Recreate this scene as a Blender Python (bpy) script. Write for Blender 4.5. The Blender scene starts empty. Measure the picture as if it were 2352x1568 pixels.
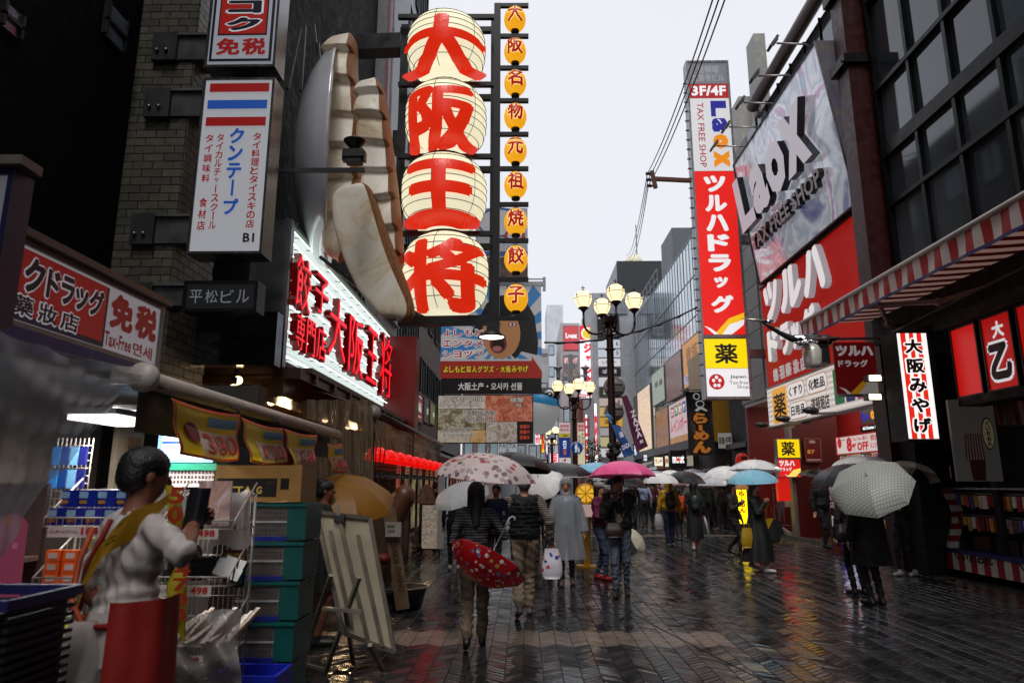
import bpy, math, random
import numpy as np
from mathutils import Vector, Matrix
random.seed(7)
rng = np.random.default_rng(7)
SC = bpy.context.scene
COL = SC.collection
V = Vector
R = math.radians
PI = math.pi
# ------------------------------------------------------------------ camera
HC = 1.6
FPX = 1568.0                     # 24 mm lens on a 36 mm wide frame, in units of a 2352 px wide picture
PITCH = math.atan(326 / FPX)
YAW = math.atan(26 * math.cos(PITCH) / FPX)
fwd = V((-math.sin(YAW) * math.cos(PITCH), math.cos(YAW) * math.cos(PITCH), math.sin(PITCH)))
rgt = V((math.cos(YAW), math.sin(YAW), 0))
upv = rgt.cross(fwd)
CP = V((0, 0, HC))
cam = bpy.data.cameras.new('camera')
cam.lens = 24
cam.sensor_width = 36
cam.clip_end = 1500
cam.clip_start = 0.05
cam.dof.use_dof = True
cam.dof.focus_distance = 10.5
cam.dof.aperture_fstop = 2.4
camo = bpy.data.objects.new('camera', cam)
camo.matrix_world = Matrix(((rgt.x, upv.x, -fwd.x, 0), (rgt.y, upv.y, -fwd.y, 0), (rgt.z, upv.z, -fwd.z, HC), (0, 0, 0, 1)))
COL.objects.link(camo)
SC.camera = camo
# ------------------------------------------------------------------ sky, sun, exposure
SUN_EL, SUN_AZ = R(57), R(188)
world = bpy.data.worlds.new('World')
SC.world = world
world.use_nodes = True
nt = world.node_tree
for n_ in list(nt.nodes):
 nt.nodes.remove(n_)
out = nt.nodes.new('ShaderNodeOutputWorld')
bg = nt.nodes.new('ShaderNodeBackground')
sky = nt.nodes.new('ShaderNodeTexSky')
sky.sky_type = 'NISHITA'
sky.sun_disc = False
sky.sun_elevation = SUN_EL
sky.sun_rotation = SUN_AZ
sky.air_density = 1.0
sky.dust_density = 4.0
hsv = nt.nodes.new('ShaderNodeHueSaturation')
hsv.inputs['Saturation'].default_value = 0.25
nt.links.new(sky.outputs[0], hsv.inputs['Color'])
tc = nt.nodes.new('ShaderNodeTexCoord')
cn = nt.nodes.new('ShaderNodeTexNoise')
cn.inputs['Scale'].default_value = 2.2
cn.inputs['Detail'].default_value = 5
nt.links.new(tc.outputs['Generated'], cn.inputs['Vector'])
cr = nt.nodes.new('ShaderNodeValToRGB')
cr.color_ramp.elements[0].position = 0.3
cr.color_ramp.elements[0].color = (6.3, 6.55, 7.05, 1)
cr.color_ramp.elements[1].position = 0.7
cr.color_ramp.elements[1].color = (6.75, 6.75, 7.25, 1)
nt.links.new(cn.outputs['Fac'], cr.inputs['Fac'])
mx = nt.nodes.new('ShaderNodeMix')
mx.data_type = 'RGBA'
mx.inputs[0].default_value = 0.93          # overcast: a thick even cloud sheet over the clear sky model
nt.links.new(hsv.outputs[0], mx.inputs[6])
nt.links.new(cr.outputs[0], mx.inputs[7])
nt.links.new(mx.outputs[2], bg.inputs['Color'])
bg.inputs['Strength'].default_value = 0.1
nt.links.new(bg.outputs[0], out.inputs[0])
sl = bpy.data.lights.new('sun', 'SUN')
sl.energy = 1.5
sl.angle = R(25)
sl.color = (1, 0.97, 0.93)
so = bpy.data.objects.new('sun', sl)
COL.objects.link(so)
sd = V((math.sin(SUN_AZ) * math.cos(SUN_EL), math.cos(SUN_AZ) * math.cos(SUN_EL), math.sin(SUN_EL)))
so.rotation_euler = sd.to_track_quat('Z', 'Y').to_euler()
SC.view_settings.view_transform = 'Standard'
SC.view_settings.look = 'None'
SC.view_settings.exposure = 0.45
SC.view_settings.gamma = 1
try:
 SC.view_settings.use_curve_mapping = False
except Exception:
 pass
SC.cycles.max_bounces = 7
SC.cycles.diffuse_bounces = 3
SC.cycles.glossy_bounces = 4
SC.cycles.transmission_bounces = 4
SC.cycles.transparent_max_bounces = 12
SC.cycles.caustics_reflective = False
SC.cycles.caustics_refractive = False
SC.cycles.sample_clamp_indirect = 4
# ------------------------------------------------------------------ measuring: rays of the photograph against real planes
def ray(px, py):
 return (fwd + rgt * ((px - 1176) / FPX) - upv * ((py - 784) / FPX))
def atY(px, py, Y):
 d = ray(px, py)
 return CP + d * (Y / d.y)
def atX(px, py, X):
 d = ray(px, py)
 return CP + d * (X / d.x)
def atZ(px, py, Z=0.0):
 d = ray(px, py)
 return CP + d * ((Z - HC) / d.z)
# ------------------------------------------------------------------ materials
def lin(h):
 if isinstance(h, str):
  h = h.lstrip('#')
  c = [int(h[i:i + 2], 16) / 255 for i in (0, 2, 4)]
  return tuple((x / 12.92 if x <= 0.04045 else ((x + 0.055) / 1.055) ** 2.4) for x in c)
 return tuple(h)
_mats = {}
EMK = 1.0
def mat(h, rough=0.5, metal=0.0, emit=0.0, var=0.18, sc=6.0, bump=0.0, bsc=40.0, trans=0.0, clear=0.0, spec=0.5, coat=0.0, stretch=None, name=None):
 emit = emit * EMK
 key = (h, rough, metal, emit, var, sc, bump, bsc, trans, clear, spec, coat, stretch)
 if key in _mats:
  return _mats[key]
 c = lin(h)
 m = bpy.data.materials.new(name or 'surface')
 m.use_nodes = True
 t = m.node_tree
 b = t.nodes['Principled BSDF']
 b.inputs['Base Color'].default_value = (*c, 1)
 b.inputs['Roughness'].default_value = rough
 b.inputs['Metallic'].default_value = metal
 b.inputs['Specular IOR Level'].default_value = spec
 if coat:
  b.inputs['Coat Weight'].default_value = coat
  b.inputs['Coat Roughness'].default_value = 0.08
 if emit:
  b.inputs['Base Color'].default_value = (c[0] * .3, c[1] * .3, c[2] * .3, 1)
  b.inputs['Emission Color'].default_value = (*c, 1)
  b.inputs['Emission Strength'].default_value = emit * .8
 if (var and not emit) or bump:
  co = t.nodes.new('ShaderNodeTexCoord')
  vec = co.outputs['Object']
  if stretch:
   mp = t.nodes.new('ShaderNodeMapping')
   mp.inputs['Scale'].default_value = stretch
   t.links.new(vec, mp.inputs[0])
   vec = mp.outputs[0]
 if var and not emit:
  no = t.nodes.new('ShaderNodeTexNoise')
  no.inputs['Scale'].default_value = sc
  no.inputs['Detail'].default_value = 6
  no.inputs['Roughness'].default_value = .65
  t.links.new(vec, no.inputs['Vector'])
  rr = t.nodes.new('ShaderNodeMapRange')
  rr.inputs[1].default_value = .3
  rr.inputs[2].default_value = .7
  rr.inputs[3].default_value = 1 - var
  rr.inputs[4].default_value = 1 + var
  t.links.new(no.outputs['Fac'], rr.inputs[0])
  mu = t.nodes.new('ShaderNodeMix')
  mu.data_type = 'RGBA'
  mu.blend_type = 'MULTIPLY'
  mu.inputs[0].default_value = 1
  mu.inputs[6].default_value = (*c, 1)
  t.links.new(rr.outputs[0], mu.inputs[7])
  t.links.new(mu.outputs[2], b.inputs['Base Color'])
  r2 = t.nodes.new('ShaderNodeMapRange')
  r2.inputs[1].default_value = .3
  r2.inputs[2].default_value = .7
  r2.inputs[3].default_value = max(0.02, rough * .75)
  r2.inputs[4].default_value = min(1, rough * 1.25)
  t.links.new(no.outputs['Fac'], r2.inputs[0])
  t.links.new(r2.outputs[0], b.inputs['Roughness'])
 if bump:
  n2 = t.nodes.new('ShaderNodeTexNoise')
  n2.inputs['Scale'].default_value = bsc
  n2.inputs['Detail'].default_value = 3
  t.links.new(vec, n2.inputs['Vector'])
  bu = t.nodes.new('ShaderNodeBump')
  bu.inputs['Strength'].default_value = bump
  bu.inputs['Distance'].default_value = 0.02
  t.links.new(n2.outputs['Fac'], bu.inputs['Height'])
  t.links.new(bu.outputs[0], b.inputs['Normal'])
 sh = b.outputs[0]
 o = t.nodes['Material Output']
 if trans:      # light passes through cloth, paper or thin plastic
  tr = t.nodes.new('ShaderNodeBsdfTranslucent')
  tr.inputs['Color'].default_value = (*c, 1)
  ms = t.nodes.new('ShaderNodeMixShader')
  ms.inputs[0].default_value = trans
  t.links.new(sh, ms.inputs[1])
  t.links.new(tr.outputs[0], ms.inputs[2])
  sh = ms.outputs[0]
 if clear:      # see-through film
  tr = t.nodes.new('ShaderNodeBsdfTransparent')
  tr.inputs['Color'].default_value = (*[.55 + .45 * x for x in c], 1)
  ms = t.nodes.new('ShaderNodeMixShader')
  ms.inputs[0].default_value = clear
  t.links.new(sh, ms.inputs[1])
  t.links.new(tr.outputs[0], ms.inputs[2])
  sh = ms.outputs[0]
 t.links.new(sh, o.inputs[0])
 _mats[key] = m
 return m
def nodes_mat(name, rough=.5, emit=0, metal=0, trans=0.0):
 """bare principled material; returns (material, tree, principled, object-coordinate socket)"""
 m = bpy.data.materials.new(name)
 m.use_nodes = True
 t = m.node_tree
 b = t.nodes['Principled BSDF']
 b.inputs['Roughness'].default_value = rough
 b.inputs['Metallic'].default_value = metal
 co = t.nodes.new('ShaderNodeTexCoord')
 return m, t, b, co.outputs['Object']
def plug(t, b, sock, emit, rough_trans=0):
 t.links.new(sock, b.inputs['Base Color'])
 if emit:
  t.links.new(sock, b.inputs['Emission Color'])
  b.inputs['Emission Strength'].default_value = emit * .8
 if rough_trans:
  o = t.nodes['Material Output']
  tr = t.nodes.new('ShaderNodeBsdfTranslucent')
  t.links.new(sock, tr.inputs['Color'])
  ms = t.nodes.new('ShaderNodeMixShader')
  ms.inputs[0].default_value = rough_trans
  t.links.new(b.outputs[0], ms.inputs[1])
  t.links.new(tr.outputs[0], ms.inputs[2])
  t.links.new(ms.outputs[0], o.inputs[0])
def ramp(t, cols, interp='LINEAR'):
 r_ = t.nodes.new('ShaderNodeValToRGB')
 r_.color_ramp.interpolation = interp
 e = r_.color_ramp.elements
 while len(e) < len(cols):
  e.new(0.5)
 for i, (p, c) in enumerate(cols):
  e[i].position = p
 for i, (p, c) in enumerate(cols):
  e[i].color = (*lin(c), 1)
 return r_
def photo(cols, scale=3.0, emit=0.0, seed=0.0, rough=.25, dist=1.5):
 """a printed picture: soft patches of the colours the print shows"""
 m, t, b, v = nodes_mat('print', rough)
 mp = t.nodes.new('ShaderNodeMapping')
 mp.inputs['Location'].default_value = (seed * 3.1, seed * 1.7, seed * 2.3)
 t.links.new(v, mp.inputs[0])
 no = t.nodes.new('ShaderNodeTexNoise')
 no.inputs['Scale'].default_value = scale
 no.inputs['Detail'].default_value = 6
 no.inputs['Roughness'].default_value = .7
 no.inputs['Distortion'].default_value = dist
 t.links.new(mp.outputs[0], no.inputs['Vector'])
 n = len(cols)
 cr_ = ramp(t, [(0.28 + 0.44 * i / max(1, n - 1), c) for i, c in enumerate(cols)], 'EASE')
 t.links.new(no.outputs['Fac'], cr_.inputs['Fac'])
 plug(t, b, cr_.outputs[0], emit)
 if emit:
  b.inputs['Base Color'].links and t.links.remove(b.inputs['Base Color'].links[0])
  b.inputs['Base Color'].default_value = (.05, .05, .05, 1)
 return m
def stripes(c1, c2, sc=14, axis='Z', emit=0, thr=.5, dist=.0):
 m, t, b_, v = nodes_mat('striped_cloth', .8)
 w = t.nodes.new('ShaderNodeTexWave')
 w.bands_direction = axis
 w.inputs['Scale'].default_value = sc
 w.inputs['Distortion'].default_value = dist
 t.links.new(v, w.inputs['Vector'])
 r_ = ramp(t, [(thr - .05, c1), (thr + .05, c2)])
 t.links.new(w.outputs['Fac'], r_.inputs['Fac'])
 t.links.new(r_.outputs[0], b_.inputs['Base Color'])
 return m
def spots(base, cols, sc=12, size=.32, rough=.5, trans=0.0, clear=0.0):
 """cloth printed with scattered coloured blobs"""
 m, t, b_, v = nodes_mat('printed_cloth', rough)
 vo = t.nodes.new('ShaderNodeTexVoronoi')
 vo.inputs['Scale'].default_value = sc
 t.links.new(v, vo.inputs['Vector'])
 mr_ = t.nodes.new('ShaderNodeMath')
 mr_.operation = 'LESS_THAN'
 mr_.inputs[1].default_value = size
 t.links.new(vo.outputs['Distance'], mr_.inputs[0])
 sep = t.nodes.new('ShaderNodeSeparateColor')
 t.links.new(vo.outputs['Color'], sep.inputs[0])
 r_ = ramp(t, [(i / len(cols), c) for i, c in enumerate(cols)], 'CONSTANT')
 t.links.new(sep.outputs[0], r_.inputs['Fac'])
 mu = t.nodes.new('ShaderNodeMix')
 mu.data_type = 'RGBA'
 mu.inputs[6].default_value = (*lin(base), 1)
 t.links.new(mr_.outputs[0], mu.inputs[0])
 t.links.new(r_.outputs[0], mu.inputs[7])
 plug(t, b_, mu.outputs[2], 0, trans)
 return m
# ------------------------------------------------------------------ objects
WL = {}
def wl(o):
 return WL.get(o.name, V((0, 0, 0))) if o is not None else V((0, 0, 0))
def thing(name, label, cat, loc=(0, 0, 0), group=None, rz=0.0):
 o = bpy.data.objects.new(name, None)
 COL.objects.link(o)
 o.empty_display_size = .1
 o.location = loc
 o.rotation_euler = (0, 0, rz)
 o['label'] = label
 o['category'] = cat
 if group:
  o['group'] = group
 WL[o.name] = V(loc)
 return o
def tag(o, label, cat, group=None, kind=None):
 o['label'] = label
 if cat:
  o['category'] = cat
 if group:
  o['group'] = group
 if kind:
  o['kind'] = kind
 return o
def structure(o, label=None):
 o['kind'] = 'structure'
 if label:
  o['label'] = label
 return o
def copy_tree(o, loc=None, rz=None, label=None, parent=None):
 c = o.copy()
 COL.objects.link(c)
 if parent is not None:
  c.parent = parent
 if loc is not None:
  c.location = loc
  WL[c.name] = V(loc)
 if rz is not None:
  c.rotation_euler = (0, 0, rz)
 if label:
  c['label'] = label
 for ch in KIDS.get(o.name, []):
  copy_tree(ch, parent=c)
  KIDS.setdefault(c.name, []).append(ch)
 return c
KIDS = {}
class B:
 """collects faces, then links them as one mesh object"""
 def __init__(s):
  s.v = []
  s.f = []
  s.m = []
  s.mats = []
  s.sm = []
 def mi(s, m):
  if m not in s.mats:
   s.mats.append(m)
  return s.mats.index(m)
 def add(s, vs, fs, m, smooth=False):
  k = len(s.v)
  s.v.extend([tuple(p) for p in vs])
  i = s.mi(m)
  for f in fs:
   s.f.append([k + q for q in f])
   s.m.append(i)
   s.sm.append(smooth)
  return s
 def box(s, c, d, m, rot=None):
  x, y, z = d[0] / 2, d[1] / 2, d[2] / 2
  P = [V((a * x, b * y, e * z)) for a in (-1, 1) for b in (-1, 1) for e in (-1, 1)]
  if rot is not None:
   P = [rot @ p for p in P]
  c = V(c)
  return s.add([p + c for p in P], [(0, 1, 3, 2), (4, 6, 7, 5), (0, 4, 5, 1), (2, 3, 7, 6), (0, 2, 6, 4), (1, 5, 7, 3)], m)
 def bx(s, x0, x1, y0, y1, z0, z1, m):
  return s.box(((x0 + x1) / 2, (y0 + y1) / 2, (z0 + z1) / 2), (abs(x1 - x0), abs(y1 - y0), abs(z1 - z0)), m)
 def frame(s, F, a0, a1, b0, b1, c0, c1, m):
  """box in a frame's own coordinates"""
  P = [F.p(a, b, c) for a in (a0, a1) for b in (b0, b1) for c in (c0, c1)]
  return s.add(P, [(0, 1, 3, 2), (4, 6, 7, 5), (0, 4, 5, 1), (2, 3, 7, 6), (0, 2, 6, 4), (1, 5, 7, 3)], m)
 def bar(s, p, q, w, h, m):
  p, q = V(p), V(q)
  d = (q - p)
  L = d.length
  z = d.normalized()
  ref = V((0, 0, 1)) if abs(z.z) < .95 else V((0, 1, 0))
  x = z.cross(ref).normalized()
  y = x.cross(z)
  P = [p + x * (a * w / 2) + y * (b * h / 2) + z * (e * L) for a in (-1, 1) for b in (-1, 1) for e in (0, 1)]
  return s.add(P, [(0, 1, 3, 2), (4, 6, 7, 5), (0, 4, 5, 1), (2, 3, 7, 6), (0, 2, 6, 4), (1, 5, 7, 3)], m)
 def tube(s, pts, r, m, n=8, cap=True):
  pts = [V(p) for p in pts]
  rs = r if isinstance(r, (list, tuple)) else [r] * len(pts)
  vs = []
  prev = None
  for i, p in enumerate(pts):
   d = (pts[min(i + 1, len(pts) - 1)] - pts[max(i - 1, 0)]).normalized()
   if prev is None:
    ref = V((0, 0, 1)) if abs(d.z) < .9 else V((0, 1, 0))
    x = d.cross(ref).normalized()
   else:
    x = (prev - d * prev.dot(d)).normalized()
   prev = x
   y = d.cross(x)
   for k in range(n):
    a = 2 * PI * k / n
    vs.append(p + (x * math.cos(a) + y * math.sin(a)) * rs[i])
  fs = []
  for i in range(len(pts) - 1):
   for k in range(n):
    fs.append((i * n + k, i * n + (k + 1) % n, (i + 1) * n + (k + 1) % n, (i + 1) * n + k))
  if cap:
   fs.append(tuple(range(n))[::-1])
   fs.append(tuple((len(pts) - 1) * n + k for k in range(n)))
  return s.add(vs, fs, m, True)
 def lathe(s, prof, c, m, n=16, axis=(0, 0, 1), sx=1, sy=1):
  """prof: (radius, height) pairs along axis from c"""
  z = V(axis).normalized()
  ref = V((0, 1, 0)) if abs(z.z) > .9 else V((0, 0, 1))
  x = ref.cross(z).normalized()
  y = z.cross(x)
  c = V(c)
  vs = []
  for r_, h in prof:
   for k in range(n):
    a = 2 * PI * k / n
    vs.append(c + x * (r_ * math.cos(a) * sx) + y * (r_ * math.sin(a) * sy) + z * h)
  fs = []
  for i in range(len(prof) - 1):
   for k in range(n):
    fs.append((i * n + k, i * n + (k + 1) % n, (i + 1) * n + (k + 1) % n, (i + 1) * n + k))
  if prof[0][0] > 1e-4:
   fs.append(tuple(range(n))[::-1])
  if prof[-1][0] > 1e-4:
   fs.append(tuple((len(prof) - 1) * n + k for k in range(n)))
  return s.add(vs, fs, m, True)
 def ball(s, c, r, m, n=12, k=8, sc=(1, 1, 1)):
  c = V(c)
  vs = []
  for i in range(k + 1):
   t = PI * i / k
   for j in range(n):
    a = 2 * PI * j / n
    vs.append(c + V((math.sin(t) * math.cos(a) * r * sc[0], math.sin(t) * math.sin(a) * r * sc[1], math.cos(t) * r * sc[2])))
  fs = [(i * n + j, (i + 1) * n + j, (i + 1) * n + (j + 1) % n, i * n + (j + 1) % n) for i in range(k) for j in range(n)]
  return s.add(vs, fs, m, True)
 def quad(s, a, b, c, d, m):
  return s.add([a, b, c, d], [(0, 1, 2, 3)], m)
 def grid(s, fn, nu, nv, m, smooth=True):
  vs = [fn(i / nu, j / nv) for j in range(nv + 1) for i in range(nu + 1)]
  w = nu + 1
  fs = [(j * w + i, j * w + i + 1, (j + 1) * w + i + 1, (j + 1) * w + i) for j in range(nv) for i in range(nu)]
  return s.add(vs, fs, m, smooth)
 def obj(s, name, parent=None, local=False, label=None):
  if not s.v:
   return None
  me = bpy.data.meshes.new(name)
  off = V((0, 0, 0)) if local else wl(parent)
  a = np.array(s.v, dtype=np.float64) - np.array(off)
  me.from_pydata(a.tolist(), [], s.f)
  for m in s.mats:
   me.materials.append(m)
  me.polygons.foreach_set('material_index', s.m)
  me.polygons.foreach_set('use_smooth', s.sm)
  return link(name, me, parent, label)
def link(name, me, parent=None, label=None):
 o = bpy.data.objects.new(name, me)
 COL.objects.link(o)
 if parent is not None:
  o.parent = parent
  WL[o.name] = wl(parent)
  KIDS.setdefault(parent.name, []).append(o)
 if label:
  o['label'] = label
 return o
class F:
 """a flat frame in the world: origin o (bottom left), right u, up v, out n"""
 def __init__(s, o, u, v, W, H):
  s.o = V(o)
  s.u = V(u).normalized()
  s.v = V(v).normalized()
  s.n = s.u.cross(s.v)
  s.W = W
  s.H = H
 def p(s, a, b, c=0.0):
  return s.o + s.u * a + s.v * b + s.n * c
 def f(s, a, b, c=0.0):      # fractions, b measured DOWN from the top
  return s.p(a * s.W, (1 - b) * s.H, c)
def FC(Y, x0, y0, x1, y1):
 """sign facing the camera side of the street at depth Y"""
 xm, ym = (x0 + x1) / 2, (y0 + y1) / 2
 a, b = atY(x0, ym, Y), atY(x1, ym, Y)
 zt, zb = atY(xm, y0, Y).z, atY(xm, y1, Y).z
 return F((a.x, Y, zb), (1, 0, 0), (0, 0, 1), b.x - a.x, zt - zb)
def FS(X, xa, xb, yt, yb, at=None):
 """sign flat on a wall of constant X; xa is its left end in the picture, yt/yb its top and bottom at picture column `at`"""
 ym = (yt + yb) / 2
 at = xa if at is None else at
 Pa = atX(xa, ym, X)
 Pb = atX(xb, ym, X)
 zt, zb = atX(at, yt, X).z, atX(at, yb, X).z
 u = (0, 1, 0) if X < 0 else (0, -1, 0)
 return F((X, Pa.y, zb), u, (0, 0, 1), abs(Pb.y - Pa.y), zt - zb)
# ------------------------------------------------------------------ lettering
_txt = {}
def cjk(s):
 return any(ord(ch) > 0x2E80 for ch in s)
def glyphs(s, bold):
 """outline mesh of a string; heavy strokes of dense characters are thickened by shifted layers (see text)"""
 extra = 0.0
 if cjk(s):
  extra = max(0, bold)
  bold = min(0, bold)
 co, fs, edge, mn, mxx = _glyphs(s, bold)
 return co, fs, edge, mn - extra, mxx + extra
def layers(s, bold):
 e = bold
 if not cjk(s) or e <= 0.002:
  return [(0, 0)]
 n = 4 if e < .035 else 8
 return [(0, 0)] + [(e * math.cos(2 * PI * (i + .5) / n), e * math.sin(2 * PI * (i + .5) / n)) for i in range(n)]
def _glyphs(s, bold):
 k = (s, bold)
 if k not in _txt:
  cu = bpy.data.curves.new('lettering', 'FONT')
  cu.body = s
  cu.offset = bold
  cu.resolution_u = 2
  cu.space_character = 1.0 + bold * 1.5
  o = bpy.data.objects.new('lettering', cu)
  me = bpy.data.meshes.new_from_object(o)
  n = len(me.vertices)
  co = np.zeros(n * 3)
  me.vertices.foreach_get('co', co)
  co = co.reshape(-1, 3)[:, :2]
  fs = [tuple(p.vertices) for p in me.polygons]
  # outline edges for side walls
  cnt = {}
  for f in fs:
   for i in range(len(f)):
    a, b = f[i], f[(i + 1) % len(f)]
    cnt[(a, b)] = cnt.get((a, b), 0) + 1
  edge = [(a, b) for (a, b) in cnt if (b, a) not in cnt]
  bpy.data.objects.remove(o)
  bpy.data.meshes.remove(me)
  bpy.data.curves.remove(cu)
  if n:
   mn, mxx = co.min(0), co.max(0)
  else:
   mn, mxx = np.zeros(2), np.ones(2)
  _txt[k] = (co, fs, edge, mn, mxx)
 return _txt[k]
def text(b, fr, s, x, y, w, h, m, bold=0.02, c=0.004, depth=0.0, side=None, skew=0.0, fit='both', rot=0):
 """lay one line of text into rectangle (fractions of frame, y from top) on frame fr"""
 co, fs, edge, mn, mxx = glyphs(s, bold)
 if not len(co):
  return
 sz = np.maximum(mxx - mn, 1e-3)
 if s in ('ー', '一', '-', '・', '~', 'っ', '丶'):
  fit = 'keep'
 W, H = w * fr.W, h * fr.H
 if rot in (90, -90):
  Wl, Hl = H, W
 else:
  Wl, Hl = W, H
 if fit == 'both':
  sx, sy = Wl / sz[0], Hl / sz[1]
 else:
  sx = sy = min(Wl / sz[0], Hl / sz[1]) if fit != 'keep' else min(Wl, Hl) / 0.95
 for li, (dx, dy) in enumerate(layers(s, bold)):
  _lay(b, fr, (co + np.array([dx, dy]) - (mn + mxx) / 2) * np.array([sx, sy]), fs, edge, x, y, w, h, m, c + li * 0.0003, depth, side, skew, rot)
def _lay(b, fr, q, fs, edge, x, y, w, h, m, c, depth, side, skew, rot):
 q[:, 0] += q[:, 1] * skew
 if rot == -90:
  q = np.stack([q[:, 1], -q[:, 0]], 1)
 elif rot == 90:
  q = np.stack([-q[:, 1], q[:, 0]], 1)
 elif rot:
  a = R(rot)
  q = np.stack([q[:, 0] * math.cos(a) - q[:, 1] * math.sin(a), q[:, 0] * math.sin(a) + q[:, 1] * math.cos(a)], 1)
 cx, cy = (x + w / 2) * fr.W, (1 - y - h / 2) * fr.H
 O, U, Vv, N = [np.array(k) for k in (fr.o, fr.u, fr.v, fr.n)]
 base = O + np.outer(q[:, 0] + cx, U) + np.outer(q[:, 1] + cy, Vv)
 top = base + N * (c + depth)
 if depth:
  bot = base + N * c
  n = len(q)
  b.add(top.tolist(), fs, m)
  b.add(np.vstack([top, bot]).tolist(), [(a_, a_ + n, b_ + n, b_) for a_, b_ in edge], side or m)
 else:
  b.add(top.tolist(), fs, m)
def vtext(b, fr, s, x, y, w, h, m, gap=.1, **k):
 """vertical line of characters"""
 n = len(s)
 ch = h / n
 for i, g in enumerate(s):
  if g == ' ':
   continue
  gg = g
  if g == 'ー':
   text(b, fr, '|', x + w * .42, y + i * ch, w * .16, ch * .9, m, **{**k, 'bold': 0.0})
   continue
  f_ = .62 if g in 'ッャュョィっゃゅょ' else 1
  text(b, fr, gg, x + w * (1 - f_) / 2, y + i * ch + ch * gap / 2 + ch * (1 - f_) * .3, w * f_, ch * (1 - gap) * f_, m, **k)
def rect(b, fr, x, y, w, h, m, c=0.002):
 b.add([fr.f(x, y + h, c), fr.f(x + w, y + h, c), fr.f(x + w, y, c), fr.f(x, y, c)], [(0, 1, 2, 3)], m)
def disc(b, fr, x, y, rx, ry, m, c=0.003, n=24, a0=0, a1=360):
 P = [fr.f(x, y, c)]
 for i in range(n + 1):
  a = R(a0 + (a1 - a0) * i / n)
  P.append(fr.p(x * fr.W + rx * math.cos(a), (1 - y) * fr.H + ry * math.sin(a), c))
 b.add(P, [(0, i, i + 1) for i in range(1, n + 1)], m)
def rrect(b, fr, x, y, w, h, r, m, c=0.003):
 W, H = w * fr.W, h * fr.H
 cx, cy = (x + w / 2) * fr.W, (1 - y - h / 2) * fr.H
 P = []
 for qx, qy, a0 in ((1, 1, 0), (-1, 1, 90), (-1, -1, 180), (1, -1, 270)):
  for i in range(6):
   a = R(a0 + 18 * i)
   P.append(fr.p(cx + qx * (W / 2 - r) + r * math.cos(a), cy + qy * (H / 2 - r) + r * math.sin(a), c))
 b.add(P, [tuple(range(len(P)))], m)
def poly(b, fr, pts, m, c=0.003):
 b.add([fr.f(x, y, c) for x, y in pts], [tuple(range(len(pts)))[::-1]], m)
def signbox(parent, fr, T, face, edge, fw=0.05, fc=.02, back=True, name='board'):
 """a box sign: face panel plus rim frame"""
 b = B()
 b.frame(fr, fw * .5, fr.W - fw * .5, fw * .5, fr.H - fw * .5, -T, 0, face)
 b.obj(name, parent)
 if fw:
  b = B()
  b.frame(fr, 0, fw, 0, fr.H, -T - .01, fc, edge)
  b.frame(fr, fr.W - fw, fr.W, 0, fr.H, -T - .01, fc, edge)
  b.frame(fr, fw, fr.W - fw, 0, fw, -T - .01, fc, edge)
  b.frame(fr, fw, fr.W - fw, fr.H - fw, fr.H, -T - .01, fc, edge)
  b.obj('frame', parent)
# ------------------------------------------------------------------ organic shapes: distance fields turned into one skin
def surfnet(S, org, h):
 ins = S < 0
 nx, ny, nz = S.shape
 cnt = np.zeros((nx - 1, ny - 1, nz - 1), np.int8)
 for i in (0, 1):
  for j in (0, 1):
   for k in (0, 1):
    cnt += ins[i:nx - 1 + i, j:ny - 1 + j, k:nz - 1 + k]
 act = (cnt > 0) & (cnt < 8)
 ci = np.argwhere(act)
 idx = -np.ones(act.shape, np.int64)
 idx[act] = np.arange(len(ci))
 acc = np.zeros((len(ci), 3))
 w = np.zeros(len(ci))
 corners = [(i, j, k) for i in (0, 1) for j in (0, 1) for k in (0, 1)]
 for a in corners:
  for ax in range(3):
   if a[ax] == 0:
    bb = list(a)
    bb[ax] = 1
    s0 = S[ci[:, 0] + a[0], ci[:, 1] + a[1], ci[:, 2] + a[2]]
    s1 = S[ci[:, 0] + bb[0], ci[:, 1] + bb[1], ci[:, 2] + bb[2]]
    mk = (s0 < 0) != (s1 < 0)
    t = np.where(mk, s0 / np.where(mk, s0 - s1, 1), 0)
    P = np.tile(np.array(a, float), (len(ci), 1))
    P[:, ax] += t
    acc[mk] += P[mk]
    w[mk] += 1
 vs = (ci + acc / np.maximum(w, 1)[:, None]) * h + np.array(org)
 faces = []
 for ax in range(3):
  sl0 = [slice(None)] * 3
  sl1 = [slice(None)] * 3
  sl0[ax] = slice(0, S.shape[ax] - 1)
  sl1[ax] = slice(1, None)
  A, Bb = ins[tuple(sl0)], ins[tuple(sl1)]
  ch = np.argwhere(A != Bb)
  o1, o2 = [(1, 2), (2, 0), (0, 1)][ax]
  ok = (ch[:, o1] > 0) & (ch[:, o2] > 0) & (ch[:, o1] < S.shape[o1] - 1) & (ch[:, o2] < S.shape[o2] - 1)
  ch = ch[ok]
  q = []
  for d1, d2 in ((-1, -1), (0, -1), (0, 0), (-1, 0)):
   c = ch.copy()
   c[:, o1] += d1
   c[:, o2] += d2
   q.append(idx[c[:, 0], c[:, 1], c[:, 2]])
  q = np.stack(q, 1)
  fl = A[ch[:, 0], ch[:, 1], ch[:, 2]]
  q[~fl] = q[~fl][:, ::-1]
  faces.append(q)
 return vs, np.vstack(faces)
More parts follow.
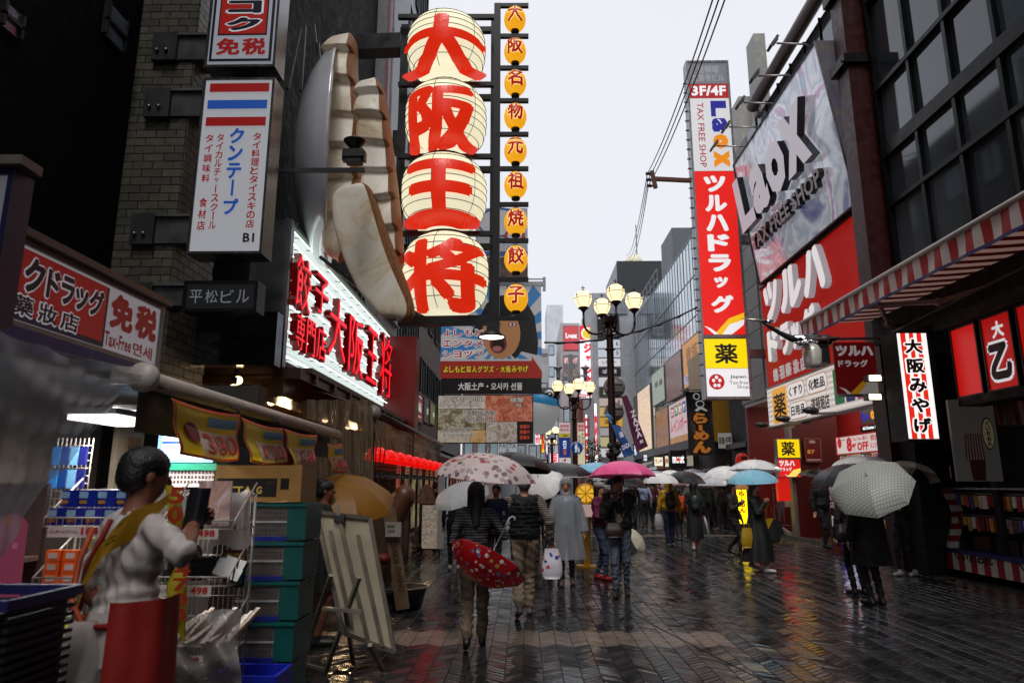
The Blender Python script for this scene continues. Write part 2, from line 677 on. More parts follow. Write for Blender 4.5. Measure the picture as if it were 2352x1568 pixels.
class Field:
 def __init__(s, lo, hi, h, k=0.02):
  s.lo = np.array(lo, float)
  s.h = h
  s.n = np.ceil((np.array(hi) - s.lo) / h).astype(int) + 1
  s.S = np.full(s.n, 1.0, np.float32)
  s.Bd = np.full(s.n, 9.0, np.float32)
  s.L = np.zeros(s.n, np.int8)
  s.k = k
 def _sub(s, lo, hi):
  a = np.clip(np.floor((lo - s.lo) / s.h).astype(int), 0, s.n - 1)
  b = np.clip(np.ceil((hi - s.lo) / s.h).astype(int) + 1, 1, s.n)
  b = np.maximum(b, a + 1)
  ax = [s.lo[i] + s.h * np.arange(a[i], b[i]) for i in range(3)]
  G = np.stack(np.meshgrid(*ax, indexing='ij'), -1)
  return (slice(a[0], b[0]), slice(a[1], b[1]), slice(a[2], b[2])), G
 def _join(s, sl, d, lab, k, cut=False):
  S = s.S[sl]
  if cut:
   s.S[sl] = np.maximum(S, -d)
   return
  k = s.k if k is None else k
  hh = np.clip(0.5 + 0.5 * (S - d) / k, 0, 1)
  s.S[sl] = S * (1 - hh) + d * hh - k * hh * (1 - hh)
  Bd = s.Bd[sl]
  mk = d < Bd
  s.L[sl] = np.where(mk, lab, s.L[sl])
  s.Bd[sl] = np.minimum(Bd, d)
 def cone(s, a, b, ra, rb, lab=0, flat=None, k=None):
  a, b = np.array(a, float), np.array(b, float)
  mg = max(ra, rb) + .06
  sl, G = s._sub(np.minimum(a, b) - mg, np.maximum(a, b) + mg)
  if flat is not None:
   n = np.array(flat[0], float)
   n /= np.linalg.norm(n)
   f = flat[1] - 1
   tr = lambda p: p + (p @ n)[..., None] * n * f
   c = (a + b) / 2
   G = tr(G - c)
   A, Bb = tr((a - c)[None])[0], tr((b - c)[None])[0]
  else:
   A, Bb = a, b
  ab = Bb - A
  t = np.clip(((G - A) @ ab) / max(ab @ ab, 1e-9), 0, 1)
  d = np.linalg.norm(G - A - t[..., None] * ab, axis=-1) - (ra + (rb - ra) * t)
  s._join(sl, d.astype(np.float32), lab, k)
 def ell(s, c, r, lab=0, k=None, rot=None, cut=False):
  c, r = np.array(c, float), np.array(r, float)
  mg = max(r) + .06
  sl, G = s._sub(c - mg, c + mg)
  q = G - c
  if rot is not None:
   q = q @ np.array(rot)
  k0 = np.linalg.norm(q / r, axis=-1)
  k1 = np.linalg.norm(q / (r * r), axis=-1)
  d = k0 * (k0 - 1) / np.maximum(k1, 1e-6)
  s._join(sl, d.astype(np.float32), lab, k, cut)
 def mesh(s):
  vs, fs = surfnet(s.S, s.lo, s.h)
  c = vs[fs].mean(1)
  g = np.clip(np.round((c - s.lo) / s.h).astype(int), 0, s.n - 1)
  return vs, fs, s.L[g[:, 0], g[:, 1], g[:, 2]]
def skinobj(name, parts, mats, parent=None, label=None, noise=0.0, folds=None):
 """parts: list of (verts, quads, labels); one smooth mesh"""
 vs, fs, lb, k = [], [], [], 0
 for a, b, c in parts:
  vs.append(a)
  fs.append(b + k)
  lb.append(c)
  k += len(a)
 vs, fs, lb = np.vstack(vs), np.vstack(fs), np.concatenate(lb)
 if noise:
  vs = vs + rng.normal(0, noise, vs.shape)
 me = bpy.data.meshes.new(name)
 me.vertices.add(len(vs))
 me.vertices.foreach_set('co', vs.ravel())
 me.loops.add(len(fs) * 4)
 me.loops.foreach_set('vertex_index', fs.ravel().astype(np.int32))
 me.polygons.add(len(fs))
 me.polygons.foreach_set('loop_start', np.arange(0, len(fs) * 4, 4, dtype=np.int32))
 me.polygons.foreach_set('loop_total', np.full(len(fs), 4, dtype=np.int32))
 for m in mats:
  me.materials.append(m)
 me.polygons.foreach_set('material_index', lb.astype(np.int32))
 me.polygons.foreach_set('use_smooth', np.ones(len(fs), dtype=bool))
 me.update(calc_edges=True)
 if folds:      # creases of cloth pushed into the skin where it is clothing
  no = np.zeros(len(vs) * 3)
  me.vertices.foreach_get('normal', no)
  no = no.reshape(-1, 3)
  w = np.zeros(len(vs))
  w[fs[np.isin(lb, folds)].ravel()] = 1
  x, y, z = vs.T
  d = .005 * np.sin(31 * z + 17 * np.sin(6 * x + 4 * y) + 9 * y) + .004 * np.sin(19 * x - 40 * z + 8 * np.sin(9 * z)) + .003 * np.sin(70 * z + 33 * x + 25 * y)
  vs = vs + no * (d * w)[:, None]
  me.vertices.foreach_set('co', vs.ravel())
  me.update()
 me.validate()
 return link(name, me, parent, label)
# ================================================================== THE SETTING
STEEL = mat('9a9a9c', .32, .9, var=.12)
DKSTEEL = mat('17181b', .45, .4, var=.2)
BLACK = mat('0b0b0c', .5)
MATT = mat('101011', .8)
WHITE = mat('cfcfcf', .45, var=.08)
CHROME = mat('c8c8cc', .12, 1.0, var=.05)
# ---- ground, kerbs, pavers
def wet_stone(name, c1, c2, r0=.06, r1=.3, sc=1.3):
 m, t, b, v = nodes_mat(name)
 geo = t.nodes.new('ShaderNodeNewGeometry')
 v = geo.outputs['Position']
 n1 = t.nodes.new('ShaderNodeTexNoise')
 n1.inputs['Scale'].default_value = sc
 n1.inputs['Detail'].default_value = 5
 t.links.new(v, n1.inputs['Vector'])
 n2 = t.nodes.new('ShaderNodeTexNoise')
 n2.inputs['Scale'].default_value = 60
 n2.inputs['Detail'].default_value = 4
 t.links.new(v, n2.inputs['Vector'])
 r_ = t.nodes.new('ShaderNodeMapRange')
 r_.inputs[1].default_value, r_.inputs[2].default_value = .36, .62
 r_.inputs[3].default_value, r_.inputs[4].default_value = r0, r1
 t.links.new(n1.outputs['Fac'], r_.inputs[0])
 t.links.new(r_.outputs[0], b.inputs['Roughness'])
 cr_ = ramp(t, [(.3, c1), (.7, c2)])
 ad = t.nodes.new('ShaderNodeMath')
 ad.operation = 'MULTIPLY_ADD'
 ad.inputs[1].default_value = .5
 t.links.new(n2.outputs['Fac'], ad.inputs[0])
 hv = t.nodes.new('ShaderNodeMath')
 hv.operation = 'MULTIPLY'
 hv.inputs[1].default_value = .5
 t.links.new(n1.outputs['Fac'], hv.inputs[0])
 t.links.new(hv.outputs[0], ad.inputs[2])
 t.links.new(ad.outputs[0], cr_.inputs['Fac'])
 t.links.new(cr_.outputs[0], b.inputs['Base Color'])
 bu = t.nodes.new('ShaderNodeBump')
 bu.inputs['Strength'].default_value = .12
 bu.inputs['Distance'].default_value = .004
 t.links.new(n2.outputs['Fac'], bu.inputs['Height'])
 n3 = t.nodes.new('ShaderNodeTexNoise')
 n3.inputs['Scale'].default_value = 7
 n3.inputs['Detail'].default_value = 2
 mp = t.nodes.new('ShaderNodeMapping')
 mp.inputs['Scale'].default_value = (1, 2.2, 1)
 t.links.new(v, mp.inputs[0])
 t.links.new(mp.outputs[0], n3.inputs['Vector'])
 b2 = t.nodes.new('ShaderNodeBump')
 b2.inputs['Strength'].default_value = .2
 b2.inputs['Distance'].default_value = .012
 t.links.new(n3.outputs['Fac'], b2.inputs['Height'])
 t.links.new(bu.outputs[0], b2.inputs['Normal'])
 t.links.new(b2.outputs[0], b.inputs['Normal'])
 b.inputs['Specular IOR Level'].default_value = .55
 return m
W1 = wet_stone('wet_paver', '222324', '343434', .05, .24)
W2 = wet_stone('wet_paver_dark', '1a1a1c', '28282a', .04, .2)
W3 = wet_stone('wet_paver_light', '5c5048', '7b6b60', .1, .34)
WJ = wet_stone('wet_joint', '0c0c0c', '161514', .05, .4)
WB = wet_stone('wet_apron', '4a2c24', '62392d', .12, .4)
g = B()
g.quad((-300, -120, -.012), (300, -120, -.012), (300, 700, -.012), (-300, 700, -.012), WJ)
ground = structure(g.obj('ground'), 'dark wet ground under the paved street')
pave = bpy.data.objects.new('pavement', None)
COL.objects.link(pave)
structure(pave, 'wet street paved with dark chevron pavers')
cw, ch_ = .165, .084
def zig(x):
 t_ = (x / (2 * cw)) % 1.0
 return (abs(t_ - .5) * 2 - .5) * .13
def paver_geo(i, j, rr):
 x0, x1 = i * cw + .003, (i + 1) * cw - .003
 y = j * ch_
 j0, j1 = .004, ch_ - .004
 tx, ty = rr.uniform(-.0016, .0016), rr.uniform(-.0013, .0013)
 z = rr.uniform(-.0012, .0012)
 a, b_ = zig(x0), zig(x1)
 P = [(x0, y + a + j0, z - tx - ty), (x1, y + b_ + j0, z + tx - ty), (x1, y + b_ + j1, z + tx + ty), (x0, y + a + j1, z - tx + ty)]
 cx, cy = (x0 + x1) / 2, y + (a + b_) / 2 + ch_ / 2
 Q = [(p[0] + (.003 if p[0] < cx else -.003), p[1] + (.003 if k < 2 else -.003), p[2]) for k, p in enumerate(P)]
 return [(p[0], p[1], -.012) for p in P] + [(p[0], p[1], p[2] - .003) for p in P] + Q
FCS = [(0, 1, 5, 4), (1, 2, 6, 5), (2, 3, 7, 6), (3, 0, 4, 7), (4, 5, 9, 8), (5, 6, 10, 9), (6, 7, 11, 10), (7, 4, 8, 11), (8, 9, 10, 11)]
def paver_mat(i, j, rr):
 y = j * ch_
 if 7.35 < y < 8.05 and i * cw < 2.1:
  return W3
 if 22 < y < 22.7:
  return W3
 return W2 if rr.random() < .45 else W1
bulk = B()
singles = 0
for j in range(int(5.0 / ch_), int(25 / ch_)):
 y = j * ch_
 for i in range(int(-4.2 / cw), int(8.3 / cw)):
  if abs(i * cw + .3) > y * .82 + .6:
   continue
  rr = random.Random(i * 7919 + j * 104729)
  m_ = paver_mat(i, j, rr)
  geo = paver_geo(i, j, rr)
  if singles < 296 and 5.7 < y < 6.4 and -1.6 < i * cw < 4.4:
   q = B()
   q.add(geo, FCS, m_)
   q.obj('paver', pave)
   singles += 1
  else:
   bulk.add(geo, FCS, m_)
o = bulk.obj('paver_field', pave)
o['kind'] = 'stuff'
o['label'] = 'rest of the wet chevron pavers'
# far paving by material
m, t, b_, v = nodes_mat('far_paving')
geo_ = t.nodes.new('ShaderNodeNewGeometry')
br = t.nodes.new('ShaderNodeTexBrick')
br.inputs['Scale'].default_value = 2
br.inputs['Color1'].default_value = (.03, .028, .027, 1)
br.inputs['Color2'].default_value = (.045, .04, .038, 1)
br.inputs['Mortar'].default_value = (.01, .01, .01, 1)
t.links.new(geo_.outputs['Position'], br.inputs['Vector'])
t.links.new(br.outputs['Color'], b_.inputs['Base Color'])
b_.inputs['Roughness'].default_value = .22
q = B()
q.quad((-6, 24.9, -.004), (12, 24.9, -.004), (14, 160, -.004), (-8, 160, -.004), m)
q.obj('far_paving', pave)
# drain seam and manhole in the paving
q = B()
pts = [atZ(1440, 1400), atZ(1530, 1450), atZ(1765, 1568)]
for a, c_ in zip(pts, pts[1:]):
 q.bar(a + V((0, 0, .0)), c_ + V((0, 0, .0)), .012, .009, mat('060606', .4))
tag(q.obj('drain_slot'), 'thin dark drain slot crossing the wet pavers towards the bottom of the photo', 'drain')
# right hand shop apron (reddish tiles, one low step)
q = B()
q.bx(7.9, 13, 15.2, 24.5, -.01, .10, WB)
o = structure(q.obj('shop_apron'), 'reddish wet tiled apron in front of the drug store')
q = B()
q.bx(7.78, 7.895, 15.2, 24.5, -.01, .12, mat('5c5a58', .3, bump=.2))
structure(q.obj('kerb'), 'grey kerb stone along the drug store apron')
q = B()
for k in range(16):
 q.bx(7.4, 7.52, 5.5 + k * .6, 6.09 + k * .6, -.01, .008, mat('4a4744', .25, bump=.2))
structure(q.obj('kerb_strip'), 'flush grey gutter stones along the right side')
# ---- generic building block
def block(name, label, x0, x1, y0, y1, z0, z1, wallm, cat='building'):
 o = thing(name, label, cat, ((x0 + x1) / 2, (y0 + y1) / 2, 0))
 q = B()
 q.bx(x0, x1, y0, y1, z0, z1, wallm)
 q.obj('wall', o)
 return o
def windows_x(o, X, ys, zs, w, h, glass, frame, side, sill=True, depth=.12, name='window'):
 """windows in a wall of constant X; side = +1 wall faces +X"""
 proto = None
 for y in ys:
  for z in zs:
   if proto is None:
    q = B()
    t_ = .06
    s_ = side
    q.box((s_ * .02, 0, h / 2 - t_ / 2), (.08, w, t_), frame)
    q.box((s_ * .02, 0, -h / 2 + t_ / 2), (.08, w, t_), frame)
    q.box((s_ * .02, w / 2 - t_ / 2, 0), (.08, t_, h - 2 * t_), frame)
    q.box((s_ * .02, -w / 2 + t_ / 2, 0), (.08, t_, h - 2 * t_), frame)
    q.box((s_ * .02, 0, 0), (.06, t_ * .7, h - 2 * t_), frame)
    q.box((s_ * .003, 0, 0), (.02, w - 2 * t_, h - 2 * t_), glass)
    w_ = q.obj(name, o, local=True)
    proto = w_
   else:
    w_ = proto.copy()
    COL.objects.link(w_)
    w_.parent = o
   w_.location = V((X + side * .02, y, z)) - wl(o)
def windows_y(o, Y, xs, zs, w, h, glass, frame):
 proto = None
 for x in xs:
  for z in zs:
   if proto is None:
    q = B()
    t_ = .06
    q.box((0, -.02, h / 2 - t_ / 2), (w, .08, t_), frame)
    q.box((0, -.02, -h / 2 + t_ / 2), (w, .08, t_), frame)
    q.box((w / 2 - t_ / 2, -.02, 0), (t_, .08, h - 2 * t_), frame)
    q.box((-w / 2 + t_ / 2, -.02, 0), (t_, .08, h - 2 * t_), frame)
    q.box((0, -.003, 0), (w - 2 * t_, .02, h - 2 * t_), glass)
    w_ = q.obj('window', o, local=True)
    proto = w_
   else:
    w_ = proto.copy()
    COL.objects.link(w_)
    w_.parent = o
   w_.location = V((x, Y - .02, z)) - wl(o)
GLASS_D = mat('1a1e22', .05, .0, var=.1, spec=1.0)
GLASS_G = mat('5f6c75', .07, .35, var=.15, sc=.5, spec=1.0)
GLASS_P = mat('9fb0ba', .12, .3, var=.15, sc=.6, spec=1.0)
# ---- left: dark tower above the drug store, behind and beside the camera
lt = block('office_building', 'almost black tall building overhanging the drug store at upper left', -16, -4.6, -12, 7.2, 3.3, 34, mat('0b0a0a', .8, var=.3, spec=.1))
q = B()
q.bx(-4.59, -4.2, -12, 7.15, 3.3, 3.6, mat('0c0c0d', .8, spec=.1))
q.obj('ledge', lt)
for (xa, ya, xb, yb) in ((240, 0, 283, 84), (0, 0, 40, 62)):
 f_ = FS(-4.6, xa, xb, ya, yb)
 q = B()
 q.frame(f_, 0, f_.W, 0, f_.H, .0, .04, mat('8694a5', .08, .6, var=.2, spec=1))  # pale blue-grey base painted in for sky reflected in the glass
 w_ = q.obj('window', lt)
 q = B()
 q.frame(f_, -.03, f_.W + .03, f_.H * .42, f_.H * .42 + .03, .03, .07, BLACK)
 q.frame(f_, -.03, 0, 0, f_.H, .0, .07, BLACK)
 q.frame(f_, f_.W, f_.W + .03, 0, f_.H, .0, .07, BLACK)
 q.obj('frame', w_)
# unseen block added behind the camera to keep light out of the street
bk = block('light_block', 'unseen dark block added behind the viewer to hold light off the street', -14, 18, -60, -52, 0, 12, mat('2b2927', .8))
# ---- left: brick pillar building
BR = [mat('5a574b', .45, var=.25, sc=14, bump=.15), mat('504d42', .45, var=.2, sc=14, bump=.15), mat('645f52', .45, var=.2, sc=14, bump=.15)]
MORT = mat('0e0d0c', .9)
pil = thing('brick_building', 'building with a cream glazed brick pillar beside the tall black office block', 'building', (-4.2, 7.6, 0))
px0, px1, py0, py1 = -4.62, -3.92, 7.25, 8.2
q = B()
q.bx(px0, px1, py0, py1, 2.2, 17, MORT)
q.obj('pillar_core', pil)
bw, bh = .235, .098
rows = int((11.5 - 2.5) / bh)
bstuff = B()
nb = 0
for r_ in range(rows):
 z = 2.5 + r_ * bh
 off = (r_ % 2) * bw / 2
 x = px0 - off
 while x < px1 - .01:
  a, c_ = max(x, px0) + .005, min(x + bw, px1) - .005
  if c_ - a > .02:
   q = bstuff if nb >= 290 or z > 9.5 else B()
   q.bx(a, c_, py0 - .014 - random.random() * .003, py0, z + .005, z + bh - .005, random.choice(BR))
   if q is not bstuff:
    q.obj('brick', pil)
    nb += 1
  x += bw
 y = py0 - .014 + off - bw / 2
 while y < py1 - .01:
  a, c_ = max(y, py0 - .012) + .005, min(y + bw, py1) - .005
  if c_ - a > .02:
   bstuff.bx(px1, px1 + .014, a, c_, z + .005, z + bh - .005, random.choice(BR))
  y += bw
for z in np.arange(11.6, 16.9, bh):
 for x in np.arange(px0, px1 - .1, bw):
  bstuff.bx(x + .005, min(x + bw, px1) - .005, py0 - .014, py0, z + .005, z + bh - .005, BR[0])
o = bstuff.obj('brickwork', pil)
o['kind'] = 'stuff'
q = B()
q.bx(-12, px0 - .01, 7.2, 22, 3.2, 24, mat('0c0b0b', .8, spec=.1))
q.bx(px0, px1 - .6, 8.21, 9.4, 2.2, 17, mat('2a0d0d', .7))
q.obj('recess_wall', pil)
# bracket plates and box beams to the signs
def bracket(xa, ya, xb, yb, beamx, tip=True):
 f_ = FC(7.18, xa, ya, xb, yb)
 q = B()
 q.frame(f_, 0, f_.W, 0, f_.H, -.03, .03, mat('3a3a3a', .5, .3, var=.25))
 o_ = q.obj('bracket_plate', pil)
 q = B()
 for fx in (.25, .62):
  q = B()
  q.lathe([(.022, .03), (.022, .055), (.012, .07), (0, .07)], f_.f(fx, .68), STEEL, 8, axis=(0, -1, 0))
  q.obj('bolt', o_)
 q = B()
 g0 = atY(xb + 1, ya + 2, 7.2)
 g1 = atY(beamx, yb - 4, 7.2)
 q.bx(g0.x, g1.x, 7.2, 7.5, g1.z, g0.z, mat('5a5a5c', .45, .5, var=.2))
 q.bx(g0.x, g1.x, 7.16, 7.2, g0.z - .03, g0.z, mat('78787a', .4, .6))
 q.obj('bracket_beam', pil)
bracket(352, 78, 408, 140, 490)
bracket(334, 205, 392, 270, 462)
bracket(302, 492, 355, 562, 440)
bracket(285, 650, 350, 705, 425)
# ---- left: gyoza restaurant building and the ones behind it
gy = thing('restaurant_building', 'gyoza restaurant building carrying the neon board and big lanterns', 'building', (-4.2, 12, 0))
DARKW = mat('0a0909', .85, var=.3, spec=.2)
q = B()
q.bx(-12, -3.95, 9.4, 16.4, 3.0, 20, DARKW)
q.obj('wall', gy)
q = B()
q.bx(-12, -5.2, 9.4, 16.4, 0, 3.0, mat('3b1410', .7))
q.bx(-5.19, -3.0, 16.2, 16.4, 0, 3.0, mat('2a0c0a', .7))
q.obj('shop_back_wall', gy)
q = B()
q.bx(-5.2, -2.7, 8.6, 16.2, 2.98, 3.05, mat('4a3420', .5, var=.3))
for k in range(9):
 q.bx(-5.2, -2.7, 8.8 + k * .9, 8.88 + k * .9, 2.88, 2.978, mat('6a4a20', .45))
q.obj('shop_ceiling', gy)
# upper storeys behind the lantern frame
def leftblock(label, y0, y1, X, z1, m_, mode):
 o_ = thing('building', label, 'building', (X - 3, (y0 + y1) / 2, 0))
 q_ = B()
 q_.bx(X - 8, X, y0, y1, 3.2 if y0 < 60 else 0, z1, m_)
 q_.obj('wall', o_)
 return o_
b1 = leftblock('pink tiled building with vertical grey louvres behind the dumpling sculpture', 16.5, 19.5, -3.7, 26, mat('8b8d92', .5), 0)
q = B()
for k in range(26):
 q.bx(-3.7, -3.58, 17.0 + k * .09, 17.05 + k * .09, 6, 25, mat('9ea2a8', .35, .4))
o_ = q.obj('louvre_panel', b1)
o_['kind'] = 'stuff'
q = B()
q.bx(-3.74, -3.62, 16.55, 16.9, 5, 25, mat('8a5a60', .5, bump=.3))
q.obj('tile_strip', b1)
b2 = leftblock('pale office building with tall dark window strips behind the big lanterns', 19.6, 24.5, -3.8, 23.5, mat('a5a7a8', .5), 0)
windows_x(b2, -3.8, [20.4, 21.9, 23.4], [7 + 3.1 * k for k in range(6)], 1.1, 2.2, GLASS_G, DKSTEEL, 1)
b3 = leftblock('brown tiled building behind the talent shop banner', 24.7, 33, -3.9, 17, mat('4b3a34', .6), 0)
windows_x(b3, -3.9, [26, 28, 30, 32], [5.5 + 3 * k for k in range(4)], 1.3, 1.6, GLASS_G, DKSTEEL, 1)
b4 = leftblock('narrow grey building beyond the seafood sign', 33.2, 44, -4.0, 15, mat('77787a', .6), 0)
windows_x(b4, -4.0, [35, 38, 41], [5, 8, 11], 1.6, 1.6, GLASS_G, DKSTEEL, 1)
q = B()
q.bx(-12, -4.6, 16.5, 60, 0, 3.2, mat('1d0f0d', .7))
o_ = q.obj('ground_floor_shops')
tag(o_, 'dark recessed ground floor shop fronts along the left side', 'shop front')
# ---- right: dark glass building
gl = thing('glass_building', 'dark glass curtain wall building with thick black mullions at upper right', 'building', (9, 4, 0))
q = B()
q.bx(7.8, 18, -26, 13.5, 5.4, 26, mat('111214', .6))
q.obj('wall', gl)
q = B()
q.bx(9.2, 18, -26, 13.5, 0, 5.4, mat('0c0b0b', .7))
q.bx(7.8, 9.2, -26, 3.0, 0, 5.4, mat('0c0b0b', .7))
q.obj('ground_floor_wall', gl)
PX = 7.62
zs = [5.5, 7.18, 8.35, 9.78, 11.9, 13.3, 15.4, 17, 19, 21, 23, 25.5]
ys = [13.3, 12.1, 10.95, 9.8, 8.6, 7.4, 6.2, 5.0, 3.0, 0, -4, -10, -18, -26]
panes = [mat('46525a', .05, .3, var=.3, sc=.35, spec=1), mat('525d64', .06, .3, var=.3, sc=.35, spec=1), mat('3a444c', .05, .3, var=.3, sc=.35, spec=1)]
random.seed(3)
for i in range(len(ys) - 1):
 for j in range(len(zs) - 1):
  q = B()
  ax, ay = random.uniform(-.004, .004), random.uniform(-.004, .004)
  y0, y1, z0, z1 = ys[i + 1], ys[i], zs[j], zs[j + 1]
  q.add([(PX + ax + ay, y0, z0), (PX + ax - ay, y1, z0), (PX - ax - ay, y1, z1), (PX - ax + ay, y0, z1), (PX + .03, y0, z0), (PX + .03, y1, z0), (PX + .03, y1, z1), (PX + .03, y0, z1)],
    [(0, 3, 2, 1), (4, 5, 6, 7)], random.choice(panes))
  q.obj('pane', gl)
for i, y in enumerate(ys):
 q = B()
 q.bx(PX - .09, PX + .1, y - .045, y + .045, 5.4, 26, mat('0d0e12', .35, .5))
 q.obj('mullion', gl)
for j, z in enumerate(zs):
 q = B()
 w_ = .14 if abs(z - 8.35) < .1 or z == 13.3 else .045
 q.bx(PX - .11, PX + .09, -26, 13.34, z - w_, z + w_, mat('0d0e12', .35, .5))
 q.obj('transom', gl)
# dark red column between the glass building and the drug store
colm = thing('steel_column', 'dark red steel column between the glass building and the big signboard', 'column', (7.5, 13.9, 0))
q = B()
CR = mat('3a0f10', .4, .2, var=.25)
q.bx(7.15, 7.75, 13.55, 14.05, 0, 26, CR)
q.obj('shaft', colm)
q = B()
for z in (10.6, 12.4, 15.5):
 q.bx(7.03, 7.87, 13.45, 14.15, z, z + .22, mat('14090a', .4, .3))
 q.tube([(7.03, 13.45, z), (6.95, 13.4, z - .02)], .03, BLACK, 6)
q.obj('collar', colm)
q = B()
q.bx(7.45, 7.55, 14.06, 14.3, 0, 26, mat('5c5a57', .5, .3))
q.obj('side_strip', colm)
# ---- right: drug store building (grey tiled)
dr = thing('drug_store_building', 'grey drug store building with glass upper floors and a round roof beam', 'building', (10, 19, 0))
TILE = mat('8c8986', .5, var=.15, sc=2)
q = B()
q.bx(7.9, 18, 14.3, 24.6, 4.3, 13.6, TILE)
q.obj('wall', dr)
q = B()
for k in range(12):
 for j in range(12):
  z = 4.4 + k * .78
  if 21.9 + j * .24 > 24.5:
   continue
for k in range(12):
 z0 = 4.35 + k * .77
 for (ya, yb) in ((22.2, 23.4), (23.42, 24.6)):
  q2 = B()
  q2.bx(7.87, 7.9, ya + .01, yb - .01, z0 + .01, z0 + .76, random.choice([TILE, mat('7d7a77', .5), mat('97938f', .5)]))
  q2.obj('tile', dr)
for k in range(8):
 y1 = 22.0 - k * 1.0
 q2 = B()
 q2.bx(7.84, 7.9, y1 - .98, y1, 8.2, 13.55, GLASS_G)
 q2.obj('pane', dr)
 q2 = B()
 q2.bx(7.8, 7.88, y1 - 1.0 , y1 - .975, 8.2, 13.6, DKSTEEL)
 q2.obj('mullion', dr)
q = B()
q.tube([(7.6, 20.6, 13.75), (7.6, 8, 13.95), (7.6, -2, 14.1)], .2, mat('3a2f28', .35, .6, var=.25), 16)
q.obj('roof_beam', dr)
q = B()
q.bx(7.75, 7.9, 20.62, 20.9, 13.5, 13.9, TILE)
q.bx(8, 17, 23.0, 24.6, 13.6, 15.6, mat('b5b2ad', .5))
q.bx(8.2, 8.6, 21.6, 22.4, 13.6, 17.2, mat('a8a6a2', .5))
q.obj('roof_block', dr)
# inside of the open ground floor
RED = mat('7a0c12', .45)
q = B()
q.bx(11, 11.2, 14.5, 24.6, .1, 4.3, mat('8f1518', .5))
q.bx(7.95, 11, 24.4, 24.6, .1, 4.3, mat('7a0f14', .5))
q.bx(7.95, 11, 14.35, 14.5, .1, 4.3, mat('2a0a0b', .5))
q.obj('shop_wall', dr)
q = B()
q.bx(7.9, 11.2, 14.5, 24.4, 4.22, 4.298, mat('c8c4bd', .5))
q.obj('shop_ceiling', dr)
for k in range(7):
 q = B()
 y_ = 15.0 + k * 1.3
 for j in range(5):
  q.bx(10.55, 10.98, y_, y_ + 1.15, .3 + j * .48, .33 + j * .48, mat('c8c0b8', .5))
  for i in range(7):
   q.bx(10.5, 10.8, y_ + .03 + i * .16, y_ + .16 + i * .16, .335 + j * .48, .5 + j * .48 + .06 * ((i * 7 + j * 3 + k) % 3), mat(['c83828', 'e8e0d0', '2858a8', 'e8b828', '38905a', 'd88ab0', 'f0f0f0'][(i * 3 + j * 5 + k) % 7], .35))
 q.obj('goods_shelf', dr)
for k in range(6):
 q = B()
 q.bx(8.5 + (k % 2) * 1.2, 8.9 + (k % 2) * 1.2, 15.3 + k * 1.4, 16.4 + k * 1.4, 4.14, 4.2, mat('fff1e0', emit=9.0))
 q.obj('ceiling_light', dr)
# ---- right: beyond the drug store: gap, yellow ramen building, long glass building
gp = block('dark_building', 'black narrow building in the gap behind the vertical pole sign', 8.3, 14, 24.8, 27.6, 0, 11.5, mat('0f0f10', .7))
q = B()
q.bx(8.0, 8.29, 24.9, 27.4, 2.9, 3.1, DKSTEEL)
q.obj('canopy', gp)
rm = thing('ramen_building', 'ochre yellow ramen shop building with a rounded corner', 'building', (9.3, 28.5, 0))
YEL = mat('a5781c', .4, var=.15)
q = B()
prof = []
for k in range(13):
 a = R(90 + 90 * k / 12)
 prof.append((9.6 + 1.9 * math.cos(a), 29.6 - 1.9 * math.sin(a)))
pts = [(13, 27.7)] + prof + [(7.7, 31.6), (13, 31.6)]
n_ = len(pts)
q.add([(x, y, 3.3) for x, y in pts] + [(x, y, 7.2) for x, y in pts], [(i, (i + 1) % n_, n_ + (i + 1) % n_, n_ + i) for i in range(n_)] + [tuple(range(n_))[::-1], tuple(range(n_, 2 * n_))], YEL)
q.obj('wall', rm)
q = B()
q.add([(x + (.25 if x < 12 else 0), y + .25, 0) for x, y in pts] + [(x + (.25 if x < 12 else 0), y + .25, 3.3) for x, y in pts], [(i, (i + 1) % n_, n_ + (i + 1) % n_, n_ + i) for i in range(n_)], mat('241a14', .6))
q.obj('ground_floor_wall', rm)
# long glass building
lg = thing('glass_office_building', 'long pale glass building with fine mullions running down the right side', 'building', (11, 45, 0))
ROOF0, ROOF1 = 13.2, 13.2
q = B()
q.bx(8.05, 16, 31.7, 53, 0, 13.0, mat('8b959b', .5))
q.obj('wall', lg)
np_ = 0
ylist = list(np.arange(25.2, 53.5, 1.25))
q = B()
q.bx(8.35, 14, 24.8, 31.6, 7.3, 13.0, mat('8b959b', .5))
q.obj('upper_wall', lg)
gm = [mat('d3e2ea', .12, .75, var=.15, sc=.4, spec=1), mat('deebf2', .12, .8, var=.15, sc=.4, spec=1), mat('c2d3dd', .1, .75, var=.15, sc=.4, spec=1)]
for i, y in enumerate(ylist[:-1]):
 for z0, z1 in ((7.3, 9.2), (9.2, 11.1), (11.1, 13.0)) if y < 31 else ((5.6, 7.3), (7.3, 9.2), (9.2, 11.1), (11.1, 13.0)):
  if np_ < 290:
   q = B()
   e = random.uniform(-.008, .008)
   q.bx(8.0 + e, 8.04, y + .03, ylist[i + 1] - .03, z0 + .03, z1 - .03, random.choice(gm))
   q.obj('pane', lg)
   np_ += 1
q = B()
for y in np.arange(25.2, 53, .625):
 q.bx(7.982, 7.995, y - .02, y + .02, 5.6 if y > 31 else 7.3, 13.05, mat('6b757c', .35, .6))
for z in (7.3, 9.2, 11.1, 13.03):
 q.bx(7.975, 8.0, 25.0, 53, z - .03, z + .03, mat('6b757c', .35, .6))
o = q.obj('mullions', lg)
o['kind'] = 'stuff'
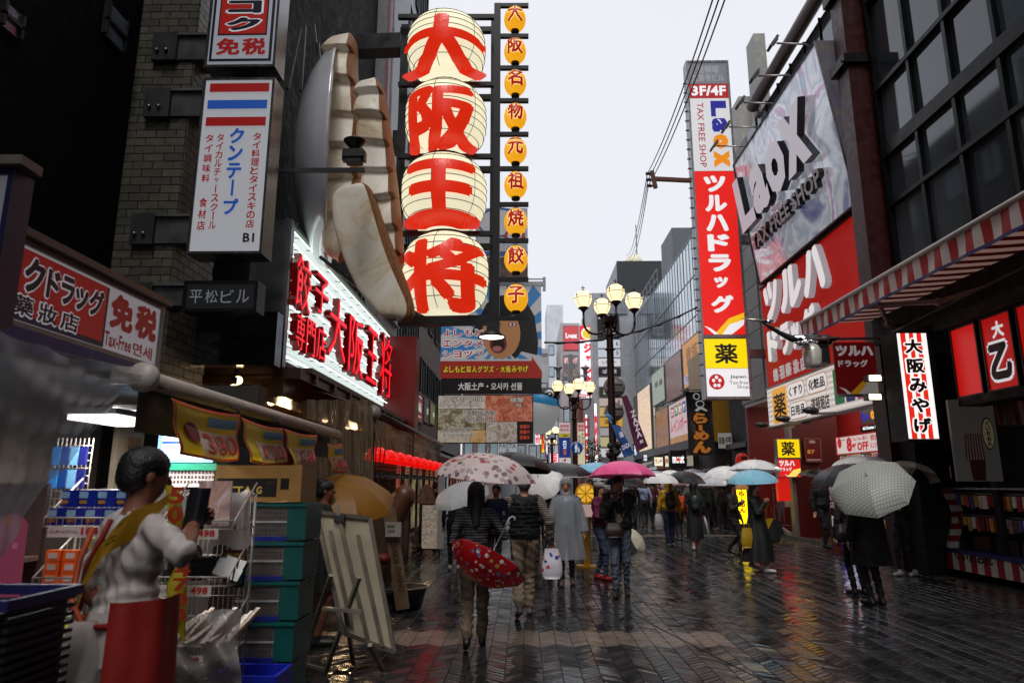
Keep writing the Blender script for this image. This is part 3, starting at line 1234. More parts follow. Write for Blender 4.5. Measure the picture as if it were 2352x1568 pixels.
# plant tower on roof
for (px_, py_, pz, sx, sy, sz, cc) in ((9.2, 38, 13.1, 1.6, 3, 2.6, '5b6067'),):
 q = B()
 q.bx(px_ - sx / 2, px_ + sx / 2, py_ - sy / 2, py_ + sy / 2, pz, pz + sz, mat(cc, .5))
 q.obj('roof_plant_room', lg)
q = B()
for k in range(10):
 q.bar((8.2, 40 + k * 1.2, 13.05), (8.2, 40 + k * 1.2, 14.4), .05, .05, mat('7c848a', .4, .5))
q.bar((8.2, 40, 14.4), (8.2, 51, 14.4), .05, .05, mat('7c848a', .4, .5))
q.bar((8.2, 40, 13.8), (8.2, 51, 13.8), .04, .04, mat('7c848a', .4, .5))
q.obj('roof_railing', lg)
random.seed(11)
tw = thing('tower_block', 'grey and black tower block rising behind the long glass building', 'building', (13, 72, 0))
q = B()
f_ = FC(72, 1425, 600, 1500, 1110)
q.bx(f_.o.x, f_.o.x + f_.W + 1.5, 72, 82, 0, f_.o.z + f_.H, mat('8e9297', .5))
q.obj('wall', tw)
for a0, a1 in ((.0, .16), (.52, .62)):
 q = B()
 q.frame(f_, -.05, f_.W + 1.4, f_.H * (1 - a1), f_.H * (1 - a0), 0, .12, mat('202428', .4))
 q.obj('cladding_band', tw)
q = B()
q.lathe([(1.0, 0), (1.0, .7), (.7, 1.2), (0, 1.4)], (f_.o.x + 2.2, 74, f_.o.z + f_.H), mat('d8d2b8', .5), 16)
q.tube([(f_.o.x + 2.6, 74, f_.o.z + f_.H), (f_.o.x + 2.6, 74, f_.o.z + f_.H + 5)], .05, DKSTEEL, 5)
q.obj('roof_tank', tw)
# ================================================================== LEFT SIDE SIGNS
def E_(h, s=1.0):
 return mat(h, .35, emit=s, var=0)
NAVY = mat('0d0f2c', .4, emit=.25, var=0)
def P_(h):                       # flat print / paint
 return mat(h, .4, var=.06)
def pieces_bisect(co, fs, step):
 import bmesh
 bm = bmesh.new()
 vs = [bm.verts.new((x, y, 0)) for x, y in co]
 for f in fs:
  try:
   bm.faces.new([vs[i] for i in f])
  except ValueError:
   pass
 mn, mx_ = co.min(0), co.max(0)
 for ax in (0, 1):
  t_ = mn[ax] + step
  while t_ < mx_[ax]:
   no = (1, 0, 0) if ax == 0 else (0, 1, 0)
   pc = (t_, 0, 0) if ax == 0 else (0, t_, 0)
   bmesh.ops.bisect_plane(bm, geom=bm.verts[:] + bm.edges[:] + bm.faces[:], plane_co=pc, plane_no=no)
   t_ += step
 bm.verts.index_update()
 P = np.array([v.co[:2] for v in bm.verts])
 Fc = [tuple(v.index for v in f.verts) for f in bm.faces]
 bm.free()
 return P, Fc
# ---- vertical box sign above: katakana + tax free
def box_sign(name, label, fr, T, face, edge, fw, items, side=None, lit=None):
 o_ = thing(name, label, 'sign', fr.p(fr.W / 2, 0))
 signbox(o_, fr, T, face, edge, fw, .015)
 b = B()
 for fn in items:
  fn(b)
 if items:
  b.obj('lettering', o_)
 return o_
PFR = mat('77787b', .25, .8, var=.15)
s_ = FC(7.1, 481, -75, 641, 155)
wf = mat('aeb0ba', .35, emit=.42, var=0)
def it_kk(b):
 rect(b, s_, .06, .02, .88, .93, mat('0b0c26', .4, emit=.3), .016)
 rect(b, s_, .10, .02, .80, .905, wf, .019)
 rect(b, s_, .155, .0, .70, .70, mat('0b0c26', .4, emit=.3), .022)
 rect(b, s_, .175, .0, .66, .685, mat('b0180c', .4, emit=.40), .025)
 for g_, y_ in (('ダ', -.08), ('コ', .345), ('ク', .515)):
  if g_ == 'ダ':
   continue
  text(b, s_, g_, .24, y_, .55, .155, mat('d9d9de', .4, emit=.5), bold=.10, c=.028)
  text(b, s_, g_, .27, y_ + .012, .49, .13, mat('0b0c2a', .4, emit=.3), bold=.065, c=.031)
 text(b, s_, '免', .155, .73, .34, .165, mat('9a0e0e', .4, emit=.45), bold=.045, c=.028)
 text(b, s_, '税', .52, .73, .34, .165, mat('9a0e0e', .4, emit=.45), bold=.045, c=.028)
box_sign('box_sign', 'red, navy and white vertical box sign ending in 免税 at the top of the photo', s_, .28, wf, PFR, .03, [it_kk])
s2 = FC(7.1, 449, 180, 617, 583)
wf2 = mat('b9bac0', .35, emit=.5, var=0)
rd2 = mat('a01414', .4, emit=.42)
bl2 = mat('2050a8', .4, emit=.5)
def it_th(b):
 rect(b, s2, .1, .035, .83, .052, rd2, .016)
 rect(b, s2, .09, .135, .83, .052, bl2, .016)
 rect(b, s2, .09, .235, .83, .052, rd2, .016)
 vtext(b, s2, 'タイ料理とタイスキの店', .76, .325, .115, .54, rd2, bold=.03, c=.017)
 vtext(b, s2, 'クンテープ', .44, .295, .2, .5, bl2, bold=.045, c=.017)
 vtext(b, s2, 'タイカルチャースクール', .265, .33, .1, .54, rd2, bold=.025, c=.017)
 vtext(b, s2, 'タイ調味料', .11, .33, .11, .285, rd2, bold=.03, c=.017, gap=.2)
 vtext(b, s2, '食材店', .11, .69, .11, .19, rd2, bold=.03, c=.017, gap=.2)
 text(b, s2, 'B1', .74, .89, .15, .05, mat('101012', .4), bold=.03, c=.017)
box_sign('box_sign', 'white Thai restaurant box sign with red and blue bands beside the brick pillar', s2, .28, wf2, PFR, .028, [it_th])
s3 = FC(7.1, 421, 645, 592, 716)
def it_hm(b):
 for k, g_ in enumerate('平松ビル'):
  text(b, s3, g_, .09 + k * .21, .3, .17, .42, mat('9a9ca0', .4, emit=.28), bold=.0, c=.012)
box_sign('building_name_sign', 'small dark grey building name plate 平松ビル under the Thai restaurant sign', s3, .2, mat('2a2c30', .3, emit=.25), mat('2e2c2c', .3, .6), .035, [it_hm])
# stainless fascia with ring bolts
st = thing('steel_fascia', 'polished stainless steel panel with three rings under the small building name plate', 'panel', atY(540, 835, 7.9))
fr = FC(7.9, 440, 716, 634, 838)
q = B()
q.frame(fr, 0, fr.W, 0, fr.H, -.2, 0, mat('77787c', .14, 1.0, var=.1, sc=3, bump=.05, bsc=4))
q.obj('panel', st)
q = B()
for k in range(3):
 a0 = fr.f(.28 + k * .27, .62, .03)
 q.tube([a0 + V((.035 * math.cos(t_ * PI / 6), 0, .035 * math.sin(t_ * PI / 6))) for t_ in range(13)], .008, BLACK, 5)
q.obj('ring', st)
# ---- neon board of the gyoza restaurant
nb_ = thing('neon_signboard', 'long white neon signboard on the left wall with red channel letters 餃子専門店大阪王将', 'sign', (-3.3, 12, 3.2))
NX = -3.3
y0_, y1_ = atX(652, 600, NX).y, atX(892, 850, NX).y
zt_, zb_ = atX(655, 515, NX).z, atX(650, 835, NX).z
nf = F((NX, y0_, zb_), (0, 1, 0), (0, 0, 1), y1_ - y0_, zt_ - zb_)
q = B()
q.frame(nf, 0, nf.W, 0, nf.H, -.25, 0, mat('c4d0cd', .4, emit=.85))
q.obj('board', nb_)
q = B()
for k in range(34):
 z = .02 + k * nf.H / 34
 q.frame(nf, .02, nf.W - .02, z, z + .02, 0, .02, mat('e0eae8', .4, emit=.75))
o_ = q.obj('slat', nb_)
o_['kind'] = 'stuff'
TUBE = E_('e9fff4', 2.2)
for k in range(11):
 z = nf.H * (.035 + .93 * k / 10)
 for a, c_ in ((.0, .33), (.335, .66), (.665, 1.0)):
  q = B()
  q.tube([nf.p(nf.W * a + .03, z, .09), nf.p(nf.W * c_ - .03, z, .09)], .011, TUBE, 6)
  q.obj('neon_tube', nb_)
q = B()
for k in range(11):
 z = nf.H * (.035 + .93 * k / 10)
 for a in np.linspace(.04, .97, 14):
  q.bar(nf.p(nf.W * a, z, 0), nf.p(nf.W * a + .02, z - .01, .1), .01, .01, mat('20242a', .5))
o_ = q.obj('tube_holder', nb_)
o_['kind'] = 'stuff'
q = B()
q.frame(nf, -.12, -.001, -.1, nf.H + .05, -.3, .12, mat('8c8a8c', .2, .9, var=.2, sc=3))
q.frame(nf, 0, nf.W, nf.H, nf.H + .05, -.25, .1, mat('58604c', .4, .3))
q.frame(nf, 0, nf.W, -.06, 0, -.25, .1, mat('3a2a1a', .4, .3))
q.obj('frame', nb_)
q = B()
for k in range(16):
 a = nf.p(.3 + k * .42, nf.H + .05, -.1)
 q.bar(a, a + V((0, .0, .18 + .1 * (k % 3))), .015, .015, mat('9aa0a0', .4, .6))
 q.bar(a + V((0, -.1, .12)), a + V((0, .25, .16)), .012, .012, mat('9aa0a0', .4, .6))
o_ = q.obj('cable_bracket', nb_)
o_['kind'] = 'stuff'
FX = -3.12
LR, LS = mat('8a0a10', .35, emit=.22), mat('9a0e14', .4, emit=.14)  # letter bodies glow a little to stand for neon light on them
NEO = E_('ff1426', 2.2)
def chan(g_, xa, xb, ya, yb, atx):
 f_ = FS(FX, xa, xb, ya, yb, atx)
 b = B()
 text(b, f_, g_, 0, 0, 1, 1, LR, bold=.02, c=-.1, depth=.1, side=LS)
 o_ = b.obj('channel_letter', nb_)
 b = B()
 text(b, f_, g_, .04, .03, .92, .94, NEO, bold=-.016, c=.012)
 b.obj('neon_outline', o_)
chan('餃', 679, 716, 584, 716, 695)
chan('子', 722, 756, 628, 724, 738)
chan('専', 679, 700, 716, 806, 689)
chan('門', 703, 724, 727, 816, 706)
chan('店', 727, 750, 744, 828, 735)
chan('大', 754, 796, 690, 835, 784)
chan('阪', 800, 836, 718, 862, 810)
chan('王', 842, 868, 748, 880, 850)
chan('将', 872, 900, 768, 915, 887)
# fascia and bulbs beneath
q = B()
fz = atX(650, 848, -3.15).z
q.bx(-3.35, -2.95, 8.3, 17.2, fz - .42, fz - .2, mat('5a3c16', .3, .2, var=.3))
q.bx(-3.1, -2.75, 8.3, 17.2, fz - .2, fz - .06, mat('3a2410', .4))
o_ = tag(q.obj('wooden_fascia'), 'long brown wooden fascia running beneath the white neon signboard', 'fascia')
bulb = None
pts_ = [(547, 873, 2.86), (537, 892, 2.7), (623, 922, 2.7), (747, 963, 2.66), (799, 979, 2.66)]
for i, (px, py, z) in enumerate(pts_):
 pos = atZ(px, py, z)
 if pos.y > 20 or pos.y < 0:
  continue
 lab = ['first warm bulb of the pair nearest the name plate under the restaurant ceiling', 'lower warm bulb of the pair nearest the name plate', 'warm bulb above the tube end, third from the near end', 'fourth warm bulb under the neon signboard', 'farthest warm bulb under the neon signboard, before the plastic curtain'][i]
 t_ = thing('light_bulb', lab, 'bulb', pos, 'bulbs under the restaurant ceiling')
 q = B()
 q.ball(pos, .055, E_('ffd9a8', 5), 10, 8)
 q.obj('glass', t_)
 q = B()
 q.lathe([(.03, .04), (.035, .13), (.01, .14), (.008, .3)], pos, BLACK, 8)
 q.obj('socket', t_)
for i, (px, py) in enumerate(((698, 946), (728, 955))):
 pos = atZ(px, py, 2.75)
 q = B()
 q.tube([pos + V((.09 * math.cos(a), .09 * math.sin(a), 0)) for a in np.linspace(0, 2 * PI, 17)], .012, mat('c08a3a', .3, .6), 6)
 q.lathe([(.09, .02), (.06, .08), (.02, .12)], pos, mat('8a6a3a', .3, .5), 12)
 tag(q.obj('brass_lamp_ring'), ['nearer', 'farther'][i] + ' round brass downlight ring under the restaurant ceiling', 'lamp')
wl_ = bpy.data.lights.new('warm_bulbs', 'POINT')
wl_.energy = 26
wl_.color = (1, .68, .36)
wl_.shadow_soft_size = .1
for p in ((-3.6, 10.2, 2.6), (-3.4, 13.6, 2.6)):
 lo = bpy.data.objects.new('warm_bulbs', wl_)
 lo.location = p
 COL.objects.link(lo)
# ---- the dish and the three giant dumplings
sc_ = thing('dumpling_sculpture', 'giant dish with three dumplings mounted over the neon signboard', 'sculpture', (-2.4, 9.2, 4))
DISH = mat('d6d6dc', .12, .1, var=.12, sc=1.5, coat=.6)
c0 = atY(752, 372, 9.9)
q = B()
Rr = 1.66
prof = [(0, -.5), (.5, -.48), (1.0, -.38), (1.35, -.24), (1.6, -.08), (Rr, .04), (Rr + .03, .07), (Rr, .1), (1.58, -.02), (1.3, -.17), (.9, -.3), (0, -.4)]
q.lathe(prof, c0, DISH, 56, axis=(.97, .24, 0))
q.obj('dish', sc_)
def dumpling(name, pts, Y, thick, pleats, smooth_=False):
 """pts: (x,y,width_px); a fat folded dumpling seen from its edge: pale pleated face left, seared brown face right"""
 n = 120
 P = np.array(pts, float)
 tt = np.linspace(0, len(P) - 1, n)
 I = np.clip(tt.astype(int), 0, len(P) - 2)
 fr_ = tt - I
 # catmull
 def cr(k):
  a = P[np.clip(I - 1, 0, len(P) - 1), k]
  b_ = P[I, k]
  c_ = P[np.clip(I + 1, 0, len(P) - 1), k]
  d = P[np.clip(I + 2, 0, len(P) - 1), k]
  t = fr_
  return .5 * (2 * b_ + (c_ - a) * t + (2 * a - 5 * b_ + 4 * c_ - d) * t * t + (3 * b_ - a - 3 * c_ + d) * t ** 3)
 X, Yy, Wd = cr(0), cr(1), cr(2)
 sec = 16
 vs = []
 for i in range(n):
  cpt = atY(X[i], Yy[i], Y)
  px = (Y / FPX)
  hw = Wd[i] * px / 2
  u = i / (n - 1)
  ph = (u * pleats) % 1.0
  step_ = .15 * (ph ** .45) * (.7 + .5 * math.sin(7 * u) ** 2) * (0 if smooth_ else 1)
  rr = (1 - .93 * abs(2 * u - 1) ** 14)
  for k in range(sec):
   a = 2 * PI * k / sec
   ca, sa = math.cos(a), math.sin(a)
   e = .38
   xx = math.copysign(abs(ca) ** e, ca) * (hw + (step_ * .5 if ca < 0 else 0)) * rr
   yy = math.copysign(abs(sa) ** e, sa) * (thick + step_ * (1 if sa < 0 else 0)) * rr
   lean = .12
   vs.append(cpt + V((xx + yy * lean, yy, 0)) + V((0, 0, .03 * math.sin(9 * u + 2 * ca))))
 b = B()
 pale = DUMP
 br = SEAR
 for i in range(n - 1):
  for k in range(sec):
   ang = 360 * (k + .5) / sec
   m_ = br if (ang < 45 or ang > 300) else pale
   b.f.append([i * sec + k, i * sec + (k + 1) % sec, (i + 1) * sec + (k + 1) % sec, (i + 1) * sec + k][::-1])
   b.m.append(b.mi(m_))
   b.sm.append(True)
 b.f.append(list(range(sec)))
 b.m.append(b.mi(pale))
 b.sm.append(False)
 b.f.append([(n - 1) * sec + k for k in range(sec)][::-1])
 b.m.append(b.mi(pale))
 b.sm.append(False)
 b.v = [tuple(p) for p in vs]
 b.obj(name, sc_)
DUMP = photo(['b4926a', 'dcc6a4', 'efe2cc', 'f8efe0', 'd8bc96'], 1.1, 0, 3, .42, 1.2)
SEAR = mat('9a6436', .5, var=.6, sc=8, stretch=(14, 14, .8), bump=.8, bsc=16)
dumpling('dumpling', [(795, 82, 62), (785, 160, 78), (790, 260, 92), (792, 360, 88), (790, 470, 80), (775, 600, 60)], 9.25, .12, 7)
dumpling('dumpling', [(852, 184, 58), (862, 260, 66), (870, 350, 72), (880, 450, 74), (896, 560, 60), (905, 620, 50)], 9.0, .11, 8)
dumpling('dumpling', [(815, 425, 74), (815, 455, 104), (828, 520, 128), (850, 590, 130), (880, 660, 118), (905, 705, 95), (912, 735, 80)], 8.75, .09, 5, True)
q = B()
for a, c_ in (((735, 590), (835, 668)), ((700, 60), (690, 210)), ((720, 58), (735, 190)), ((690, 62), (660, 205)), ((730, 100), (745, 300))):
 q.bar(atY(*a, 9.6), atY(*c_, 9.6), .05, .05, BLACK)
q.obj('bracket', sc_)
# ---- horn lamp on an arm
hl = thing('spot_lamp', 'black upturned lamp on a long arm in front of the giant dumplings', 'lamp', atY(815, 390, 8.0))
q = B()
q.bar(atY(638, 392, 7.9), atY(838, 391, 7.9), .05, .05, BLACK)
q.obj('arm', hl)
q = B()
cpt = atY(814, 357, 7.9)
q.box(cpt, (.26, .18, .1), BLACK)
q.box(cpt + V((0, 0, -.08)), (.20, .14, .06), BLACK)
q.box(cpt + V((-.13, 0, -.02)), (.03, .1, .12), mat('2c2c2e', .4))
q.box(cpt + V((.13, 0, -.02)), (.03, .1, .12), mat('2c2c2e', .4))
q.obj('body', hl)
q = B()
q.lathe([(.04, 0), (.06, .03), (.14, .12), (.145, .13), (.12, .12), (.02, .05)], cpt + V((0, 0, .06)), mat('141416', .3), 20)
q.obj('shade', hl)
# ---- lantern tower
FR = mat('0a0a0b', .35, .3)
LY = 9.5
tw_ = thing('lantern_tower', 'black steel frame holding the big and small lanterns', 'frame', atY(1137, 740, LY))
def fbar(x0, y0, x1, y1, w=.08, Y=LY, nm='beam', pr=None):
 q = B()
 q.bar(atY(x0, y0, Y), atY(x1, y1, Y), w, w, FR)
 q.obj(nm, pr or tw_)
def vbar(x, y0, y1, w, Y=LY, nm='post'):
 a = atY(x, (y0 + y1) / 2, Y)
 z0, z1 = atY(x, y0, Y).z, atY(x, y1, Y).z
 q = B()
 q.bx(a.x - w / 2, a.x + w / 2, Y - w / 2, Y + w / 2, z1, z0, FR)
 q.obj(nm, tw_)
vbar(1141, 12, 742, .1)
vbar(1131, 38, 742, .07, LY + .35)
vbar(921, 62, 735, .13, LY + .2)
vbar(930, 38, 735, .05, LY + .9)
for y_ in (40, 195, 360, 537, 735):
 w_ = .07 if y_ < 700 else .13
 fbar(915, y_ + (4 if y_ == 735 else 0), 1141, y_, w_)
 if y_ < 700:
  fbar(920, y_ + 32, 1137, y_ + 30, .09, LY + .7)
fbar(820, 108, 922, 104, .27, LY + .25, 'main_arm')
fbar(905, 330, 922, 330, .3, LY + .4, 'main_arm')
fbar(870, 560, 925, 560, .22, LY + .5, 'main_arm')
bar_y = [14, 84, 157, 232, 309, 388, 470, 553, 642, 731]
for y_ in bar_y:
 fbar(1141, y_, 1214, y_, .06)
CREAM, t, b_, v = nodes_mat('lantern_paper', .35)
sx_ = t.nodes.new('ShaderNodeTexCoord')
ln = t.nodes.new('ShaderNodeVectorMath')
ln.operation = 'LENGTH'
t.links.new(v, ln.inputs[0])
mr_ = t.nodes.new('ShaderNodeMapRange')
mr_.inputs[1].default_value, mr_.inputs[2].default_value = .42, .66
mr_.inputs[3].default_value, mr_.inputs[4].default_value = .82, .62
t.links.new(ln.outputs['Value'], mr_.inputs[0])
t.links.new(mr_.outputs[0], b_.inputs['Emission Strength'])
b_.inputs['Emission Color'].default_value = (*lin('f6efcc'), 1)
b_.inputs['Base Color'].default_value = (*lin('b8b090'), 1)
def big_lantern(g_, cx, cy, w, h, label, bold, gs):
 c = atY(cx, cy, LY)
 s1 = LY / FPX * 1.02
 rx, rz = w / 2 * s1, h / 2 * s1 * 1.1
 t_ = thing('big_paper_lantern', label, 'lantern', c, 'big cream lanterns stacked in the frame')
 def prf(z):      # radius fraction at height fraction z
  return max(0.0, 1 - abs(z * .97) ** 2.9) ** (1 / 2.2)
 q = B()
 zz = [-.93 + 1.86 * k / 20 for k in range(21)]
 q.lathe([(rx * prf(z), z * rz) for z in zz], c, CREAM, 40)
 q.obj('shade', t_)
 q = B()
 for k in range(1, 9):
  z = -.93 + 1.86 * k / 9
  r_ = rx * prf(z) * 1.008
  q.tube([c + V((r_ * math.cos(a), r_ * math.sin(a), z * rz)) for a in np.linspace(0, 2 * PI, 33)], .006, mat('2c2a24', .6), 4, cap=False)
 for a in np.linspace(0, 2 * PI, 7)[:-1] + .35:
  q.tube([c + V((rx * prf(z) * 1.012 * math.cos(a), rx * prf(z) * 1.012 * math.sin(a), z * rz)) for z in zz], .005, mat('2c2a24', .6), 4)
 o_ = q.obj('hoops', t_)
 o_['kind'] = 'stuff'
 q = B()
 q.lathe([(rx * prf(.93) * 1.02, rz * .92), (rx * prf(.93) * 1.02, rz * .98), (.05, rz * 1.0)], c, FR, 24)
 q.obj('rim', t_)
 co, fs, edge, mn, mxx = glyphs(g_, bold)
 P0, Fc = pieces_bisect(co, fs, .07)
 q = B()
 for li, (dx, dy) in enumerate(layers(g_, bold)):
  P = (P0 + np.array([dx, dy]) - (mn + mxx) / 2) / (mxx - mn)
  gx, gz = P[:, 0] * gs[0] * 2 * rx, P[:, 1] * gs[1] * 1.7 * rz - rz * .62 * (c.z - HC) / LY
  vs = []
  for x_, z_ in zip(gx, gz):
   zf = max(-.97, min(.97, z_ / rz))
   rr = rx * max(prf(zf), .35)
   d2 = rr * rr - x_ * x_
   y_ = -math.sqrt(d2) if d2 > (.22 * rx) ** 2 else -.22 * rx
   vs.append((c.x + x_, c.y + y_ * 1.02 - .02 - li * .0008, c.z + z_))
  q.add(vs, Fc, REDL, False)
 q.obj('character', t_)
 return t_
REDL = mat('e02a10', .35, emit=.75, var=0)
big_lantern('大', 1025, 117, 196, 150, 'big cream lantern with red 大, topmost of the four', .05, (1.08, .96))
big_lantern('阪', 1024, 279, 199, 162, 'big cream lantern with red 阪, second from the top', .045, (.84, .97))
big_lantern('王', 1020, 449, 204, 168, 'big cream lantern with red 王, third from the top', .055, (.88, .92))
big_lantern('将', 1023, 633, 202, 178, 'big cream lantern with red 将, lowest of the four', .042, (.98, .96))
AMB = mat('f0a81c', .35, emit=.85, var=0)
cs = '大阪名物元祖焼餃子'
for k, (g_, cy) in enumerate(zip(cs, (46, 119, 192, 269, 347, 426, 510, 596, 685))):
 c = atY(1183 + k * .3, cy, LY)
 s1 = LY / FPX
 rx, rz = 28.5 * s1, 34 * s1
 t_ = thing('small_lantern', 'small amber lantern with red %s, %s' % (g_, ['topmost beside the black post', 'second from the top', 'third from the top', 'fourth from the top', 'in the middle of the column', 'fourth from the bottom', 'third from the bottom', 'second from the bottom', 'lowest of its column'][k]), 'lantern', c, 'small amber lanterns in a column')
 q = B()
 q.lathe([(rx * math.sqrt(max(0, 1 - (z * .97) ** 2)), z * rz) for z in np.linspace(-.93, .93, 11)], c, AMB, 20)
 q.obj('shade', t_)
 q = B()
 q.lathe([(rx * .38, -rz * .92), (rx * .36, -rz * 1.12), (rx * .2, -rz * 1.13)], c, FR, 12)
 q.obj('cap', t_)
 q = B()
 q.lathe([(rx * .38, rz * .9), (rx * .36, rz * 1.0), (.01, rz * 1.02)], c, FR, 12)
 q.bar(c + V((0, 0, rz)), c + V((0, 0, rz * 1.25)), .012, .012, FR)
 q.obj('cap', t_)
 co, fs, edge, mn, mxx = glyphs(g_, .035)
 for bold, m_, ex, sc2 in ((.07, mat('f6e29a', .4, emit=1.0), 1.03, 1.08), (.035, mat('c01c10', .4, emit=.6), 1.06, 1.0)):
  co, fs, edge, mn, mxx = glyphs(g_, bold)
  P0, Fc = pieces_bisect(co, fs, .16)
  q = B()
  for li, (dx, dy) in enumerate(layers(g_, bold)):
   P = (P0 + np.array([dx, dy]) - (mn + mxx) / 2) / (mxx - mn) * sc2
   vs = []
   for x_, z_ in P:
    x_, z_ = x_ * rx * 1.35, z_ * rz * 1.25
    d2 = 1 - (x_ / rx) ** 2 - (z_ / rz) ** 2
    vs.append((c.x + x_, c.y - rx * math.sqrt(max(.03, d2)) * ex - .004 - li * .0004, c.z + z_ + rz * .08))
   q.add(vs, Fc, m_)
  q.obj('character', t_)
sp = thing('spotlight', 'lit spotlight hanging under the corner of the lantern frame', 'lamp', atY(1132, 765, LY - .1))
q = B()
cc = atY(1133, 752, LY - .1)
q.box(cc, (.18, .16, .14), BLACK)
q.lathe([(.09, 0), (.2, -.09), (.19, -.1), (.08, -.02)], cc + V((-.02, 0, -.05)), BLACK, 20)
q.obj('housing', sp)
q = B()
q.lathe([(0, -.085), (.175, -.087)], cc + V((-.02, 0, -.05)), E_('fff8ea', 5), 20)
q.obj('lens', sp)
# ---- round blue and red sign behind the frame, billboards farther down
s5 = FC(19, 1092, 478, 1212, 640)
o_ = thing('round_sign', 'white, blue and red rounded sign half hidden behind the big lanterns', 'sign', s5.p(0, 0))
q = B()
q.frame(s5, 0, s5.W, s5.H * .3, s5.H, -.15, 0, P_('b9bdc6'))
q.frame(s5, 0, s5.W, 0, s5.H * .3, -.15, 0, photo(['2b1a16', '5b3a30', '8a7468'], 2, 0, 2))
q.obj('board', o_)
q = B()
disc(q, s5, .45, .2, s5.W * .42, s5.W * .3, P_('2c59a0'), .01)
disc(q, s5, .45, .21, s5.W * .38, s5.W * .26, P_('d3d6dc'), .015)
disc(q, s5, .75, .4, s5.W * .2, s5.W * .14, P_('a81c28'), .02)
disc(q, s5, .75, .4, s5.W * .14, s5.W * .09, P_('d3d6dc'), .025)
rect(q, s5, 0, .62, 1, .06, P_('2c59a0'), .01)
q.obj('lettering', o_)
bb = FC(22, 1013, 655, 1244, 868)
b2_ = FC(22, 1013, 868, 1244, 904)
o_ = thing('billboard', 'blue and white sunburst billboard with an open mouthed face above the seafood sign', 'billboard', bb.p(0, -.6))
q = B()
q.frame(bb, 0, bb.W, 0, bb.H, -.12, 0, mat('cfcdd2', .4, emit=.3))
q.obj('board', o_)
q = B()
q.frame(b2_, 0, b2_.W, 0, b2_.H, -.12, .0, mat('141012', .4))
q.obj('lower_board', o_)
q = B()
blu = mat('3f86c4', .4, emit=.32)
cx_, cy_ = .58, .62
for k in range(16):
 a0, a1 = R(k * 22.5 + 4), R(k * 22.5 + 15)
 pts = []
 for a in (a0, a1):
  # clip ray to the rectangle
  dx, dy = math.cos(a) / bb.W * 2, -math.sin(a) / bb.H * 2
  tmax = 1e9
  for d_, c_ in ((dx, cx_), (dy, cy_)):
   if d_ > 1e-6:
    tmax = min(tmax, ((1 if d_ == dx else .80) - c_) / d_)
   elif d_ < -1e-6:
    tmax = min(tmax, -c_ / d_)
  pts.append((cx_ + dx * tmax, cy_ + dy * tmax))
 q.add([bb.f(cx_, cy_, .004), bb.f(*pts[0], .004), bb.f(*pts[1], .004)], [(0, 1, 2)], blu)
poly(q, bb, [(.24, .0), (.42, 0), (.40, .25), (.2, .32)], mat('d0b820', .4, emit=.4), .006)
poly(q, bb, [(.0, .82), (.9, .82), (.9, .77), (1, .93), (1, 1), (0, 1)], mat('a8281c', .4, emit=.35), .008)
HAIR = mat('17181a', .4)
SKIN = mat('c48a5c', .4, emit=.30)
poly(q, bb, [(.30, .52), (.36, .40), (.45, .2), (.56, .12), (.72, .1), (.84, .16), (.93, .34), (.965, .62), (.955, .76), (.8, .72), (.74, .8), (.5, .55)], HAIR, .010)
disc(q, bb, .60, .53, bb.W * .19, bb.H * .27, SKIN, .013)
poly(q, bb, [(.43, .42), (.47, .24), (.62, .17), (.78, .23), (.83, .38), (.72, .33), (.6, .36), (.5, .40)], HAIR, .016)
disc(q, bb, .57, .64, bb.W * .085, bb.H * .10, mat('7a2c2c', .4, emit=.3), .016)
disc(q, bb, .57, .645, bb.W * .062, bb.H * .07, mat('2a0c0c', .4), .018)
disc(q, bb, .56, .69, bb.W * .045, bb.H * .03, mat('b06868', .4, emit=.35), .020)
for ex in (.56, .71):
 disc(q, bb, ex, .43, bb.W * .04, bb.H * .028, mat('a02820', .4, emit=.3), .016)
 disc(q, bb, ex, .43, bb.W * .028, bb.H * .02, mat('d8d2cc', .4, emit=.4), .018)
 disc(q, bb, ex, .43, bb.W * .012, bb.H * .016, BLACK, .020)
WL_ = mat('e8e4e4', .4, emit=.45)
RL_ = mat('a8201c', .4, emit=.4)
for k, s__ in enumerate(('よしもと', 'エンタメ', 'ショップ')):
 y_ = .475 + .115 * k
 for g in range(4):
  text(q, bb, s__[g], .015 + g * .105, y_, .098, .088, WL_, bold=.09, c=.022)
  text(q, bb, s__[g], .022 + g * .105, y_ + .008, .084, .072, RL_, bold=.03, c=.026)
s__ = 'よしもと芸人グッズ・大阪みやげ'
for g in range(len(s__)):
 text(q, bb, s__[g], .03 + g * .056, .865, .052, .085, mat('1a1208', .4), bold=.1, c=.012, fit='both' if s__[g] != '・' else 'keep')
 text(q, bb, s__[g], .033 + g * .056, .872, .046, .07, mat('e0c828', .4, emit=.5), bold=.03, c=.016, fit='both' if s__[g] != '・' else 'keep')
text(q, b2_, '大阪土产・오사카 선물', .17, .28, .64, .5, mat('d8d2d0', .4, emit=.4), bold=.03, c=.01)
q.obj('print', o_)
q = B()
q.bar(atY(1120, 653, 22), atY(1252, 652, 22), .14, .14, STEEL)
q.bar(atY(1250, 637, 22), atY(1250, 668, 22), .1, .1, STEEL)
q.bar(atY(1130, 641, 22), atY(1250, 641, 22), .04, .04, STEEL)
q.bar(atY(1244, 815, 22), atY(1258, 815, 22), .1, .1, STEEL)
q.obj('mount', o_)
sf = FC(22.05, 1004, 906, 1225, 1018)
o_ = thing('seafood_sign', 'seafood restaurant picture sign hanging below the sunburst billboard', 'sign', sf.p(0, 0))
q = B()
q.frame(sf, 0, sf.W, 0, sf.H, -.12, 0, mat('1a1512', .4))
q.obj('board', o_)
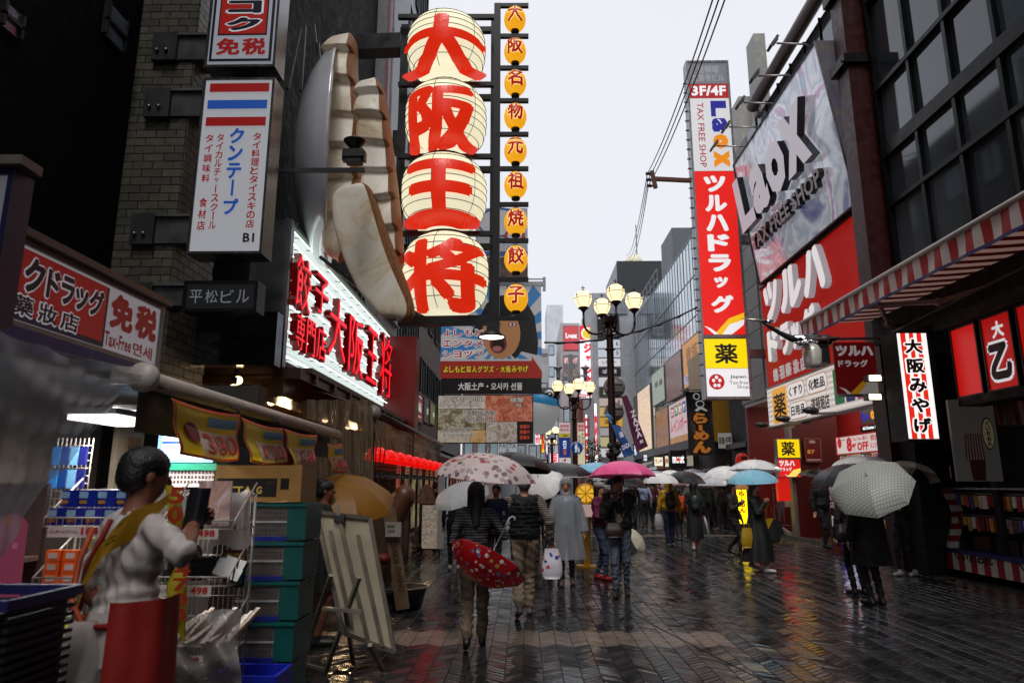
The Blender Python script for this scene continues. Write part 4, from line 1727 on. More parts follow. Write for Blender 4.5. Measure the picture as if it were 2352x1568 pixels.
cells = [(.01, .02, .49, .27, ['8a6a62', 'c8b4aa', 'e2d4cc', 'a58a80'], 3), (.5, .02, .49, .53, ['7a2c18', 'b0482c', 'd88060', 'e8b8a0'], 2.4),
   (.01, .3, .49, .42, ['3a3020', '7a6a44', 'c0b8a0', '5a7038'], 2), (.01, .73, .33, .25, ['7a6450', 'c8b8a4', 'e8ddd0'], 3),
   (.345, .73, .16, .25, ['9a6a38', 'd0a468', 'e8d0a0'], 4), (.51, .56, .32, .42, ['3a2c24', 'a08a78', 'd0c4b8', '58603c'], 3)]
for i, (x_, y_, w_, h_, cl, sc2) in enumerate(cells):
 q = B()
 rect(q, sf, x_, y_, w_, h_, photo(cl, sc2 * 1.5, .42, i + 5), .004)
 q.obj('picture', o_)
q = B()
blk = mat('15100e', .4)
LT = mat('d8d0c8', .4, emit=.45)
for s__, x_, y_, w_, h_ in (('欢迎光临', .06, .04, .42, .09), ('어서오세요', .06, .15, .38, .09), ('海鮮居酒屋', .3, .32, .3, .12), ('해선호프집', .3, .46, .3, .12), ('大阪名产物', .06, .68, .3, .1), ('오오사카특산품', .06, .79, .32, .09), ('螃蟹', .76, .06, .14, .1), ('게', .81, .18, .06, .09)):
 text(q, sf, s__, x_ - .004, y_ - .008, w_ + .008, h_ + .016, LT if s__[0] in '海해大오' else blk, bold=.06, c=.010)
 text(q, sf, s__, x_, y_, w_, h_, blk if s__[0] in '海해大오' else LT, bold=.01, c=.014)
for k in range(3):
 text(q, sf, '営業中', .86, .62 + k * .11, .1, .08, mat('c84830', .4, emit=.5), bold=.03, c=.012)
q.obj('lettering', o_)
# red boxes and shop signs on the wall after the neon board
q = B()
y_a = atX(895, 800, -3.1).y
q.bx(-3.6, -2.55, 16.0, 16.6, 2.75, atY(920, 778, 16.3).z, mat('6a0c12', .35, var=.1))
tag(q.obj('red_box_sign'), 'plain dark red end box just beyond the neon signboard', 'sign')
for (xa, xb, yt, yb, col, s__, lab) in ((946, 972, 885, 960, '8a1a20', '麺', 'red wall sign with pale stripes beyond the red end box'), (973, 986, 905, 968, '2a2622', '酒', 'narrow dark wall sign next to the seafood sign'), (987, 1000, 918, 972, '6a6a20', '寿', 'olive wall sign right under the billboard edge')):
 f_ = FS(-3.4, xa, xb, yt, yb)
 o_ = thing('wall_sign', lab, 'sign', f_.p(0, 0), 'small wall signs on the left')
 signbox(o_, f_, .2, mat(col, .4, emit=.35), mat('2a1414', .4), .05)
 q = B()
 if col == '8a1a20':
  for k in range(4):
   rect(q, f_, .04 + k * .085, .06, .05, .88, mat('d8cfc0', .4, emit=.4), .005)
  for k in range(4):
   rect(q, f_, .45, .12 + k * .22, .4, .05, mat('d8cfc0', .4, emit=.4), .005)
 text(q, f_, s__, .5, .4, .3, .25, mat('e0dcd0', .4, emit=.5), bold=.03, c=.01)
 q.obj('lettering', o_)
pp = FC(24, 1142, 1020, 1190, 1040)
o_ = thing('hanging_sign', 'white sign reading PASTA & PIZZA below the seafood sign', 'sign', pp.p(0, 0))
signbox(o_, FC(24, 1142, 1017, 1190, 1050), .1, mat('b8c0c4', .4, emit=.5), STEEL, .02)
q = B()
pp = FC(24, 1142, 1017, 1190, 1050)
text(q, pp, 'PASTA', .1, .06, .8, .3, BLACK, bold=.0, c=.01)
text(q, pp, '&', .42, .4, .16, .18, BLACK, bold=.0, c=.01)
text(q, pp, 'PIZZA', .1, .62, .8, .3, BLACK, bold=.0, c=.01)
q.obj('lettering', o_)
# blowfish lantern (round white and blue paper fish)
o_ = thing('fish_lantern', 'big white and blue paper fish lantern partly behind the seafood sign', 'lantern', atY(1240, 990, 30))
q = B()
c = atY(1238, 945, 30)
q.ball(c, 1.0, mat('c9cacc', .5, emit=.25), 24, 16, (.85, 1.2, 1.0))
q.obj('body', o_)
q = B()
q.ball(c + V((.12, -.25, .42)), .95, mat('3f9ad0', .5, emit=.25), 24, 12, (.82, 1.05, .5))
q.ball(c + V((.3, -.45, .62)), .72, BLACK, 20, 10, (.85, 1, .55))
q.obj('back', o_)
q = B()
e_ = c + V((.42, -1.08, .62))
q.lathe([(.2, 0), (.2, .03), (0, .04)], e_, P_('e8e8e8'), 16, axis=(.2, -1, 0))
q.lathe([(.12, 0), (.12, .05), (0, .06)], e_, BLACK, 16, axis=(.2, -1, 0))
q.lathe([(.05, 0), (.05, .07), (0, .08)], e_, P_('e8e8e8'), 12, axis=(.2, -1, 0))
q.obj('eye', o_)
# red row of lanterns and clear valance of the shop
VIN = mat('8a6a3c', .12, clear=.30, var=.5, sc=5, bump=1.0, bsc=9, trans=.35)
o_ = thing('shop_awning', 'brown clear plastic awning of the gyoza restaurant behind the row of red lanterns', 'awning', (-2, 9.2, 2.5))
q = B()
za = atX(860, 948, -2.0).z
q.tube([(-2.0, 9.1, za), (-2.0, 17, za)], .05, mat('4a4038', .3, .5), 10)
q.tube([(-2.0, 9.06, za), (-2.0, 9.1, za)], .1, mat('8a8680', .4), 12)
q.obj('roller', o_)
q = B()
q.grid(lambda a, c_: (-2.04 + .03 * math.sin(a * 60) * (1 - c_) + .02 * math.sin(a * 23 + c_ * 5), 9.2 + 7.7 * a, za - .05 - (1 - c_) * (.55 + .03 * math.sin(a * 30))), 60, 6, VIN)
q.obj('valance', o_)
q = B()
q.grid(lambda a, c_: (-2.0 - 1.3 * c_, 9.1 + 7.9 * a, za + .03 + .45 * c_ + .02 * math.sin(a * 40)), 40, 6, mat('4a3824', .5, trans=.3, var=.3))
q.obj('canopy', o_)
q = B()
q.grid(lambda a, c_: atY(690 + 165 * a, 918 + 190 * (1 - c_), 8.75) + V((0, .05 * math.sin(a * 34) + .03 * math.sin(a * 77 + 2 * c_), 0)), 70, 8, mat('83705a', .08, clear=.35, var=.4, sc=6, bump=.8, bsc=12, stretch=(3, 3, .4)))
tag(q.obj('plastic_curtain'), 'clear wet plastic curtain hanging beside the restaurant entrance', 'curtain')
RLM = mat('e80c08', .3, emit=.95, var=0)
lab_ = ['nearest', 'second', 'third', 'fourth', 'middle', 'sixth', 'seventh', 'eighth', 'farthest']
for k, y_ in enumerate((9.4, 10.1, 10.9, 11.75, 12.6, 13.5, 14.4, 15.3, 16.2)):
 c = V((-2.0, y_, atX(868, 1056, -2.0).z))
 t_ = thing('red_lantern', 'glowing red lantern on the black rail under the clear valance, %s from the viewer' % lab_[k], 'lantern', c, 'row of red lanterns')
 q = B()
 q.lathe([(.165 * math.sqrt(max(0, 1 - (z * .95) ** 2.4)), z * .17) for z in np.linspace(-.97, .97, 13)], c, RLM, 20)
 q.obj('shade', t_)
 q = B()
 for z in np.linspace(-.7, .7, 5):
  r_ = .165 * math.sqrt(1 - abs(z * .95) ** 2.4) * 1.01
  q.tube([c + V((r_ * math.cos(a), r_ * math.sin(a), z * .17)) for a in np.linspace(0, 2 * PI, 17)], .003, mat('8a0808', .4, emit=.3), 3, cap=False)
 q.lathe([(.07, -.165), (.07, -.19), (.01, -.19)], c, BLACK, 10)
 o2 = q.obj('hoops', t_)
q = B()
zr_ = atX(868, 1056, -2.0).z
q.bx(-2.04, -1.96, 9.1, 16.5, zr_ - .24, zr_ - .19, BLACK)
for y_ in (9.2, 12.5, 16.4):
 q.bar((-2.0, y_, zr_ - .2), (-2.0, y_, za), .02, .02, BLACK)
for k in range(5):
 a = atY(845 + k * 6, 1010 + 6 * k, 9.0)
 q.tube([atY(850 + 4 * k, 960, 9.05), atY(842 + 11 * k, 1020, 9.0), atY(846 + 8 * k, 1075 + 3 * k, 9.0), atY(830 + 16 * k, 1110, 9.0)], .008, BLACK, 5)
tag(q.obj('lantern_rail'), 'black rail and cables carrying the row of red lanterns', 'rail')
# ================================================================== RIGHT SIDE SIGNS
def zy(fr, Y, px, py):
 """fraction down a street-facing sign for a picture height"""
 return 1 - (atY(px, py, Y).z - fr.o.z) / fr.H
def xs(fr, X, px, py):
 """fraction along a wall sign for a picture column"""
 return abs(atX(px, py, X).y - fr.o.y) / fr.W
ps = thing('pole_sign', 'tall vertical drug store pole sign in grey, white, red and yellow sections', 'sign', (7, 21.7, 0))
pf = FC(21.7, 1597, 140, 1700, 917)
q = B()
q.frame(pf, 0, pf.W, 0, pf.H, -.4, -.02, mat('8f9196', .35, .5, var=.12))
q.obj('cabinet', ps)
q = B()
for a in (0, pf.W - .07):
 q.frame(pf, a, a + .07, 0, pf.H, -.02, .03, mat('a3a5aa', .3, .6))
Z = lambda py: zy(pf, 21.7, 1648, py)
for py in (140, 770, 912):
 z = (1 - Z(py)) * pf.H
 q.frame(pf, .07, pf.W - .07, z - (.08 if py < 900 else .06), z, -.02, .03, mat('8a8a8e', .3, .6))
q.obj('frame', ps)
def band(py0, py1, m_):
 q = B()
 q.frame(pf, .07, pf.W - .07, (1 - Z(py1)) * pf.H, (1 - Z(py0)) * pf.H, -.02, .0, m_)
 q.obj('panel', ps)
REDS = mat('e0201a', .35, emit=.85, var=0)
WHS = mat('f0eef0', .35, emit=.78, var=0)
band(144, 192, mat('9a9da4', .3, emit=.35))
band(193, 225, mat('b02228', .35, emit=.7, var=0))
band(226, 392, mat('e0dfe2', .35, emit=.68, var=0))
band(393, 768, REDS)
band(778, 845, mat('f6d600', .35, emit=.9, var=0))
band(846, 910, WHS)
q = B()
g1 = mat('c4c6cc', .35, emit=.45)
text(q, pf, '道頓堀', .26, Z(151), .5, Z(168) - Z(151), g1, bold=.0, c=.004)
text(q, pf, '九善寺ビル', .12, Z(170), .76, Z(187) - Z(170), g1, bold=.0, c=.004)
text(q, pf, '3F/4F', .1, Z(197), .8, Z(220) - Z(197), WHS, bold=.04, c=.004)
OR, BLU = mat('e88a10', .35, emit=.8, var=0), mat('2c2c9c', .35, emit=.6, var=0)
for s__, y0, y1, m_ in (('L', 232, 268, BLU), ('a', 271, 303, BLU), ('o', 308, 342, OR), ('x', 346, 385, OR)):
 text(q, pf, s__, .52, Z(y0), .36, Z(y1) - Z(y0), m_, bold=.09, c=.004, rot=-90)
text(q, pf, 'TAX FREE SHOP', .2, Z(236), .15, Z(384) - Z(236), mat('b0303c', .35, emit=.6), bold=.01, c=.004, rot=-90)
vtext(q, pf, 'ツルハドラッグ', .25, Z(400), .5, Z(722) - Z(400), WHS, bold=.06, c=.004, gap=.14)
poly(q, pf, [(.28, Z(768)), (.62, Z(731)), (.96, Z(718)), (.98, Z(732)), (.6, Z(768))], mat('f2b818', .35, emit=.85, var=0), .004)
poly(q, pf, [(.45, Z(768)), (.62, Z(745)), (.95, Z(734)), (.93, Z(746)), (.66, Z(768))], WHS, .007)
poly(q, pf, [(.07, Z(748)), (.2, Z(753)), (.38, Z(767)), (.28, Z(768)), (.18, Z(758))], WHS, .009)
text(q, pf, '薬', .26, Z(789), .5, Z(835) - Z(789), BLACK, bold=.03, c=.004)
disc(q, pf, .27, (Z(858) + Z(895)) / 2, .25, .25, mat('c81c20', .35, emit=.7, var=0), .004)
for k in range(5):
 a = R(90 + 72 * k)
 disc(q, pf, .27 + .07 * math.cos(a), (Z(858) + Z(895)) / 2 - .012 * math.sin(a), .055, .06, WHS, .007, 10)
text(q, pf, 'Japan.', .56, Z(861), .38, Z(870) - Z(861), BLACK, bold=.02, c=.004)
text(q, pf, 'Tax-free', .54, Z(874), .4, Z(882) - Z(874), mat('303034', .4), bold=0, c=.004)
text(q, pf, 'Shop', .7, Z(884), .24, Z(894) - Z(884), mat('303034', .4), bold=0, c=.004)
q.obj('lettering', ps)
q = B()
for k in range(30):
 z = pf.o.z + .8 + k * (pf.H - 1.2) / 30
 q.lathe([(.035, 0), (.03, .08), (0, .09)], (pf.o.x, 21.9, z), mat('8a8c90', .4, .5), 6, axis=(-1, 0, 0))
o_ = q.obj('side_bulb', ps)
o_['kind'] = 'stuff'
q = B()
for z in (5.6, 9.5, 12.3):
 q.bx(pf.o.x + pf.W, 8.0, 21.8, 22.1, z, z + .25, STEEL)
o_ = q.obj('wall_arm', ps)
# cable bracket and overhead wires
cb = thing('cable_bracket', 'rusty brown cross arm with insulators sticking out of the pole sign into the sky', 'bracket', atY(1590, 414, 21))
q = B()
q.bar(atY(1588, 415, 21), atY(1505, 411, 21), .12, .12, mat('5a2e20', .6, .2))
q.bar(atY(1497, 393, 21), atY(1506, 432, 21), .12, .12, mat('5a2e20', .6, .2))
q.obj('arm', cb)
for k, (x_, y_) in enumerate(((1487, 399), (1488, 413), (1490, 427))):
 q = B()
 c = atY(x_ + 4, y_, 21)
 q.lathe([(.03, -.12), (.07, -.08), (.04, -.04), (.07, 0), (.03, .06), (.03, .12)], c, mat('28262a', .3), 8, axis=(1, 0, 0))
 q.obj('insulator', cb)
for k in range(3):
 q = B()
 p0 = atY(1487 + k, 399 + 14 * k, 21)
 pt = atY(1656 + 15 * k, -60, 9.0)
 dn = atY(1438 + 4 * k, 585 + 6 * k, 60)
 L = []
 for i in range(13):
  u = i / 12
  p = p0.lerp(pt, u)
  p.z -= .25 * 4 * u * (1 - u)
  L.append(p)
 q.tube(L, .014, BLACK, 5)
 L = []
 for i in range(13):
  u = i / 12
  p = p0.lerp(dn, u)
  p.z -= .9 * 4 * u * (1 - u)
  L.append(p)
 q.tube(L, .016, BLACK, 5)
 tag(q.obj('power_cable'), ['leftmost', 'middle', 'rightmost'][k] + ' of the three thin black cables crossing the sky over the pole sign', 'cable', 'overhead cables')
q = B()
L = []
for i in range(25):
 u = i / 24
 p = atY(1250, 786, 21).lerp(atY(1602, 705, 21.2), u)
 p.z -= .35 * 4 * u * (1 - u)
 L.append(p)
q.tube(L, .03, BLACK, 6)
q.tube([p + V((0, .1, .03 * math.sin(i * 2))) for i, p in enumerate(L)], .022, BLACK, 5)
tag(q.obj('bundled_cable'), 'thick black cable bundle sagging across the street behind the street lamp', 'cable')
# ---- big mirrored signboard
lx = thing('large_signboard', 'large shimmering tilted signboard with raised silver letters and TAX FREE SHOP', 'signboard', (7.3, 17.5, 7.65))
lf = F((7.42, 20.6, 7.66), (0, -1, 0), (-.56, 0, 4.05), 6.27, 4.09)
HOL, t, b_, v = nodes_mat('painted_shimmer_panel', .12)
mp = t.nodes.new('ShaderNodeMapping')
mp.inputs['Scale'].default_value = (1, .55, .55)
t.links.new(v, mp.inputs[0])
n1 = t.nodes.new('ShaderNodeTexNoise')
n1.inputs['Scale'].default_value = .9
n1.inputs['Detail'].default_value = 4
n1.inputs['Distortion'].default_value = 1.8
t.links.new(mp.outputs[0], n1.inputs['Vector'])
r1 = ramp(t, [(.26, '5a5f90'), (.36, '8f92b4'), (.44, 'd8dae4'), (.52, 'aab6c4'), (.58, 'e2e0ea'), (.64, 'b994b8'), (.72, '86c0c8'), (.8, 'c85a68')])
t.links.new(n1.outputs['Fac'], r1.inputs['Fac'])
plug(t, b_, r1.outputs[0], .26)  # iridescent tints painted in, with a glow for reflected sky
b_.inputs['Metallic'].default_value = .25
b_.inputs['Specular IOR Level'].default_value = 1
for k in range(6):
 q = B()
 q.frame(lf, lf.W * k / 6 + .004, lf.W * (k + 1) / 6 - .004, .04, lf.H - .04, -.12, 0, HOL)
 q.obj('panel', lx)
q = B()
q.frame(lf, 0, lf.W, 0, .04, -.2, .04, BLACK)
q.frame(lf, 0, lf.W, lf.H - .04, lf.H, -.2, .04, BLACK)
q.frame(lf, -.04, 0, 0, lf.H, -.2, .04, BLACK)
q.frame(lf, lf.W, lf.W + .04, 0, lf.H, -.2, .04, mat('8a8a8a', .35, .6))
q.obj('frame', lx)
q = B()
a, b1_, c_, d = lf.p(lf.W + .045, 0), lf.p(lf.W + .045, lf.H), V((7.85, lf.p(lf.W + .045, 0).y, 7.66)), V((7.85, lf.p(lf.W + .045, 0).y, 7.66 + 4.05))
q.add([a, b1_, d, c_], [(0, 3, 2, 1)], photo(['8a7a6a', 'a893a0', '9a98b8', 'b8a898', '80787c'], 1.2, .12, 4, .2))
q.obj('side_cheek', lx)
LET, LSD = mat('e4dde8', .4, emit=.4, var=0), mat('121216', .3)  # letter fronts given an added glow to brighten them
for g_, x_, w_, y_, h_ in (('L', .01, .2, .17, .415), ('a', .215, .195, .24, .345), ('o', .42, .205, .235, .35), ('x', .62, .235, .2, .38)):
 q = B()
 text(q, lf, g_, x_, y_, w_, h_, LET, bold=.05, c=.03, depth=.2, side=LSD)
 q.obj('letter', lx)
q = B()
text(q, lf, 'TAX FREE SHOP', .07, .655, .78, .11, mat('d8d4dc', .3, var=.05), bold=.03, c=.03, depth=.14, side=LSD)
o_ = q.obj('small_lettering', lx)
for k, (hx, hy, wx, wy) in enumerate(((1775, 100, 1850, 102), (1733, 175, 1812, 173), (1700, 236, 1775, 238), (1667, 292, 1742, 292), (1640, 335, 1712, 337))):
 Yk = 15.4 + k * 1.35
 a, c_ = atY(hx, hy, Yk), atY(wx, wy, Yk)
 lab = ['nearest', 'second nearest', 'middle', 'second farthest', 'farthest']
 t_ = thing('sign_floodlight', 'unlit floodlight on a thin arm over the shimmering signboard, %s of five' % lab[k], 'floodlight', c_, 'floodlights along the big signboard')
 q = B()
 q.tube([a + V((.1, 0, 0)), c_, c_ + V((.35, 0, -.25))], .025, STEEL, 6)
 q.obj('arm', t_)
 q = B()
 rt = Matrix.Rotation(R(-55), 3, 'Y')
 q.box(a, (.36, .26, .07), mat('6a6c70', .35, .5), rt)
 q.box(a + V((.05, 0, .05)), (.16, .12, .09), mat('9a9ca0', .35, .6), rt)
 q.obj('head', t_)
# ---- red sign with white channel letters
rs = thing('red_signboard', 'red wall signboard with raised white katakana below the shimmering board', 'signboard', (7.5, 17.5, 4.43))
rf = F((7.55, 21.0, 4.44), (0, -1, 0), (0, 0, 1), 6.75, 3.15)
q = B()
q.frame(rf, 0, rf.W, 0, rf.H, -.15, 0, mat('c01a12', .6, emit=.42, var=0, spec=.2))
q.obj('board', rs)
q = B()
q.frame(rf, rf.W, rf.W + .09, 0, rf.H, -.2, .06, mat('c8c6c6', .35, .4))
q.frame(rf, 0, rf.W, rf.H, rf.H + .05, -.2, .06, mat('2a1a1a', .4))
q.obj('frame', rs)
WCH, WSD = mat('e8e4e6', .35, emit=.7, var=0), mat('c8c0c6', .4, emit=.38)
def wlet(g_, xa, xb, r0, r1, m=WCH, nm='letter', dp=.16):
 Xf = 7.33
 ya, yb = [atX(x_, 1110 - (r0 + r1) / 2 * (x_ - 1202), Xf).y for x_ in (xa, xb)]
 zt, zb = HC + Xf * r0, HC + Xf * r1
 f_ = F((Xf + .0, ya, zb), (0, -1, 0), (0, 0, 1), ya - yb, zt - zb)
 q = B()
 text(q, f_, g_, 0, 0, 1, 1, m, bold=.07 if g_ < '一' else .015, c=-dp + .02, depth=dp, side=WSD)
 q.obj(nm, rs)
wlet('ツ', 1757, 1789, .80, .635)
wlet('ル', 1793, 1842, .80, .635)
wlet('ハ', 1846, 1895, .80, .635)
wlet('ド', 1765, 1790, .605, .48)
wlet('ラ', 1794, 1816, .60, .48)
wlet('ッ', 1820, 1838, .58, .48)
wlet('グ', 1842, 1876, .61, .48)
for g_, xa, xb in zip('鶴羽藥妝店', (1778, 1792, 1806, 1824, 1840), (1788, 1802, 1818, 1836, 1853)):
 wlet(g_, xa, xb, .445, .395, mat('e0d0d2', .35, emit=.4), 'small_letter', .03)
ws = thing('white_sign', 'white lit wall sign with pill outlines くすり 化粧品 日用品 道頓堀店', 'sign', (7.5, 17.5, 3.3))
wf_ = F((7.5, 21.0, 3.27), (0, -1, 0), (0, 0, 1), 6.8, 1.13)
LITW, t, b_, v = nodes_mat('lit_white_panel', .35)
wv = t.nodes.new('ShaderNodeTexWave')
wv.bands_direction = 'Z'
wv.inputs['Scale'].default_value = 2.2
wv.inputs['Distortion'].default_value = 0
t.links.new(v, wv.inputs['Vector'])
r1 = ramp(t, [(0, 'b4a9a2'), (1, 'd8d0c8')])
t.links.new(wv.outputs['Fac'], r1.inputs['Fac'])
plug(t, b_, r1.outputs[0], .72)
q = B()
q.frame(wf_, 0, wf_.W, 0, wf_.H, -.15, 0, LITW)
q.obj('board', ws)
q = B()
q.frame(wf_, 0, wf_.W, -.05, 0, -.2, .05, mat('8a8684', .4, .3))
q.frame(wf_, 0, wf_.W, wf_.H, wf_.H + .04, -.2, .05, mat('8a8684', .4, .3))
q.obj('frame', ws)
q = B()
FXx = lambda px: abs(atX(px, 1110 - .3 * (px - 1202), 7.5).y - 21.0) / wf_.W
def pill(x0, x1, y0, h0, s__):
 a, b_ = FXx(x0), FXx(x1)
 rrect(q, wf_, a, y0, b_ - a, h0, .2, mat('c07850', .4, emit=.5), .004)
 rrect(q, wf_, a + .004, y0 + .02, b_ - a - .008, h0 - .04, .18, mat('e6deda', .4, emit=.75), .007)
 text(q, wf_, s__, a + .02, y0 + .09, b_ - a - .04, h0 - .18, BLACK, bold=.035, c=.010)
rrect(q, wf_, FXx(1776), .04, FXx(1808) - FXx(1776), .9, .05, mat('e8a020', .4, emit=.7), .004)
text(q, wf_, '薬', FXx(1778), .18, FXx(1806) - FXx(1778), .62, BLACK, bold=.025, c=.008)
pill(1810, 1850, .05, .42, 'くすり')
pill(1855, 1903, .05, .42, '化粧品')
pill(1812, 1853, .53, .42, '日用品')
text(q, wf_, '道頓堀店', FXx(1862), .56, FXx(1904) - FXx(1862), .32, BLACK, bold=.03, c=.005)
for x0, x1, cc in ((1916, 1938, '1c6a40'), (1941, 1962, '1c2460'), (1966, 1988, 'a84068'), (1992, 2014, '206048')):
 a, b_ = FXx(x0), FXx(x1)
 rrect(q, wf_, a, .1, b_ - a, .75, .06, mat(cc, .4, emit=.55), .004)
q.obj('lettering', ws)
# flood lamps under the white sign
for k, (px, py, ax, ay) in enumerate(((1798, 961, 1858, 972), (1862, 942, 1930, 948), (1750, 975, 1822, 980))):
 Yk = (18.5, 16.5, 20.6)[k]
 a, c_ = atY(px, py, Yk), atY(ax, ay, Yk)
 t_ = thing('wall_washer_lamp', ['dark lamp head on a grey bracket under the 薬 panel', 'dark lamp head on a grey bracket under 道頓堀店', 'grey bracket lamp at the far end of the drug store sign, beside the dark gap'][k], 'lamp', c_, 'bracket lamps under the white sign')
 q = B()
 q.bar(a + V((0, 0, -.08)), c_ + V((0, 0, 0)), .06, .06, mat('8a8784', .4, .4))
 q.bar(c_, c_ + V((.0, 0, .35)), .06, .06, mat('8a8784', .4, .4))
 q.obj('bracket', t_)
 q = B()
 q.ball(a, .16, mat('3a3a3c', .35, .4), 12, 8, (1.3, .8, .55))
 q.obj('head', t_)
# twin lit floods
for k, (px, py) in enumerate(((2006, 869), (2006, 912))):
 c = atY(px, py, 12.2)
 t_ = thing('lit_floodlight', ['upper', 'lower'][k] + ' lit square floodlight beside the dark red flag sign', 'floodlight', c, 'pair of lit floodlights')
 q = B()
 q.box(c, (.3, .12, .12), mat('9a9894', .35, .5))
 q.bar(c + V((0, .1, 0)), c + V((.4, .1, -.12 if k == 0 else .16)), .03, .03, mat('b0aca4', .4, .4))
 q.obj('housing', t_)
 q = B()
 q.box(c + V((0, -.065, 0)), (.2, .012, .09), E_('fff6d8', 6))
 q.obj('lamp_glass', t_)
# ---- flag sign, crane
ff = FC(12.6, 1918, 786, 2014, 905)
t_ = thing('flag_sign', 'dark red hanging flag sign with white katakana on two grey poles', 'sign', ff.p(0, 0))
q = B()
q.frame(ff, 0, ff.W, 0, ff.H, -.03, 0, mat('6a0e10', .4, emit=.30, var=0))
q.obj('flag', t_)
q = B()
wq = mat('a8a0a2', .4, emit=.45)
text(q, ff, 'ツルハ', .05, .06, .9, .21, wq, bold=.07, c=.004)
text(q, ff, 'ドラッグ', .08, .34, .72, .14, wq, bold=.05, c=.004)
poly(q, ff, [(.28, 1.0), (.7, .7), (.98, .6), (.98, .68), (.5, 1.0)], mat('9a6a18', .4, emit=.5), .004)
poly(q, ff, [(.5, 1.0), (.74, .78), (.98, .69), (.98, 1.0)], mat('98908c', .4, emit=.4), .007)
poly(q, ff, [(.04, .86), (.2, .9), (.34, 1.0), (.24, 1.0), (.16, .93)], wq, .009)
q.obj('lettering', t_)
q = B()
q.bar(atY(1912, 779, 12.6), atY(2038, 777, 12.6), .05, .05, mat('a8a6a4', .35, .5))
q.bar(atY(1924, 908, 12.6), atY(2046, 908, 12.6), .05, .05, mat('a8a6a4', .35, .5))
q.obj('pole', t_)
cr_ = thing('crane_sculpture', 'chrome flying crane with a black neck perched on the end of the upper flag pole', 'sculpture', atY(1870, 785, 12.3))
CY = 12.3
c_w = lambda x, y, dy=0: np.array(atY(x, y, CY)) + np.array([0, dy, 0])
fl = Field(c_w(1760, 900) - np.array([.1, .6, .0]), c_w(1935, 700) + np.array([.1, .6, .1]), .014, .03)
fl.cone(c_w(1845, 783), c_w(1895, 783), .12, .13, 0)
fl.cone(c_w(1895, 783), c_w(1925, 776), .10, .03, 0)
fl.cone(c_w(1845, 780), c_w(1820, 776), .10, .05, 0)
for k in range(7):
 fl.cone(c_w(1850 - k * 1.5, 788 + k, -.12 - k * .05), c_w(1812 + k * 7, 794 + k * .6, -.28 - k * .03), .035, .018, 0, k=.008)
 fl.cone(c_w(1850, 782, .12 + k * .04), c_w(1835 + k * 6, 776, .3 + k * .03), .03, .015, 0, k=.008)
skinobj('body', [fl.mesh()], [CHROME], cr_).matrix_local = Matrix.Translation(-wl(cr_))
q = B()
q.tube([atY(1835, 782, CY), atY(1815, 776, CY), atY(1790, 764, CY), atY(1770, 752, CY), atY(1757, 741, CY)], [.075, .06, .04, .035, .04], BLACK, 12)
q.obj('neck', cr_)
q = B()
q.ball(atY(1756, 738, CY), .055, mat('2a2a2c', .2, .5), 12, 10, (1.3, .8, .8))
q.ball(atY(1767, 742, CY) + V((0, -.02, .03)), .05, CHROME, 10, 8, (1.5, .6, .7))
q.obj('head', cr_)
q = B()
q.tube([atY(1752, 738, CY), atY(1738, 735, CY), atY(1702, 731, CY)], [.035, .028, .004], mat('b8b4a8', .25, .6), 8)
q.obj('beak', cr_)
q = B()
q.ball(atY(1758, 736, CY) + V((0, -.05, 0)), .014, mat('d84010', .3, emit=.4), 8, 6)
q.obj('eye', cr_)
q = B()
q.lathe([(.13, -.22), (.15, -.15), (.17, .1), (.1, .22)], atY(1866, 818, CY), mat('d8d4cc', .25, .2), 18)
q.box(atY(1890, 818, CY) + V((0, .05, 0)), (.17, .3, .3), BLACK)
q.box(atY(1882, 836, CY) + V((0, 0, 0)), (.2, .25, .02), STEEL)
q.obj('lamp_housing', cr_)
# ---- striped awning
aw = thing('striped_awning', 'long red and white striped awning with a blue hem reaching out from the right wall', 'awning', (6.5, 9, 4.6))
AX = 5.6
za = atX(2100, 598, AX).z
RS_, WS_ = mat('c01c24', .5, trans=.2, var=.12), mat('f0eae8', .5, trans=.2, var=.06)
y = 3.0
k = 0
ya0 = atX(1842, 760, AX).y
while y < ya0:
 q = B()
 y1 = min(y + .165, ya0)
 q.grid(lambda a, c_, y=y, y1=y1: (AX - .01 + .012 * math.sin((y + (y1 - y) * a) * 9 + c_ * 2), y + (y1 - y) * a, za - .29 * (1 - c_) + .0), 2, 3, RS_ if k % 2 else WS_)
 q.obj('valance_stripe', aw)
 y = y1
 k += 1
q = B()
q.grid(lambda a, c_: (AX - .015 + .012 * math.sin((3 + (ya0 - 3) * a) * 9), 3 + (ya0 - 3) * a, za - .29 - .045 * (1 - c_)), 90, 1, mat('20306a', .5, var=.2))
q.obj('hem', aw)
q = B()
q.grid(lambda a, c_: (AX + 1.95 * c_, 3 + (ya0 - 3) * a, za + .02 + .12 * c_ - .03 * math.sin(c_ * 3.1)), 60, 6, mat('b08a80', .55, trans=.45, var=.15))
q.obj('canopy', aw)
q = B()
for k in range(64):
 yy = 3.1 + k * .165
 if yy < ya0 and k % 2:
  q.grid(lambda a, c_: (AX + .03 + 1.9 * c_, yy + .16 * a, za + .012 + .12 * c_ - .03 * math.sin(c_ * 3.1)), 1, 6, mat('7a2c2c', .55, trans=.3))
o_ = q.obj('canopy_stripes', aw)
o_['kind'] = 'stuff'
q = B()
q.tube([(AX, 3, za + .03), (AX, ya0, za + .03)], .045, mat('b0aba6', .4, .3), 10)
q.obj('front_rail', aw)
q = B()
for (y0, yt) in ((13.2, 10.8), (9.4, 11.6)):
 q.tube([(7.5, y0, za - .12), (6.6, (y0 + yt) / 2 + .1, za - .3), (AX + .1, yt, za - .1)], .04, mat('8d7c74', .4, .2), 8)
 q.ball((6.6, (y0 + yt) / 2 + .1, za - .3), .07, mat('8d7c74', .4), 10, 8)
o_ = q.obj('folding_arm', aw)
